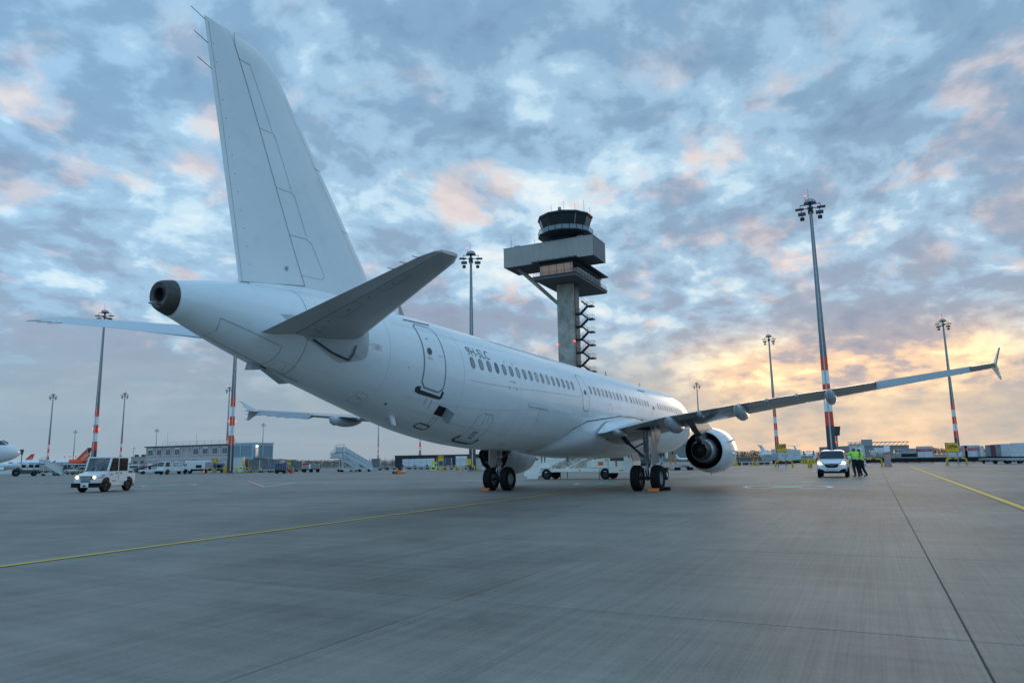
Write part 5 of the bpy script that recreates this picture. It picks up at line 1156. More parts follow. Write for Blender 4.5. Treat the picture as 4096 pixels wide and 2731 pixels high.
# ------------------------------------------------------------------ vans
def ringsec(X, w_, zb, zt, ex=4.5, n=28, tum=.10):
    r_ = []
    for i in range(n):
        a = 2*pi*i/n; cy = math.copysign(abs(cos(a))**(2/ex), cos(a)); sz = math.copysign(abs(sin(a))**(2/ex), sin(a))
        z = (zb+zt)/2+(zt-zb)/2*sz; k = max(0, (z-1.0)/.9); r_.append((X, w_*cy*(1-tum*k), z))
    return r_
def van(label, loc, rz, body, K=1.0, Hk=1.0, L=4.4, lit=False, detail=True, group=None, name='van'):
    t = thing(name, label, 'van', loc, rz, group); h2 = L/2
    st = [(h2, .60, .42, .86), (h2-.03, .78, .34, .98), (h2-.12, .87, .30, 1.05), (h2-.4, .915, .28, 1.12), (h2-.80, .92, .28, 1.20), (h2-.98, .92, .28, 1.25), (h2-1.3, .92, .28, 1.47*max(1, Hk*.94)), (h2-1.62, .92, .28, 1.69*Hk), (h2-1.95, .92, .28, 1.79*Hk), (h2-2.5, .92, .28, 1.83*Hk), (-h2+.25, .92, .28, 1.81*Hk), (-h2+.06, .90, .32, 1.72*Hk), (-h2, .84, .42, 1.55*Hk)]
    b_ = MB().loft([ringsec(*s) for s in st]).build('body', body, t, auto=50)
    a, c = (h2-.93, 1.265), (h2-1.63, 1.70*Hk)
    if detail is not None:
        y0, y1 = .78, .69*(1.0)
        n_ = Vector((c[1]-a[1], 0, a[0]-c[0])).normalized()*.03
        q = [Vector((a[0], -y0, a[1])), Vector((a[0], y0, a[1])), Vector((c[0], y1, c[1])), Vector((c[0], -y1, c[1]))]
        MB().add([v+n_ for v in q]+[v-n_*.2 for v in q], [(0, 1, 2, 3), (0, 4, 5, 1), (1, 5, 6, 2), (2, 6, 7, 3), (3, 7, 4, 0)]).build('windscreen', M('van_windscreen', (.02, .035, .048), .12, var=0, spec=.25), t)
    for s_ in (-1, 1):
        zt = 1.66*Hk; k_ = lambda z: .92*(1-.10*max(0, (z-1)/.9))+.012
        pts = [(h2-1.18, 1.22), (h2-1.70, zt), (h2-2.35, zt), (h2-2.35, 1.22)]
        m = MB(); m.add([(x, s_*k_(z), z) for x, z in pts]+[(x, s_*(k_(z)-.05), z) for x, z in pts], [(0, 1, 2, 3), (0, 4, 5, 1), (1, 5, 6, 2), (2, 6, 7, 3), (3, 7, 4, 0)]).build('side_window', M('van_side_glass', (.02, .028, .034), .06, var=0), t)
        if Hk > 1.2 or not detail:
            pts = [(h2-2.5, 1.22), (h2-2.5, zt), (-h2+.3, zt), (-h2+.3, 1.22)]
            MB().add([(x, s_*k_(z), z) for x, z in pts]+[(x, s_*(k_(z)-.05), z) for x, z in pts], [(0, 1, 2, 3), (0, 4, 5, 1), (1, 5, 6, 2), (2, 6, 7, 3), (3, 7, 4, 0)]).build('side_window', MATS['van_side_glass'], t)
        for X in (h2-.82, -h2+.80):
            arch(t, X, s_*.919, .34, .395, .29, BLK)
            wheel(t, (X, s_*.832, .325), .325, .21, .62, GREYP if not detail else DARK)
        mr = MB().box((h2-1.28, s_*1.06, 1.30), (.14, .2, .22)).build('door_mirror', body if detail else BLK, t, bevel=.04); MB().box((h2-1.24, s_*.95, 1.22), (.06, .12, .05)).build('mirror_stalk', BLK, mr)
        hl = MB().prism([(s_*.80, .90), (s_*.84, 1.02), (s_*.74, 1.05), (s_*.46, .97), (s_*.50, .90), (s_*.70, .83)], h2-.16, h2+.005, axis='x').build('headlamp', M('headlamp_glass', (.35, .37, .40), .1, var=0) if lit else M('headlamp_clear', (.45, .47, .5), .15, var=0), t, bevel=.02)
        if lit:
            MB().ball((h2+.0, s_*.73, .955), .085, 12, 8, (.5, 1.2, 1)).build('lit_bulb', HEADL, hl, smooth=True); MB().ball((h2+.005, s_*.62, .89), .04, 8, 5, (.5, 1.6, .8)).build('lit_indicator', HEADW, hl, smooth=True)
    MB().prism([(-.80, .30), (-.86, .50), (-.82, .60), (-.55, .53), (-.45, .43), (.45, .43), (.55, .53), (.82, .60), (.86, .50), (.80, .30)], h2-.25, h2+.03, axis='x').build('lower_bumper', RUBBER, t, bevel=.02)
    gr = MB().prism([(-.44, .86), (-.40, .92), (.40, .92), (.44, .86), (.36, .70), (.20, .645), (-.20, .645), (-.36, .70)], h2-.1, h2+.02, axis='x').build('grille', BLK, t, bevel=.015)
    if lit:
        ch = MB().tube((h2+.035, -.40, .895), (h2+.035, -.10, .845), .014, 6).tube((h2+.035, .40, .895), (h2+.035, .10, .845), .014, 6).build('chrome_wings', CHROME, gr)
        MB().path([(h2+.04, .075*cos(a_), .845+.075*sin(a_)) for a_ in [2*pi*i/16 for i in range(17)]], .012, 6).path([(h2+.04, -.06, .835), (h2+.04, 0, .855), (h2+.04, .06, .86)], .010, 5).build('round_badge', CHROME, gr, smooth=True)
        pl_ = MB().bx(h2+.03, h2+.045, -.26, .26, .50, .61).build('number_plate', MW, t); MB().bx(h2+.044, h2+.048, -.26, -.22, .505, .605).build('blue_band', MATS['blue_logo'], pl_)
        text('LDS FG 56', .085, INK, pl_, Vector((h2+.047, .02, .53)), (0, 1, 0), (0, 0, 1), ext=.002)
        for s_ in (-1, 1):
            MB().add([(h2-.98, s_*.83, 1.30), (h2-.98, s_*.90, 1.30), (h2-1.60, s_*.83, 1.68*Hk), (h2-1.60, s_*.77, 1.70*Hk)], [(0, 1, 2, 3)]).build('red_pillar_stripe', MR, t)
            MB().ball((h2-.02, s_*.70, .46), .045, 8, 5).build('fog_lamp', GREYP, t, smooth=True)
        q = lambda u: Vector((h2-.42-.30*u, 0, 1.145+.055*u))
        text('AVIATION', .10, MR, t, Vector((h2-.60, 0, 1.185)), (0, 1, 0), (-.98, 0, .2), ext=.003)
        MB().tube((h2-2.0, 0, 1.80), (h2-2.12, 0, 1.97), .012, 5).build('roof_aerial', BLK, t); MB().box((h2-1.45, 0, 1.55), (.05, .22, .1)).build('mirror', BLK, t)
    elif detail:
        MB().bx(h2+.01, h2+.03, -.26, .26, .48, .58).build('number_plate', MW, t)
    return t
vx, vrz = (22.0, -10.55, 0), pi
V1 = van('white van with both headlamps lit facing the camera beside two workers', vx, vrz, M('clean_van_white', (.72, .74, .76), .25, var=.03, coat=.5), lit=True)
SILV = M('silver_van_paint', (.34, .37, .40), .3, .4, var=.04, coat=.4)
van('silver high-roof van at the back of the row of three left of the tow tractor', gp(266, 186), heading(124, 266), SILV, Hk=1.45, L=5.9, detail=False, group='silver vans parked at left')
van('silver high-roof van in the middle of the row left of the tow tractor', gp(311, 180), heading(124, 311), SILV, Hk=1.42, L=5.9, detail=False, group='silver vans parked at left')
van('low silver van nearest the tow tractor roof in the parked row', gp(328, 172), heading(120, 328), SILV, Hk=1.05, L=5.0, detail=False, group='silver vans parked at left')
van('dark van parked between the low pale building and the cabin building', gp(578, 190), heading(100, 578), M('dark_blue_van', (.05, .07, .11), .3, var=.05), Hk=1.05, L=4.6, detail=False)
van('blue-grey car parked under the nose of the airliner', gp(2508, 120), heading(170), M('car_blue', (.05, .07, .10), .3, var=.05), Hk=.85, L=4.4, detail=False)
van('dark red-lit car left of the nose wheel', gp(2560, 118), heading(20), M('car_black', (.03, .03, .035), .3, var=.05), Hk=.82, L=4.4, detail=False)
van('white delivery van seen past the tow tractor at the road sign', gp(548, 215), heading(-80, 548), WHITE2, Hk=1.2, L=5.2, detail=False)
# two apron workers
hv = {'jacket': LIME, 'sleeve': LIME, 'skin': SKIN, 'hair': M('short_brown_hair', (.10, .06, .04), .7, var=.2), 'shoe': BLK, 'trousers': NAVY}
A1 = (21.40, -11.98, 0)
w1 = person('worker in a full hi-vis jacket leaning to the van window, back to the camera', A1, radians(28), pose(.30, 1.98, arm={'l': ((.22, .42, 1.22), (.34, .34, 1.30)), 'r': ((.16, -.34, 1.18), (.36, -.24, 1.06))}, legs={'l': ((-.02, .14, .52), (-.22, .18, .09)), 'r': ((.06, -.10, .52), (-.04, -.10, .09))}), hv)
def belt(t, zc, r, wd, lean, mat=REFL, name='reflective_band', ex=1.12):
    MB().loft([[(lean+r*cos(2*pi*i/20), r*ex*sin(2*pi*i/20), z) for i in range(20)] for z in (zc, zc+wd)], cap=False).build(name, mat, t, smooth=True)
w1.scale = (1.2, 1.2, 1)
belt(w1, 1.21, .235, .05, .045); belt(w1, 1.10, .225, .02, .02, NAVY, 'jacket_hem')
for s_ in (-1, 1): MB().path([(-.13, s_*.10, 1.24), (-.09, s_*.11, 1.42), (-.01, s_*.115, 1.58)], .016, 6).build('brace_tape', REFL, w1, smooth=True)
A2 = (21.95, -12.28, 0)
w2 = person('worker in dark clothes with a yellow-green vest and black hood, beside the leaning colleague', A2, radians(70), pose(.14, 1.92, arm={'l': ((.12, .30, 1.18), (.30, .22, 1.05)), 'r': ((-.02, -.32, 1.16), (.10, -.32, .92))}, legs={'l': ((.05, .12, .52), (-.05, .14, .09)), 'r': ((-.04, -.10, .52), (-.20, -.14, .09))}), {'jacket': M('hi_vis_yellow_vest', (.55, .72, .05), .7, var=.08), 'sleeve': NAVY, 'skin': SKIN, 'hair': NAVY, 'shoe': M('blue_shoe', (.03, .05, .22), .6, var=.1), 'trousers': NAVY})
w2.scale = (1.18, 1.18, 1)
belt(w2, 1.20, .232, .05, .03)
Jd = pose(.05, 1.7, arm={'l': ((.2, .26, 1.15), (.4, .2, 1.15)), 'r': ((.2, -.26, 1.15), (.4, -.2, 1.15))}, legs={'l': ((.42, .12, .85), (.6, .12, .45)), 'r': ((.42, -.12, .85), (.6, -.12, .45))})
for s in 'lr': Jd['to'+s] = (Jd['an'+s][0]+.15, Jd['an'+s][1], Jd['an'+s][2]-.04, .04)
# ------------------------------------------------------------------ barriers, signs, cones
def barrier(label, p0, p1, h=.85, group='yellow crash barriers', loops=1, posts=None):
    p0, p1 = Vector(p0), Vector(p1); d = p1-p0; L = d.length; rz = atan2(d.y, d.x)
    t = thing('crash_barrier', label, 'barrier', (p0.x, p0.y, 0), rz, group)
    r_ = .09; pts = [(0, 0, 0), (0, 0, h-.25), (.07, 0, h-.08), (.25, 0, h), (L-.25, 0, h), (L-.07, 0, h-.08), (L, 0, h-.25), (L, 0, 0)]
    MB().path(pts, r_, 8).build('hoop', YEL, t, smooth=True)
    n = max(2, int(L/.9))
    for i in range(n):
        x = .35+(L-.7)*(i+.25)/n; MB().lathe([(x, r_+.004), (x+(L-.7)/n*.45, r_+.004)], (0, 0, h), 'x', 8).build('black_band', BLK, t, smooth=True)
    for x in (0, L): MB().box((x, 0, .02), (.3, .3, .04)).build('foot_plate', YEL, t)
    return t
SGN = M('sign_yellow', (.90, .50, .015), .45, var=.04)
def stand_sign(label, mid, txt, w_=1.75, z0=1.75, z1=2.85, mid_rz=None):
    t = thing('stand_sign', label, 'sign', (mid[0], mid[1], 0), YAW-pi/2 if mid_rz is None else mid_rz)
    for s_ in (-1, 1): MB().bx(s_*w_*.38-.05, s_*w_*.38+.05, .02, .1, 0, z1+.02).build('leg', GALV, t)
    b_ = MB().bx(-w_/2, w_/2, -.06, .02, z0, z1).build('board', BLK, t); MB().bx(-w_/2+.05, w_/2-.05, -.075, -.06, z0+.05, z1-.05).build('face', SGN, b_)
    text(txt, .60, INK, b_, Vector((0, -.08, z0+.50)), (1, 0, 0), (0, 0, 1), width=w_*.80, bold=.018); text("52 22 43 N", .13, INK, b_, Vector((0, -.08, z0+.30)), (1, 0, 0), (0, 0, 1), width=w_*.6); text("13 30 17 E", .13, INK, b_, Vector((0, -.08, z0+.12)), (1, 0, 0), (0, 0, 1), width=w_*.6)
    return t
c9 = (Vector((66.25, -1.72, 0))+Vector((65.03, -3.5, 0)))/2
stand_sign('yellow D09 stand sign on two grey legs', c9, 'D09', 1.30, 1.95, 3.0)
barrier('yellow barrier hoop in front of the D09 sign', c9+RT*-1.08-FW*.6, c9+RT*1.08-FW*.6)
c9a = (Vector((70.15, -20.88, 0))+Vector((68.69, -22.45, 0)))/2
stand_sign('yellow D09A stand sign on two grey legs', c9a, 'D09A', 1.62, 1.55, 2.72)
barrier('yellow barrier hoop in front of the D09A sign', c9a+RT*-1.2-FW*.6, c9a+RT*1.2-FW*.6)
p10 = gp(1763, 112); stand_sign('yellow D10 stand sign under the belly of the airliner', p10, 'D10', 1.0, 1.55, 2.55)
barrier('yellow barrier hoop left of the D10 mast, half behind the green trolley', gp(1745, 111), gp(1772, 111)); barrier('yellow barrier hoop just right of the D10 sign', gp(1785, 112), gp(1830, 112)); barrier('yellow barrier hoop with litter box in front of the mast by D10', gp(1850, 108), gp(1898, 108)); barrier('yellow barrier hoop in front of the grey cabinet near D10', gp(1914, 108), gp(1960, 108))
p11 = gp(857, 148); stand_sign('yellow D11 stand sign before the cabin building', p11, 'D11', .98, 2.0, 3.15); stand_sign('yellow stand sign right of the blue-covered cart', gp(1152, 128), 'D10A', 1.0, 1.35, 2.35)
for a, c, lab in ((829, 857, 'yellow barrier hoop left of the blue generator, behind the traffic cone'), (862, 899, 'yellow barrier hoop in front of the blue generator'), (906, 943, 'yellow barrier hoop in front of the tall grey cabinet'), (948, 996, 'yellow barrier hoop behind the yellow-green tow head trolley'), (998, 1038, 'yellow barrier hoop in front of the grey dolly containers')):
    barrier(lab, gp(a, 146), gp(c, 146), .95)
barrier('yellow barrier hoop next to the red bag at the blue-covered cart', gp(1148, 124), gp(1175, 124), .9)
barrier('left yellow barrier hoop under the parked silver vans', gp(278, 168), gp(308, 168), .8); barrier('right yellow barrier hoop under the parked silver vans', gp(318, 168), gp(352, 168), .8)
pm = gp(3334, 90)
for a, c, lab in (((62.4, -5.95), (65.2, -5.95), 'yellow barrier side piece left of the white van'), ((62.3, -6.3), (62.3, -9.6), 'yellow barrier rail half hidden behind the white van'), ((62.2, -10.4), (62.2, -13.9), 'long yellow and black barrier rail behind the two workers')):
    barrier(lab, a, c, .95)
CONE = M('cone_orange', (.72, .12, .02), .55, var=.08)
def cone(label, loc, h=.75):
    t = thing('traffic_cone', label, 'cone', loc, 0, 'traffic cones'); MB().lathe([(.06, h*.22), (h, .03), (h, .001)], axis='z', n=16).build('body', CONE, t, smooth=True)
    for a, c in ((.34, .48), (.62, .76)): MB().lathe([(h*a, h*.22+(.03-h*.22)*(h*a-.06)/(h-.06)+.005), (h*c, h*.22+(.03-h*.22)*(h*c-.06)/(h-.06)+.005)], axis='z', n=16).build('white_band', MW, t, smooth=True)
    MB().bx(-h*.3, h*.3, -h*.3, h*.3, 0, .06).build('base', CONE, t, bevel=.015)
cone('orange traffic cone standing behind the white service truck', gp(815, 134), .95); cone('orange traffic cone on open apron under the fuselage', gp(1615, 96), .95)
# ------------------------------------------------------------------ cabinets and small apron gear
CABW = M('cabinet_white', (.56, .57, .56), .5, var=.06, dirt=.15)
def cabinet(label, mid, w_, h, dp=.9, rz=None, cap=True, mat=None):
    t = thing('utility_cabinet', label, 'cabinet', (mid[0], mid[1], 0), YAW-pi/2 if rz is None else rz)
    b_ = MB().bx(-w_/2, w_/2, 0, dp, .1, h).build('body', mat or CABW, t, bevel=.02)
    for k in range(2): MB().bx(-w_/2+.04+k*w_/2, k*w_/2-.04+.0, -.025, 0, .2, h-.12).build('door', mat or CABW, t, bevel=.008)
    MB().bx(-w_/2-.08, w_/2+.08, -.1, dp+.08, h, h+.09).build('roof', GREYP, t); MB().bx(-w_/2-.05, w_/2+.05, -.05, dp+.05, 0, .1).build('plinth', GREYP, t)
    MB().box((.1, -.04, h*.45), (.04, .03, .16)).build('handle', DARK, t)
    return t
k1 = cabinet('tall pale cabinet with small signs behind the two workers', ((80.82+79.27)/2, (-10.48-12.12)/2), 1.72, 2.9)
MB().bx(-.1, .45, -.05, -.03, 2.0, 2.45).build('notice', MW, k1); MB().bx(-.08, .12, -.05, -.03, 2.55, 2.75).build('notice', YEL, k1)
k2 = cabinet('wide grey-white cabinet at the foot of the banded mast by the cabin building', gp(940, 146), 2.85, 3.2, 1.4)
MB().bx(-1.1, -.8, -.05, -.03, 1.1, 1.6).build('meter_box', DARK, k2); MB().bx(-1.05, -.85, -.05, -.03, 2.3, 2.7).build('notice', MW, k2)
cabinet('grey-white cabinet behind the left engine under the fuselage', gp(1922, 112), 1.6, 2.0)
def trolley(label, loc, mat, h=1.6, w_=.75, cat='trolley', top=None):
    t = thing('fire_extinguisher_trolley', label, cat, loc, YAW-pi/2)
    MB().lathe([(.22, .05), (.26, .24), (h*.75, .24), (h*.84, .14), (h*.86, .05)], axis='z', n=14).build('cylinder', mat, t, smooth=True)
    MB().lathe([(.16, .40), (h*.55, .36), (h*.72, .31)], axis='z', n=12).build('plastic_cover', M('clear_cover', (.48, .46, .47), .2, var=.1, alpha=.55), t, smooth=True)
    for s_ in (-1, 1): wheel(t, (s_*.32, 0, .16), .16, .07, .5, rz=pi/2)
    MB().path([(-.22, .1, .2), (-.24, .2, h*.95), (.24, .2, h*.95), (.22, .1, .2)], .025, 6).build('handle', DARK, t)
    MB().bx(-.4, .4, -.2, .3, .02, .14).build('base', top or RED, t); MB().bx(-.36, .36, -.1, -.06, h*.9, h*1.25).build('sign', MW, t) if h > 1.9 else None
    return t
trolley('covered red fire extinguisher trolley right of the yellow barrier', (67.2, -14.59, 0), RED, 2.0); trolley('grey hooded extinguisher trolley beside the yellow-green tow head', gp(975, 143), GREYP, 1.7)
NEON = M('neon_yellow_paint', (.55, .85, .02), .45, var=.05)
def towhead(label, loc, mat=NEON, h=1.35):
    t = thing('wheel_chock_stand', label, 'stand', loc, YAW-pi/2)
    for s_ in (-1, 1): MB().tube((s_*.42, 0, .1), (s_*.28, 0, h), .05, 6).build('upright', mat, t); wheel(t, (s_*.42, .05, .1), .1, .06, .5, rz=pi/2)
    for k in range(3): z = .3+.45*k; MB().tube((-.40+.05*k, 0, z), (.40-.05*k, 0, z), .04, 6).build('rung', mat, t)
    MB().bx(-.5, .5, -.15, .15, h-.08, h+.06).build('top_tray', mat, t); MB().box((0, 0, h+.12), (.7, .2, .1)).build('stored_chocks', YEL, t)
towhead('neon yellow chock stand left of the D10 barriers', gp(1736, 106)); towhead('neon yellow chock stand in front of the wide cabinet', gp(962, 141), h=1.9)
t = thing('tow_bar_head', 'small orange and black cable roller lying by the cone under the fuselage', 'ground gear', gp(1590, 96), YAW-pi/2)
MB().prism([(-.65, 0), (.65, 0), (.55, .3), (.3, .55), (-.1, .45), (-.55, .2)], -.3, .3).build('cover', ORG, t, bevel=.04); MB().tube((-.5, -.35, .18), (-.5, .35, .18), .17, 12).build('roller', BLK, t); MB().box((.35, 0, .6), (.5, .5, .25)).build('reel', BLK, t, bevel=.04); MB().tube((-.1, -.33, .1), (-.1, .33, .1), .12, 10).build('roller', BLK, t)
def frame_stand(label, p, mat, w_=1.5, h=2.6, black=False, group=None):
    t = thing('a_frame_stand', label, 'stand', p, YAW-pi/2, group)
    for s_ in (-1, 1):
        MB().tube((s_*w_/2, 0, 0), (0, 0, h), .08, 6).build('leg', mat, t)
        if black:
            for k in (.55, .8): a, c = Vector((s_*w_/2, 0, 0)).lerp(Vector((0, 0, h)), k), Vector((s_*w_/2, 0, 0)).lerp(Vector((0, 0, h)), k+.12); MB().tube(a, c, .09, 6).build('black_band', BLK, t)
        MB().tube((s_*w_/2, 0, .3), (s_*w_/2, .9, 0), .06, 6).build('back_stay', mat, t)
    MB().tube((-w_/2*.87, 0, .35), (w_/2*.87, 0, .35), .08, 6).build('cross_bar', mat, t); MB().tube((-w_/2, 0, .05), (w_/2, 0, .05), .08, 6).build('foot_bar', mat, t)
    MB().lathe([(h-.05, .05), (h, .14), (h+.25, .12), (h+.3, .02)], axis='z', n=8).build('top_cap', BLK, t); return t
frame_stand('orange A-frame tail prop on the dolly seen left of the right engine', gp(2694, 92), ORG, 1.05, 2.0, group='A-frame props'); frame_stand('orange A-frame tail prop half hidden by the right engine', gp(2775, 92), ORG, 1.0, 1.9, group='A-frame props')
for px, d, lab in ((2938, 126, 'yellow and black A-frame prop at the right edge of the engine'), (2952, 136, 'second yellow and black A-frame prop just behind the engine edge'), (3023, 128, 'yellow and black A-frame prop standing alone left of the D09 sign'), (3136, 146, 'yellow A-frame prop seen through the legs of the D09 sign'), (3219, 138, 'black-topped A-frame prop before the parked jet noses'), (3258, 138, 'yellow A-frame prop just left of the white van')):
    frame_stand(lab, gp(px, d), YEL, 1.15, 2.1, True, 'A-frame props')
# ------------------------------------------------------------------ dollies, containers, carts
def dolly(label, p, rz, L=3.4, W=1.7, mat=None, h=.5, group='cargo dollies', rail=True):
    t = thing('cargo_dolly', label, 'dolly', p, rz, group); mat = mat or DARK
    MB().bx(-L/2, L/2, -W/2, W/2, h-.12, h).build('deck', mat, t)
    fr = MB()
    for s_ in (-1, 1): fr.bx(-L/2, L/2, s_*W/2-.05, s_*W/2+.05, h-.2, h+.08)
    fr.build('side_rail', STEEL if rail else mat, t)
    for x in (-L*.34, L*.34):
        for s_ in (-1, 1): wheel(t, (x, s_*W*.36, .2), .2, .14, .5)
    for x in (-.9, -.3, .3, .9): MB().tube((x, -W/2+.06, h+.02), (x, W/2-.06, h+.02), .05, 6).build('roller', STEEL, t)
    MB().tube((L/2, 0, .35), (L/2+.9, 0, .25), .04, 6).build('tow_bar', mat, t)
    return t
ALU = M('container_aluminium', (.33, .345, .355), .42, .6, var=.15, vscale=2, dirt=.15); CVW = M('container_white_cover', (.56, .57, .585), .5, var=.1, vscale=1.2, dirt=.2); FOIL = M('crumpled_film', (.45, .40, .34), .16, .35, var=.4, vscale=1.8, bump=1, bscale=3)
def uld(label, p, rz, L=2.0, W=1.5, H=1.6, z=.52, mat=None, slant=.42, stripe=None, word=None, group='air cargo containers', ground=True):
    t = thing('cargo_container', label, 'container', (p[0], p[1], z), rz, group); mat = mat or ALU
    MB().prism([(-L/2+slant, 0), (L/2, 0), (L/2, H), (-L/2, H), (-L/2, slant*1.3)], -W/2, W/2).build('shell', mat, t, bevel=.02)
    MB().bx(-L/2+slant, L/2, -W/2-.03, W/2+.03, -.02, .05).build('base', STEEL, t)
    for x in (-L/2+.03, L/2-.03): MB().bx(x-.04, x+.04, -W/2-.02, -W/2, .4, H).build('edge_post', STEEL, t)
    if stripe: MB().bx(-L/2+.06, L/2-.06, -W/2-.02, -W/2-.005, H*.52, H*.76).build('red_band', stripe, t)
    if word:
        MB().bx(-L/2+.15, L/2-.15, -W/2-.02, -W/2-.004, H*.78, H*.97).build('label_panel', MW, t); text(word, .20, INK, t, Vector((0, -W/2-.026, H*.82)), (1, 0, 0), (0, 0, 1), width=L*.6)
    return t
fr_ = YAW-pi/2   # long side towards the camera
words = ['AKE 3141 BA', 'AKE 2065 BA', 'AKE 9152 BA', 'DPE 410 BA', 'AKE 7718 BA']
for i, px in enumerate((1624, 1650, 1672, 1697, 1722)):
    d = 166-3*i; p = gp(px, d)
    dolly('cargo dolly under the %s silver container of the row below the belly' % ('first', 'second', 'third', 'fourth', 'fifth')[i], p, fr_, 1.7, 1.7)
    uld('silver slant-sided container, %s from left in the row before the dark block' % ('first', 'second', 'third', 'fourth', 'fifth')[i], p, fr_+(pi if i % 2 else 0), 1.5, 1.5, 1.65, .60, M('worn_light_container', (.62, .64, .66), .42, .2, var=.12, vscale=2), .45, None, words[i])
for i, (px, m_) in enumerate(((1765, 'blue_side'), (1790, 'blue_side'))):
    p = gp(px, 140); dolly('cargo dolly under the %s blue-sided container behind the D10 sign' % ('left', 'right')[i], p, fr_, 2.3, 1.6); uld('%s blue-sided container behind the D10 sign' % ('left', 'right')[i], p, fr_, 1.7, 1.5, 1.6, .6, M('blue_side', (.05, .075, .14), .5, var=.1), .4)
p = gp(1846, 135); dolly('cargo dolly under the white container left of the D10 mast', p, fr_, 2.4, 1.6); uld('white container with lettered panel left of the D10 mast', p, fr_, 2.1, 1.5, 1.9, .6, CVW, .3, None, 'CARGO')
for i, px in enumerate((1020, 1066, 1100)):
    p = gp(px, 148-3*i); dolly('cargo dolly carrying the %s grey container right of the orange one' % ('first', 'second', 'third')[i], p, fr_, 3.2, 1.7); uld('%s grey metal container right of the orange one at the cabin building' % ('first', 'second', 'third')[i], p, fr_, 2.3, 1.6, 2.0, .6, M('old_grey_container', (.16, .18, .19), .5, .5, var=.25, vscale=2), .5)
p = gp(986, 150); dolly('cargo dolly carrying the orange container', p, fr_, 2.3, 1.6); uld('orange tarpaulin covered container right of the wide cabinet', p, fr_, 1.75, 1.5, 2.15, .55, M('orange_tarp', (.32, .12, .02), .7, var=.2, vscale=2, bump=.5, bscale=6), .12)
for i, px in enumerate((1172, 1197)):
    p = gp(px, 152); dolly('cargo dolly holding the %s stack of grey crates right of the blue cart' % ('left', 'right')[i], p, fr_, 2.2, 1.6); uld('%s grey container right of the blue-covered cart' % ('left', 'right')[i], p, fr_, 1.6, 1.5, 1.6+.3*(1-i), .6, MATS['old_grey_container'], .1)
p = gp(1505, 150); dolly('cargo dolly at the foot of the parked passenger stairs', p, fr_, 2.2, 1.6); uld('grey container right of the parked passenger stairs', p, fr_, 1.8, 1.5, 1.9, .5, MATS['old_grey_container'], .1)
for i, px in enumerate((1536, 1562)):
    dolly('empty cargo dolly, %s of two between stairs and silver containers' % ('left', 'right')[i], gp(px, 156), fr_, 2.4, 1.6)
# blue-tarpaulin cart and baggage cart
t = thing('baggage_cart', 'caged cart with blue tarpaulin hanging off its right side', 'cart', gp(1121, 122), fr_+.12)
MB().bx(-.85, .85, -.7, .7, .45, .55).build('deck', DARK, t); cg = MB()
for x in (-.85, -.4, .05, .5, .85):
    for y in (-.7, .7): cg.tube((x, y, .5), (x, y, 2.2), .035, 4)
for z in (.9, 1.35, 1.8, 2.2):
    for y in (-.7, .7): cg.tube((-.85, y, z), (.85, y, z), .03, 4)
    for x in (-.85, .85): cg.tube((x, -.7, z), (x, .7, z), .03, 4)
cg.build('cage', GALV, t)
BLUE = M('blue_tarpaulin', (.03, .07, .26), .6, var=.2, vscale=3, bump=.5, bscale=5)
tm = []
for i in range(10):
    u = i/9; tm.append([(.95+.16*sin(7*v+u*4)*.5+.25*v, -.75+1.5*u, 2.35-1.75*v+.05*sin(u*9)) for v in [k/8 for k in range(9)]])
tarp = MB().loft(tm, cap=False, closed=False).build('tarpaulin', BLUE, t, smooth=True); md = tarp.modifiers.new('thick', 'SOLIDIFY'); md.thickness = .03
MB().bx(-.8, .8, -.6, .6, .55, 1.7).build('bales', M('dark_blue_bales', (.04, .06, .12), .7, var=.3, vscale=4), t, bevel=.06)
MB().prism([(-.9, 2.2), (.9, 2.2), (.95, 2.32), (0, 2.5), (-.95, 2.3)], -.75, .75).build('roof_sheet', M('grey_sheet', (.25, .28, .32), .6, var=.15), t)
for x in (-.6, .6):
    for y in (-.5, .5): wheel(t, (x, y, .24), .24, .14, .5)
t = thing('baggage_cart', 'low baggage cart with grey boxes and a bright red bag on top', 'cart', gp(1244, 132), fr_+.1)
MB().bx(-1.6, 1.6, -.75, .75, .5, .62).build('deck', DARK, t); MB().bx(-1.3, -.3, -.6, .6, .62, 1.35).build('box', ALU, t, bevel=.02); MB().bx(.0, 1.5, -.6, .6, .62, 1.5).build('box', M('grey_boxes', (.27, .27, .27), .7, var=.15, vscale=3), t, bevel=.03); MB().bx(-.28, -.02, -.62, .6, .62, 1.5).build('box', MW, t)
MB().box((-.95, -.1, 1.5), (1.1, .9, .4)).build('red_bag', M('red_bag', (.55, .02, .02), .6, var=.15), t, bevel=.15); MB().box((-1.45, -.5, .75), (.22, .3, .5)).build('yellow_bag', YEL, t, bevel=.06)
for x in (-1.2, 0, 1.2):
    for y in (-.6, .6): wheel(t, (x, y, .27), .27, .15, .5)
MB().tube((-1.6, 0, .5), (-2.3, 0, .4), .04, 6).build('tow_bar', DARK, t)
t = thing('sandbag', 'small red bag on the apron beside the yellow barrier', 'bag', gp(1163, 122), fr_); MB().ball((0, 0, .3), .34, 10, 6, (1, .8, .9)).build('sack', MATS['red_bag'], t, smooth=True); MB().tube((0, 0, .55), (.03, 0, .68), .09, 8, .14).build('knot', MATS['red_bag'], t)
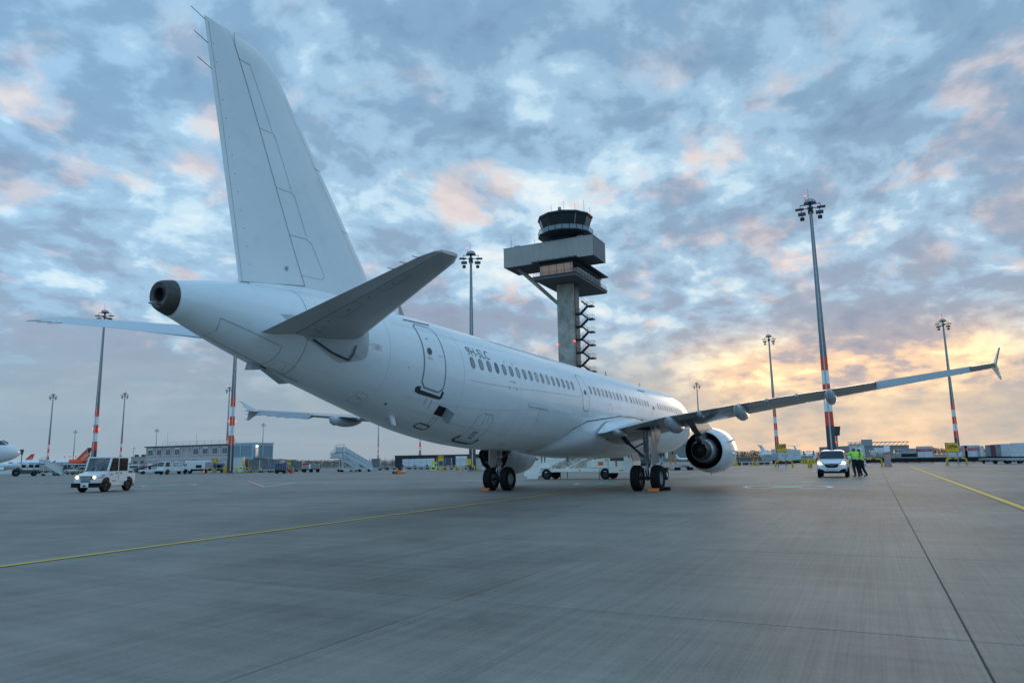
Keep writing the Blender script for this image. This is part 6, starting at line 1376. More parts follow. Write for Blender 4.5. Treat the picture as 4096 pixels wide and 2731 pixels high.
# blue generator and yellow bin at D11
t = thing('ground_generator', 'blue ground generator with dark louvres between sign and cabinet', 'generator', gp(877, 150), fr_)
MB().bx(-1.05, 1.05, -.6, .6, .4, 1.9).build('housing', M('generator_blue', (.05, .11, .20), .5, var=.1), t, bevel=.08); MB().bx(-.5, .5, -.64, -.6, .7, 1.6).build('louvre', BLK, t)
for x in (-.7, .7): wheel(t, (x, -.5, .28), .28, .16, .5)
MB().box((.9, 0, 2.0), (.2, .2, .2)).build('exhaust', DARK, t)
t = thing('grit_bin', 'yellow grit bin leaning on the tall cabinet', 'bin', gp(903, 147), fr_); MB().bx(-.42, .42, -.35, .35, 0, 1.15).build('tub', YEL, t, bevel=.05); MB().prism([(-.46, 1.15), (.46, 1.15), (.40, 1.35), (-.40, 1.28)], -.4, .4).build('lid', YEL, t, bevel=.03)
t = thing('grit_bin', 'yellow litter box on the barrier by the mast near D10', 'bin', gp(1877, 107.5), fr_); MB().bx(-.28, .28, -.2, .2, .95, 1.75).build('tub', YEL, t, bevel=.04); MB().bx(-.3, .3, -.22, .22, 1.75, 1.85).build('lid', YEL, t)
for s_ in (-.18, .18): MB().tube((s_, 0, 0), (s_, 0, .95), .03, 6).build('leg', DARK, t)
# ------------------------------------------------------------------ right-hand cargo row on long roller bed
bed = thing('roller_bed', 'long dark roller bed carrying the wrapped pallets at right', 'roller bed', (112.3, -21.2, 0), -pi/2)
MB().bx(-16, 10.5, -1.3, 1.3, .50, .72).build('deck', BLK, bed)
for x in range(-15, 11, 2): MB().bx(x-.12, x+.12, -1.2, 1.2, 0, .5).build('leg', DARK, bed)
for x in [-15.5+.9*i for i in range(29)]: MB().tube((x, -1.2, .73), (x, 1.2, .73), .05, 6).build('roller', GALV, bed)
MB().bx(-16, 10.5, -1.25, -1.15, .04, .5).build('skirt', BLK, bed); MB().bx(-16.05, 10.55, -1.36, -1.3, .40, .80).build('edge_rail', BLK, bed)
bz = .80
def at_row(px): # where that bearing meets the bed line X = 112.3
    d0, d1 = 60, 260
    for _ in range(40):
        m_ = (d0+d1)/2
        if gp(px, m_).x < 112.3: d0 = m_
        else: d1 = m_
    return gp(px, d0)
def pallet(label, px, L, H, mat, word=None, panel=None):
    p = at_row(px); t = thing('wrapped_pallet', label, 'pallet', (p.x, p.y, bz), -pi/2, 'pallets on the roller bed')
    MB().bx(-L/2, L/2, -1.15, 1.15, 0, .06).build('base', STEEL, t)
    m = MB(); n = 10
    rg = []
    for z in [.06+H*k/8 for k in range(9)]:
        rg.append([(L/2*.97*max(-1, min(1, 1.35*cos(a)))+random.uniform(-.06, .06), 1.1*max(-1, min(1, 1.35*sin(a)))+random.uniform(-.06, .06), z) for a in [2*pi*i/24 for i in range(24)]])
    m.loft(rg).build('load', mat, t, smooth=True)
    if word: MB().bx(-L*.42, L*.42, -1.22, -1.19, H*.78, H*1.0).build('label_panel', MW, t); text(word, .22, INK, t, Vector((0, -1.23, H*.83)), (1, 0, 0), (0, 0, 1), width=L*.6)
    nt_ = MB()
    for k in range(4): x = -L/2+L*(k+.5)/4; nt_.tube((x, -1.2, .05), (x+.2, -1.2, H), .015, 3)
    nt_.build('net_strap', DARK, t); return t
def box_ct(label, px, L, H, mat, stripe=None, word=None, low=None):
    p = at_row(px); t = thing('cargo_container', label, 'container', (p.x, p.y, bz), -pi/2, 'containers on the roller bed')
    MB().bx(-L/2, L/2, -1.15, 1.15, .02, H).build('shell', mat, t, bevel=.025); MB().bx(-L/2-.02, L/2+.02, -1.18, 1.18, 0, .07).build('base', STEEL, t)
    for x in (-L/2, L/2): MB().bx(x-.05, x+.05, -1.19, -1.15, .07, H).build('edge_post', STEEL, t)
    if stripe: MB().bx(-L/2+.08, L/2-.08, -1.175, -1.155, H*.53, H*.77).build('red_band', stripe, t); text('worldwide', .2, MW, t, Vector((.1, -1.18, H*.60)), (1, 0, 0), (0, 0, 1), width=L*.6)
    if word: text(word, .20, INK, t, Vector((0, -1.165, H*.84)), (1, 0, 0), (0, 0, 1), width=L*.62)
    if low: MB().bx(-L/2+.1, L/2-.1, -1.175, -1.155, .15, H*.45).build('dark_opening', low, t)
    return t
CB = M('container_blue', (.03, .045, .12), .5, var=.1); CR = M('container_red_band', (.50, .035, .06), .5, var=.08)
pallet('film-wrapped pallet at the left end of the roller bed', 3522, 3.2, 1.35, FOIL, 'AKE 52 TH'); pallet('narrow film-wrapped pallet beside the open container', 3594, 1.1, 1.5, FOIL); pallet('tall film-wrapped pallet with a pale top behind the extinguisher trolley', 3530, 2.4, 1.75, FOIL, 'MIN 5 ETH 34')
box_ct('open-fronted container with a lettered white top', 3638, 2.55, 1.62, ALU, None, 'AIRFRANCE 34', MATS['bay_black']); box_ct('white container with a red band left of the D09A sign', 3702, 2.35, 1.95, CVW, CR, 'PMC 5541 TK'); box_ct('white container with a red band half hidden by the D09A sign', 3828, 2.3, 1.85, CVW, CR, 'AKN 7', None); box_ct('white container with red and yellow bands right of the D09A mast', 3888, 2.3, 1.95, CVW, CR, 'AAX 31 TK', None); box_ct('dark blue container end beside the D09A mast', 3862, .75, 1.9, CB); box_ct('plain pale container at the right end of the roller bed', 3923, .9, 1.8, CVW)
# near right trailers with tall containers
for i, (px, d) in enumerate(((3978, 97), (4030, 92), (4085, 95))):
    dolly('red-tipped steel dolly, %s of three at the right edge' % ('left', 'middle', 'right')[i], gp(px, d), fr_+.25, 2.6, 2.3, GALV, .62, 'steel dollies at the right edge')
for i, (px, d, m_) in enumerate(((3990, 136, M('grey_tarpaulin', (.22, .235, .25), .6, var=.2, vscale=1.5)), (4012, 131, M('maroon_tarpaulin', (.15, .035, .06), .6, var=.2)), (4034, 126, MATS['grey_tarpaulin']), (4058, 121, CVW), (4100, 113, CVW))):
    t = thing('cargo_container', 'tall wrapped container at the right edge, %s from left' % ('first', 'second', 'third', 'fourth', 'fifth')[i], 'container', (*gp(px, d)[:2], .75), fr_+.55, 'tall containers at the right edge')
    MB().bx(-1.6, 1.6, -1.15, 1.15, .02, 2.15).build('shell', m_, t, bevel=.03); MB().bx(-1.65, 1.65, -1.2, 1.2, -.75, .02).build('trailer_deck', BLK, t)
    for x in (-1.5, 0, 1.5): MB().bx(x-.06, x+.06, -1.19, -1.15, .05, 2.15).build('edge_post', M('maroon_strap', (.16, .03, .06), .6, var=.1) if i != 3 else STEEL, t)
    text('AKE 7214', .22, INK, t, Vector((.2, -1.165, 1.75)), (1, 0, 0), (0, 0, 1))
# pallets behind the right engine, green dollies with the covered white container
for i, px in enumerate((2968, 2998, 3028, 3058)):
    p = gp(px, 132); dolly('low dark dolly, %s of four carrying grey stacks by the right engine' % ('first', 'second', 'third', 'fourth')[i], p, fr_, 1.5, 1.6, DARK, .55)
    t = thing('pallet_stack', 'grey stack of flat pallets, %s from left beside the right engine' % ('first', 'second', 'third', 'fourth')[i], 'pallets', (*p[:2], .60), fr_, 'grey pallet stacks')
    for k in range(7): MB().bx(-.72, .72, -.7, .7, .14*k, .14*k+.11).build('pallet', M('pallet_dark', (.055, .06, .065), .6, var=.2) if i < 3 else ALU, t)
GRN = M('dolly_green', (.05, .28, .03), .5, var=.1)
for i, px in enumerate((3130, 3165, 3205, 3245)):
    dolly('green-edged low dolly, %s of four between the D09 sign and the van' % ('first', 'second', 'third', 'fourth')[i], gp(px, 150), fr_, 2.0, 1.7, GRN, .6, rail=False)
for i, px in enumerate((3127, 3142, 3158, 3172)):
    t = thing('cargo_container', 'white covered container, %s in the file behind the D09 sign' % ('nearest', 'second', 'third', 'farthest')[i], 'container', (*gp(px, 140+8*i)[:2], .62), fr_+.35, 'white covered containers behind D09')
    MB().bx(-1.3, 1.3, -1.3, 1.3, .02, 2.25).build('shell', CVW, t, bevel=.05); MB().bx(-1.32, 1.32, -1.32, 1.32, -.05, .04).build('base', STEEL, t)
    for x in (-.9, .2): MB().prism([(x, 1.0), (x+.25, 1.3), (x+.15, .7)], -1.32, -1.305).build('printed_mark', NAVY, t)
    MB().bx(-1.2, 1.2, -1.2, 1.2, -.62, -.05).build('dolly_frame', DARK, t)
for i, (px, d) in enumerate(((2686, 86), (2735, 88), (2785, 86))):
    dolly('bare steel dolly, %s of three between nose wheel and right engine' % ('left', 'middle', 'right')[i], gp(px, d), fr_+.1, 2.2, 1.5, GALV, .55)
t = thing('baggage_cart', 'grey open cart left of the D09 sign behind the props', 'cart', gp(3078, 140), fr_); MB().bx(-1.3, 1.3, -.8, .8, .6, .7).build('deck', DARK, t)
for k in range(6): MB().bx(-1.25, 1.25, -.8, -.76, .8+.2*k, .93+.2*k).build('side_slat', ALU, t)
for x in (-.9, .9): wheel(t, (x, -.6, .25), .25, .14, .5)
# ------------------------------------------------------------------ passenger stairs
def stairs_unit(label, loc, rz, H=2.6, L=4.6, W=1.5, mat=None, plat=1.4, side='solid', truck=False, group=None, canopy=False):
    """rises along +x from x=0 to x=L, platform beyond; built on a wheeled chassis"""
    t = thing('passenger_stairs', label, 'stairs', loc, rz, group); mat = mat or WHITE2
    n = max(8, int(H/.2)); z0 = .35
    for i in range(n):
        u = (i+.5)/n; MB().box((L*u, 0, z0+(H-z0)*(i+1)/n), (L/n*1.05, W-.1, .05)).build('step', GALV, t)
    for s_ in (-1, 1):
        sgn = MB().prism([(-.15, z0-.1), (.25, z0-.15), (L, H-.35), (L, H+.02), (-.15, z0+.25)], s_*W/2-.04, s_*W/2+.04).build('stringer', mat, t)
        if side == 'solid' or (side == 'far' and s_ == -1): MB().prism([(.1, z0+.25), (L, H), (L, H+1.0), (.35, z0+1.25)], s_*W/2-.02, s_*W/2+.02).build('side_panel', mat, t)
        else:
            r_ = MB()
            for i in range(9): u = i/8; r_.tube((L*u, s_*W/2, z0+(H-z0)*u), (L*u, s_*W/2, z0+(H-z0)*u+1.0), .022, 5)
            r_.tube((0, s_*W/2, z0+1.0), (L, s_*W/2, H+1.0), .025, 5); r_.build('handrail', GALV, t)
        MB().bx(L+.1, L+plat, s_*W/2-.02, s_*W/2+.02, H+.05, H+.95).build('platform_panel', mat, t) if side != 'far' or s_ == -1 else None
        MB().path([(L, s_*W/2, H), (L, s_*W/2, H+1.35), (L+plat*.7, s_*W/2, H+1.35), (L+plat, s_*W/2, H+1.0), (L+plat, s_*W/2, H)], .03, 6).build('guard_rail', GALV, t)
    MB().bx(L, L+plat, -W/2, W/2, H-.12, H).build('platform', DARK, t)
    if not truck:
        MB().bx(.3, L+.6, -W/2+.1, W/2-.1, .32, .46).build('chassis', mat, t)
        for x in (.7, L*.45, L+.3):
            for s_ in (-1, 1): wheel(t, (x, s_*W*.42, .24), .24, .15, .5)
        for s_ in (-1, 1): MB().tube((L*.55, s_*.55, .45), (L+.1, s_*.55, H-.15), .06, 6).tube((L+.2, s_*.6, .4), (L+.2, s_*.6, H-.1), .06, 6).build('support_leg', mat, t)
    return t
s1 = stairs_unit('tall white passenger stairs parked open on the apron below the left wing', gp(1492, 128), heading(84, 1492), 3.5, 5.2, 1.5, M('pale_stair_paint', (.50, .53, .54), .5, var=.06, dirt=.1), 1.6, 'far')
s2 = stairs_unit('lower white passenger stairs standing directly behind the taller ones', gp(1440, 134), heading(84, 1440), 2.6, 3.6, 1.4, MATS['pale_stair_paint'], 1.9, 'far')
stairs_unit('folded white passenger stairs by the silver vans at far left', gp(249, 152), heading(76, 249), 2.5, 3.2, 1.4, M('greenish_white_paint', (.56, .60, .56), .5, var=.06, dirt=.2), 1.1, 'solid')
# stair truck at the front door
T = thing('stair_truck', 'cream passenger stair truck standing beyond the fuselage between the wheels', 'truck', (19.35, 6.7, 0), -pi/2)   # local x = towards -Y (cab end), front door of aircraft
MB().bx(-3.2, 3.6, -.95, .95, .55, .80).build('chassis', CREAM, T, bevel=.02)
for x in (-2.65, 2.05):
    for s_ in (-1, 1): wheel(T, (x, s_*.86, .40), .40, .24, .52)
    for s_ in (-1, 1): MB().prism([(x-.62, .55), (x-.45, .92), (x+.45, .92), (x+.62, .55), (x+.50, .55), (x+.38, .84), (x-.38, .84), (x-.50, .55)], s_*.80, s_*1.02).build('mudguard', CREAM, T)
MB().prism([(2.35, .45), (4.15, .45), (4.2, 1.25), (3.95, 2.05), (2.35, 2.1)], -1.0, 1.0).build('cab', CREAM, T, bevel=.03)
for s_ in (-1, 1):
    MB().prism([(2.5, 1.32), (3.55, 1.32), (3.45, 1.95), (2.5, 1.95)], s_*1.0, s_*1.012).build('side_window', GLSD, T); MB().prism([(3.62, .55), (3.60, 1.3), (2.45, 1.3), (2.45, .55)], s_*1.0, s_*1.01).build('door', CREAM, T)
    MB().tube((4.0, s_*1.05, 1.75), (4.0, s_*1.25, 1.75), .02, 5).build('mirror_arm', BLK, T); MB().box((4.0, s_*1.27, 1.7), (.06, .16, .35)).build('mirror', BLK, T)
    MB().prism([(1.0, .85), (2.3, .85), (2.3, 1.55), (1.0, 1.40), (.65, 1.2), (.65, .85)], s_*.60, s_*.98).build('engine_cover', CREAM, T, bevel=.02); MB().bx(1.55, 1.95, s_*.98, s_*.99, 1.0, 1.28).build('orange_panel', ORG, T); MB().bx(2.05, 2.3, s_*1.0, s_*1.015, 1.38, 1.46).build('reflector', AMB, T)
    MB().bx(2.9, 3.0, s_*1.02, s_*1.05, .95, 1.45).build('red_extinguisher', RED, T); MB().bx(3.15, 3.5, s_*1.0, s_*1.02, .6, .68).build('reflector', AMB, T); MB().bx(0, .15, s_*.95, s_*.97, .62, .72).build('reflector', AMB, T)
MB().add([(4.19, -.9, 1.32), (4.19, .9, 1.32), (4.0, .9, 2.0), (4.0, -.9, 2.0), (4.21, -.9, 1.32), (4.21, .9, 1.32), (4.02, .9, 2.0), (4.02, -.9, 2.0)], [(4, 5, 6, 7), (3, 2, 1, 0), (0, 1, 5, 4), (2, 3, 7, 6)]).build('windscreen', GLSD, T)
MB().bx(4.05, 4.25, -1.0, 1.0, .42, .62).build('bumper', M('hazard_brown', (.25, .17, .04), .5, var=.4, vscale=5), T)
sx = MB()
for i in range(16): u = i/15; MB().box((-4.2+7.3*u, 0, .45+3.0*u), (.42, 1.3, .05)).build('step', DARK, T)
for s_ in (-1, 1):
    MB().prism([(-4.6, .25), (-4.0, .30), (3.2, 3.22), (3.2, 3.45), (-4.6, .66)], s_*.72, s_*.78).build('stringer', CREAM, T)
    MB().prism([(-4.6, .66), (-4.45, .95), (-1.2, 2.6), (3.2, 4.4), (3.2, 3.45)], s_*.75, s_*.79).build('side_panel', CREAM, T)
    MB().prism([(-4.3, .05), (-3.4, .05), (-3.35, .25), (-2.2, .72), (-2.4, .85), (-4.3, .35)], s_*.86, s_*.92).build('lower_skirt', CREAM, T)
    lt = MB()
    A, B = (Vector((-2.2, s_*.62, .95)), Vector((2.8, s_*.62, 3.1))); A2, B2 = A+Vector((.55, 0, -.35)), B+Vector((.55, 0, -.35))
    lt.tube(A, B, .05, 4).tube(A2, B2, .05, 4)
    for k in range(9): lt.tube(A.lerp(B, k/8), A2.lerp(B2, k/8), .035, 4)
    lt.build('lift_ladder', CREAM, T)
    MB().tube((1.9, s_*.5, .8), (2.3, s_*.5, 2.9), .06, 6).tube((-.6, s_*.5, .8), (.9, s_*.5, 2.2), .05, 6).build('lift_strut', CREAM, T)
    for x in (-1.6, 1.5): MB().tube((x, s_*.7, .55), (x, s_*.7, .05), .03, 6).build('jack_leg', DARK, T)
MB().bx(3.15, 4.45, -.8, .8, 3.28, 3.42).build('platform', CREAM, T)
MB().path([(-4.62, .8, .15), (-4.7, .8, .4), (-4.6, .8, .9)], .03, 6).build('hose', BLK, T, smooth=True)
# ------------------------------------------------------------------ service truck and air unit by the cabin building
T = thing('service_truck', 'white open-bed service truck parked before the cabin building', 'truck', gp(694, 138), heading(128, 694))
MB().prism([(3.0, .5), (3.0, 1.5), (2.75, 2.45), (1.55, 2.5), (1.55, .5)], -1.0, 1.0).build('cab', WHITE2, T, bevel=.05)
MB().bx(-3.0, 1.55, -1.0, 1.0, .6, 1.45).build('bed', WHITE2, T, bevel=.03); MB().bx(-2.2, -1.2, -.9, .9, 1.45, 2.1).build('pump_box', GREYP, T, bevel=.02)
for s_ in (-1, 1):
    MB().prism([(2.7, 1.5), (2.55, 2.3), (1.75, 2.3), (1.75, 1.5)], s_*1.0, s_*1.012).build('side_window', GLSD, T); MB().prism([(2.75, .65), (2.75, 1.48), (1.72, 1.48), (1.72, .65)], s_*1.0, s_*1.01).build('door', WHITE2, T)
    for x in (2.1, -1.9): wheel(T, (x, s_*.85, .42), .42, .25, .52); arch(T, x, s_*1.006, .45, .52, .55, BLK)
    r_ = MB()
    for x in (1.4, .5, -.4, -1.2): r_.tube((x, s_*.95, 1.45), (x, s_*.95, 2.25), .03, 5)
    for z in (1.85, 2.25): r_.tube((1.4, s_*.95, z), (-1.2, s_*.95, z), .03, 5)
    r_.build('bed_rail', MW, T); MB().bx(-1.0, -.7, s_*1.0, s_*1.01, .85, 1.0).build('placard', AMB, T)
MB().add([(3.01, -.85, 1.5), (3.01, .85, 1.5), (2.79, .85, 2.35), (2.79, -.85, 2.35), (3.0, -.85, 1.48), (3.0, .85, 1.48), (2.76, .85, 2.37), (2.76, -.85, 2.37)], [(0, 1, 2, 3), (0, 4, 5, 1), (2, 6, 7, 3)]).build('windscreen', GLSD, T)
MB().box((2.2, 0, 2.55), (.3, .3, .12)).build('beacon', RED, T); MB().bx(2.98, 3.06, -1, 1, .45, .7).build('bumper', BLK, T)
t = thing('air_conditioning_unit', 'white trailer air conditioning unit behind the service truck', 'trailer', gp(790, 146), heading(96, 790))
MB().prism([(2.6, 1.0), (2.8, 1.7), (2.2, 2.55), (-2.4, 2.6), (-2.7, 2.2), (-2.7, .85), (1.0, .85)], -1.0, 1.0).build('housing', WHITE2, t, bevel=.12)
MB().bx(-2.5, 2.4, -.85, .85, .5, .85).build('chassis', DARK, t); MB().bx(-2.72, -1.2, -1.01, 1.01, 1.0, 2.3).build('end_panel', ALU, t, bevel=.06)
for s_ in (-1, 1):
    MB().bx(-.6, .5, s_*1.0, s_*1.012, 1.1, 1.7).build('louvre', BLK, t); MB().bx(-1.6, -1.3, s_*1.01, s_*1.02, 1.0, 1.15).build('placard', AMB, t)
    for x in (-1.4, 1.4): wheel(t, (x, s_*.8, .36), .36, .22, .52)
t = thing('belt_loader', 'white belt loader with dark belt between tow tractor and service truck', 'loader', gp(600, 150), heading(100, 600))
MB().prism([(3.2, .9), (3.3, 1.1), (-2.6, 2.3), (-2.8, 2.05)], -.45, .45).build('belt', DARK, t); MB().bx(-2, 2.2, -.75, .75, .5, .95).build('chassis', WHITE2, t, bevel=.05)
for x in (-1.3, 1.4):
    for s_ in (-1, 1): wheel(t, (x, s_*.7, .35), .35, .2, .52)
r_ = MB()
for i in range(6): x = -2.4+i*1.0; r_.tube((x, .45, 2.25-.2*i-.05), (x, .45, 3.0-.2*i), .025, 4)
r_.tube((-2.4, .45, 3.0), (2.6, .45, 2.0), .03, 4); r_.build('hand_rail', GALV, t); MB().box((.2, .5, 1.3), (.5, .3, .7)).build('operator_seat', DARK, t)
# pushback tractor and small trucks at far left
T = thing('pushback_tractor', 'low white aircraft pushback tractor with a big rear wheel at the left edge', 'tractor', gp(52, 150), heading(92, 52))
MB().prism([(4.4, .45), (4.4, 1.0), (.4, 1.25), (.2, .5)], -1.5, 1.5).build('front_body', WHITE2, T, bevel=.05); MB().prism([(.2, .5), (.4, 1.2), (-.6, 1.9), (-1.6, 1.3), (-4.4, 1.25), (-4.4, .5)], -1.5, 1.5).build('rear_body', M('tractor_dark_body', (.06, .065, .07), .5, var=.1), T, bevel=.05)
cb = MB()
for x in (-1.6, -2.9, -4.0):
    MB().bx(x-.5, x+.45, -1.3, 1.3, 1.3, 2.5).build('cab', WHITE2, T, bevel=.04); MB().bx(x-.42, x+.36, -1.32, 1.32, 1.75, 2.4).build('cab_window', GLSD, T)
for x, r_ in ((-.4, .72), (3.4, .35), (-3.6, .5)):
    for s_ in (-1, 1): wheel(T, (x, s_*1.35, r_), r_, .45, .5)
for i, (px, d, lab) in enumerate(((157, 232, 'white box truck behind the folded stairs at far left'), (186, 236, 'pale box truck right of the white one at far left'))):
    t = thing('box_truck', lab, 'truck', gp(px, d), heading(95, px), 'box trucks at far left'); MB().bx(-2.6, 1.4, -1.1, 1.1, .8, 3.1).build('box_body', CVW if i else BEIGE, t, bevel=.03); MB().prism([(1.5, .5), (3.0, .5), (3.0, 1.3), (2.6, 2.2), (1.5, 2.2)], -1.05, 1.05).build('cab', WHITE2, t, bevel=.05); MB().bx(-2.6, 3.0, -.9, .9, .45, .8).build('chassis', DARK, t)
    for x in (-1.6, 2.1):
        for s_ in (-1, 1): wheel(t, (x, s_*.95, .42), .42, .25, .52)
        MB().prism([(2.85, 1.4), (2.55, 2.1), (1.7, 2.1), (1.7, 1.4)], 1.05, 1.062).build('side_window', GLSD, t)
# dark docking displays and lamp posts
def display(label, px, py0, py1, d, wpx):
    p = gp(px, d); z1, z0 = hz(px, py0, d), hz(px, py1, d); w_ = wpx*d/FPX
    t = thing('docking_display', label, 'display', p, fr_); MB().bx(-.12, .12, .1, .3, 0, z1-.1).build('pole', MG, t)
    MB().prism([(-w_/2*.8, z0), (w_/2*.6, z0), (w_/2, z1), (-w_/2, z1)], -.2, .1).build('cabinet', BLK, t); MB().bx(-w_*.35, w_*.35, -.215, -.2, z0+.15, z1-.15).build('screen', M('dark_screen', (.02, .025, .03), .15, var=0), t)
    MB().bx(-.14, .14, .08, .32, 1.0, 2.4).build('red_band', MR, t); return t
display('black docking display on a red pole beside the white nose at left', 79, 1797, 1817, 230, 15); display('black docking display left of the big banded mast', 351, 1790, 1809, 200, 12)
t = display('black display board on a slim pole right of the tallest mast', 3358, 1704, 1741, 118, 30); 
for k in (-1, 1): MB().ball((k*.25, .2, 3.6), .13, 8, 5).build('obstruction_light', REDL, t)
for px, d, lab in ((342, 260, 'street lamp behind the second orange tail'), (529, 260, 'street lamp over the pale low building')):
    p = gp(px, d); t = thing('street_lamp', lab, 'lamp post', p, fr_, 'street lamps'); MB().tube((0, 0, 0), (0, 0, 8.4), .09, 6).build('pole', GALV, t); MB().box((.3, 0, 8.45), (.9, .25, .12)).build('lamp_head', DARK, t)
t = thing('road_sign', 'round red no-entry sign beside the cabin building', 'sign', gp(574, 175), fr_); MB().tube((0, 0, 0), (0, 0, 2.3), .04, 6).build('pole', GALV, t); MB().tube((0, -.05, 2.3), (0, -.08, 2.3), .42, 16).build('disc', RED, t); MB().bx(-.3, .3, -.1, -.08, 2.24, 2.36).build('white_bar', MW, t)
# ------------------------------------------------------------------ other aircraft
ORJ = M('orange_livery', (.78, .075, .012), .35, var=.05)
def jet(label, nose, rz, fin_mat=WHITE, belly=None, word=None, k=1.0, name='parked_airliner', windows=True, ttail=False, cat='airplane'):
    """front is +x, nose tip at the origin; about 37 m long at k = 1"""
    t = thing(name, label, cat, (nose[0], nose[1], 0), rz)
    X = [0, -.35, -.9, -1.8, -3.0, -4.5, -6, -24, -27, -30, -33, -35.5, -37.2]; zt = [3.65, 4.05, 4.45, 5.0, 5.5, 5.82, 5.9, 5.9, 5.9, 5.88, 5.8, 5.65, 5.4]; zb = [3.3, 2.95, 2.62, 2.3, 2.0, 1.82, 1.78, 1.78, 1.9, 2.6, 3.4, 4.1, 4.6]; ww = [.1, .62, 1.02, 1.36, 1.68, 1.9, 1.975, 1.975, 1.93, 1.7, 1.25, .8, .35]
    X, zt, zb, ww = X[::-1], zt[::-1], zb[::-1], ww[::-1]
    def S(x, th, off=0):
        a, b_, w_ = pchip(X, zt, x), pchip(X, zb, x), pchip(X, ww, x)+off; return Vector((x*k, -w_*sin(th)*k, ((a+b_)/2+((a-b_)/2+off)*cos(th))*k))
    MB().loft([[tuple(S(x, 2*pi*i/32)) for i in range(32)] for x in frange(-37.2, -6, .9)+frange(-6, 0, .2)[1:]]).build('fuselage', WHITE, t, smooth=True)
    if belly: MB().loft([[tuple(S(x, 2*pi*i/32, .02)) for i in range(32)] for x in frange(-37.1, -26.5, .7)]).build('tail_colour', belly, t, smooth=True)
    fz = 5.6*k
    f = MB().prism([(-29.2*k, fz), (-34.6*k, fz), (-36.3*k, 11.7*k), (-34.3*k, 11.7*k)], -.16*k, .16*k).build('fin', fin_mat, t, bevel=.05*k)
    if word:
        for s_ in (-1, 1):
            d = Vector((-5.3, 0, 6.1)).normalized(); 
            text(word, 1.75*k, MW, f, Vector((-31.4*k, s_*.19*k, 5.75*k)), d if s_ == 1 else -d, Vector((-d.z, 0, d.x)) if s_ == 1 else Vector((-d.z, 0, d.x)), align='LEFT' if s_ == 1 else 'RIGHT') if s_ == 1 else None
    zs = 11.5 if ttail else 5.0; xo = -1.6 if ttail else 0
    for s_ in (-1, 1):
        MB().add([((-32.2+xo)*k, s_*.5*k, zs*k), ((-35.3+xo)*k, s_*.5*k, zs*k), ((-36.2+xo)*k, s_*6.1*k, (zs+.6)*k), ((-34.9+xo)*k, s_*6.1*k, (zs+.6)*k), ((-32.2+xo)*k, s_*.5*k, (zs+.3)*k), ((-35.3+xo)*k, s_*.5*k, (zs+.1)*k), ((-36.2+xo)*k, s_*6.1*k, (zs+.68)*k), ((-34.9+xo)*k, s_*6.1*k, (zs+.72)*k)], [(0, 1, 2, 3), (7, 6, 5, 4), (0, 3, 7, 4), (1, 5, 6, 2), (2, 6, 7, 3), (0, 4, 5, 1)]).build('tailplane', WGREY, t)
        MB().add([(-11.7*k, s_*1.8*k, 2.5*k), (-18*k, s_*1.8*k, 2.4*k), (-18.2*k, s_*6.4*k, 3.1*k), (-20.8*k, s_*16.9*k, 4.3*k), (-19.4*k, s_*16.9*k, 4.35*k), (-11.7*k, s_*1.8*k, 3.2*k), (-18*k, s_*1.8*k, 2.6*k), (-18.2*k, s_*6.4*k, 3.25*k), (-20.8*k, s_*16.9*k, 4.4*k), (-19.4*k, s_*16.9*k, 4.5*k)], [(4, 3, 2, 1, 0), (5, 6, 7, 8, 9), (0, 5, 9, 4), (1, 6, 5, 0), (2, 7, 6, 1), (3, 8, 7, 2), (4, 9, 8, 3)]).build('wing', WGREY, t)
        MB().add([(-19.5*k, s_*16.95*k, 4.3*k), (-20.9*k, s_*16.95*k, 4.3*k), (-21.3*k, s_*17.2*k, 5.4*k), (-20.9*k, s_*17.2*k, 5.4*k), (-19.5*k, s_*17.02*k, 4.3*k), (-20.9*k, s_*17.02*k, 4.3*k), (-21.3*k, s_*17.27*k, 5.4*k), (-20.9*k, s_*17.27*k, 5.4*k)], [(0, 1, 2, 3), (7, 6, 5, 4), (0, 3, 7, 4), (1, 5, 6, 2), (2, 6, 7, 3)]).build('wing_tip', fin_mat, t)
        ey, ex, ez = (s_*2.6, -27.5, 4.6) if ttail else (s_*5.75, -11.2, 1.75)
        MB().lathe([(ex*k, .85*k), ((ex-.3)*k, 1.0*k), ((ex-1.5)*k, 1.12*k), ((ex-3.4)*k, .9*k), ((ex-4.6)*k, .4*k), ((ex-4.6)*k, .02)], (0, ey*k, ez*k), 'x', 20).lathe([((ex-.1)*k, .85*k), ((ex-.6)*k, .02)], (0, ey*k, ez*k), 'x', 20).build('engine', belly or WHITE, t, smooth=True)
        if not ttail: MB().prism([((ex-1)*k, 2.7*k), ((ex-4)*k, 2.6*k), ((ex-4)*k, 3.0*k), ((ex-1.4)*k, 2.9*k)], ey*k-.15*k, ey*k+.15*k).build('pylon', WHITE, t)
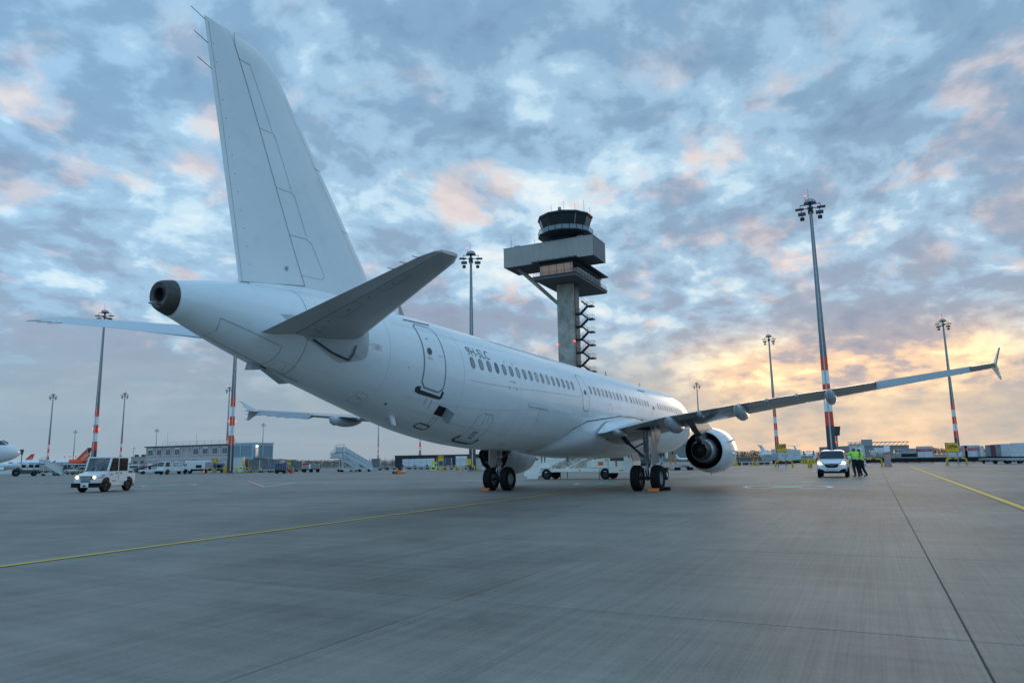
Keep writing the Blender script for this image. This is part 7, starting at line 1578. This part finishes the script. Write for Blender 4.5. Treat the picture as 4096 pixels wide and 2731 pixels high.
    for s_ in (-1, 1):
        for q in (((-1.25, .05), (-1.50, .78), (-2.10, .55), (-1.95, .05)), ((-1.60, .92), (-2.60, 1.16), (-2.85, .80), (-2.20, .58)), ((-2.72, 1.17), (-3.40, 1.22), (-3.40, .88), (-2.97, .82))):
            m = MB(); n = 4
            rows = [[S(*(Vector(q[0]).lerp(Vector(q[1]), u/n).lerp(Vector(q[3]).lerp(Vector(q[2]), u/n), v/n)*1)[:1], s_*(Vector(q[0]).lerp(Vector(q[1]), u/n).lerp(Vector(q[3]).lerp(Vector(q[2]), u/n), v/n))[1], .015) for u in range(n+1)] for v in range(n+1)]
            m.loft(rows, cap=False, closed=False).build('cockpit_window', GLSD, t, smooth=True)
    if windows:
        wr = MB()
        for s_ in (-1, 1):
            for i in range(44):
                x = -5.6-.56*i; a = 1.27
                wr.add([S(x-.13, s_*(a-.08), .02), S(x+.13, s_*(a-.08), .02), S(x+.13, s_*(a+.08), .02), S(x-.13, s_*(a+.08), .02)], [(0, 1, 2, 3)])
        wr.build('window_row', WF, t, kind='stuff')
    for x, ys in ((-5.0, (-.25, .25)), (-17.6, (-3.8, 3.8))):
        for y in ys: wheel(t, (x*k, y*k, .5*k), .5*k, .35*k, .5); MB().tube((x*k, y*k, .5*k), (x*k, y*k*.98, 2.4*k), .1*k, 6).build('gear_leg', GREYP, t)
    return t
j1 = jet('white airliner nose with dark cockpit panes entering at the left edge', gp(72, 89), heading(-84, 72))
MB().bx(-1.62, -1.56, -1.12, -1.10, 3.3, 3.75).build('static_port_panel', MW, j1) if False else None
jet('distant airliner with orange fin and slanted white lettering, left one', gp(-132, 470), heading(86, -132), ORJ, ORJ, 'easyJet'); jet('distant airliner with orange fin and white lettering beside the big banded mast', gp(14, 345), heading(86, 14), ORJ, ORJ, 'easyJet'); jet('distant white airliner facing right in front of the left orange fin', gp(110, 430), heading(-96, 110), ORJ, None)
JW = M('jet_navy', (.03, .05, .16), .4, var=.05)
bj = jet('small white business jet with a navy fin edge behind the D09 sign', gp(3238, 255), heading(-88, 3238), WHITE, None, None, .46, 'business_jet', False, True)
text('T7-ARG', .45, NAVY, bj, Vector((-15.0, -.10, 4.0)), (1, 0, .0), (0, 0, 1)) if False else None
jet('small white jet nose just left of the white van', gp(3266, 262), heading(-152, 3266), WHITE, None, None, .46, 'business_jet', False, True)
jet('tiny distant white airliner in front of the green-grey hangar', gp(2790, 300), heading(-90), WHITE, None, None, .25, 'distant_aircraft', False)
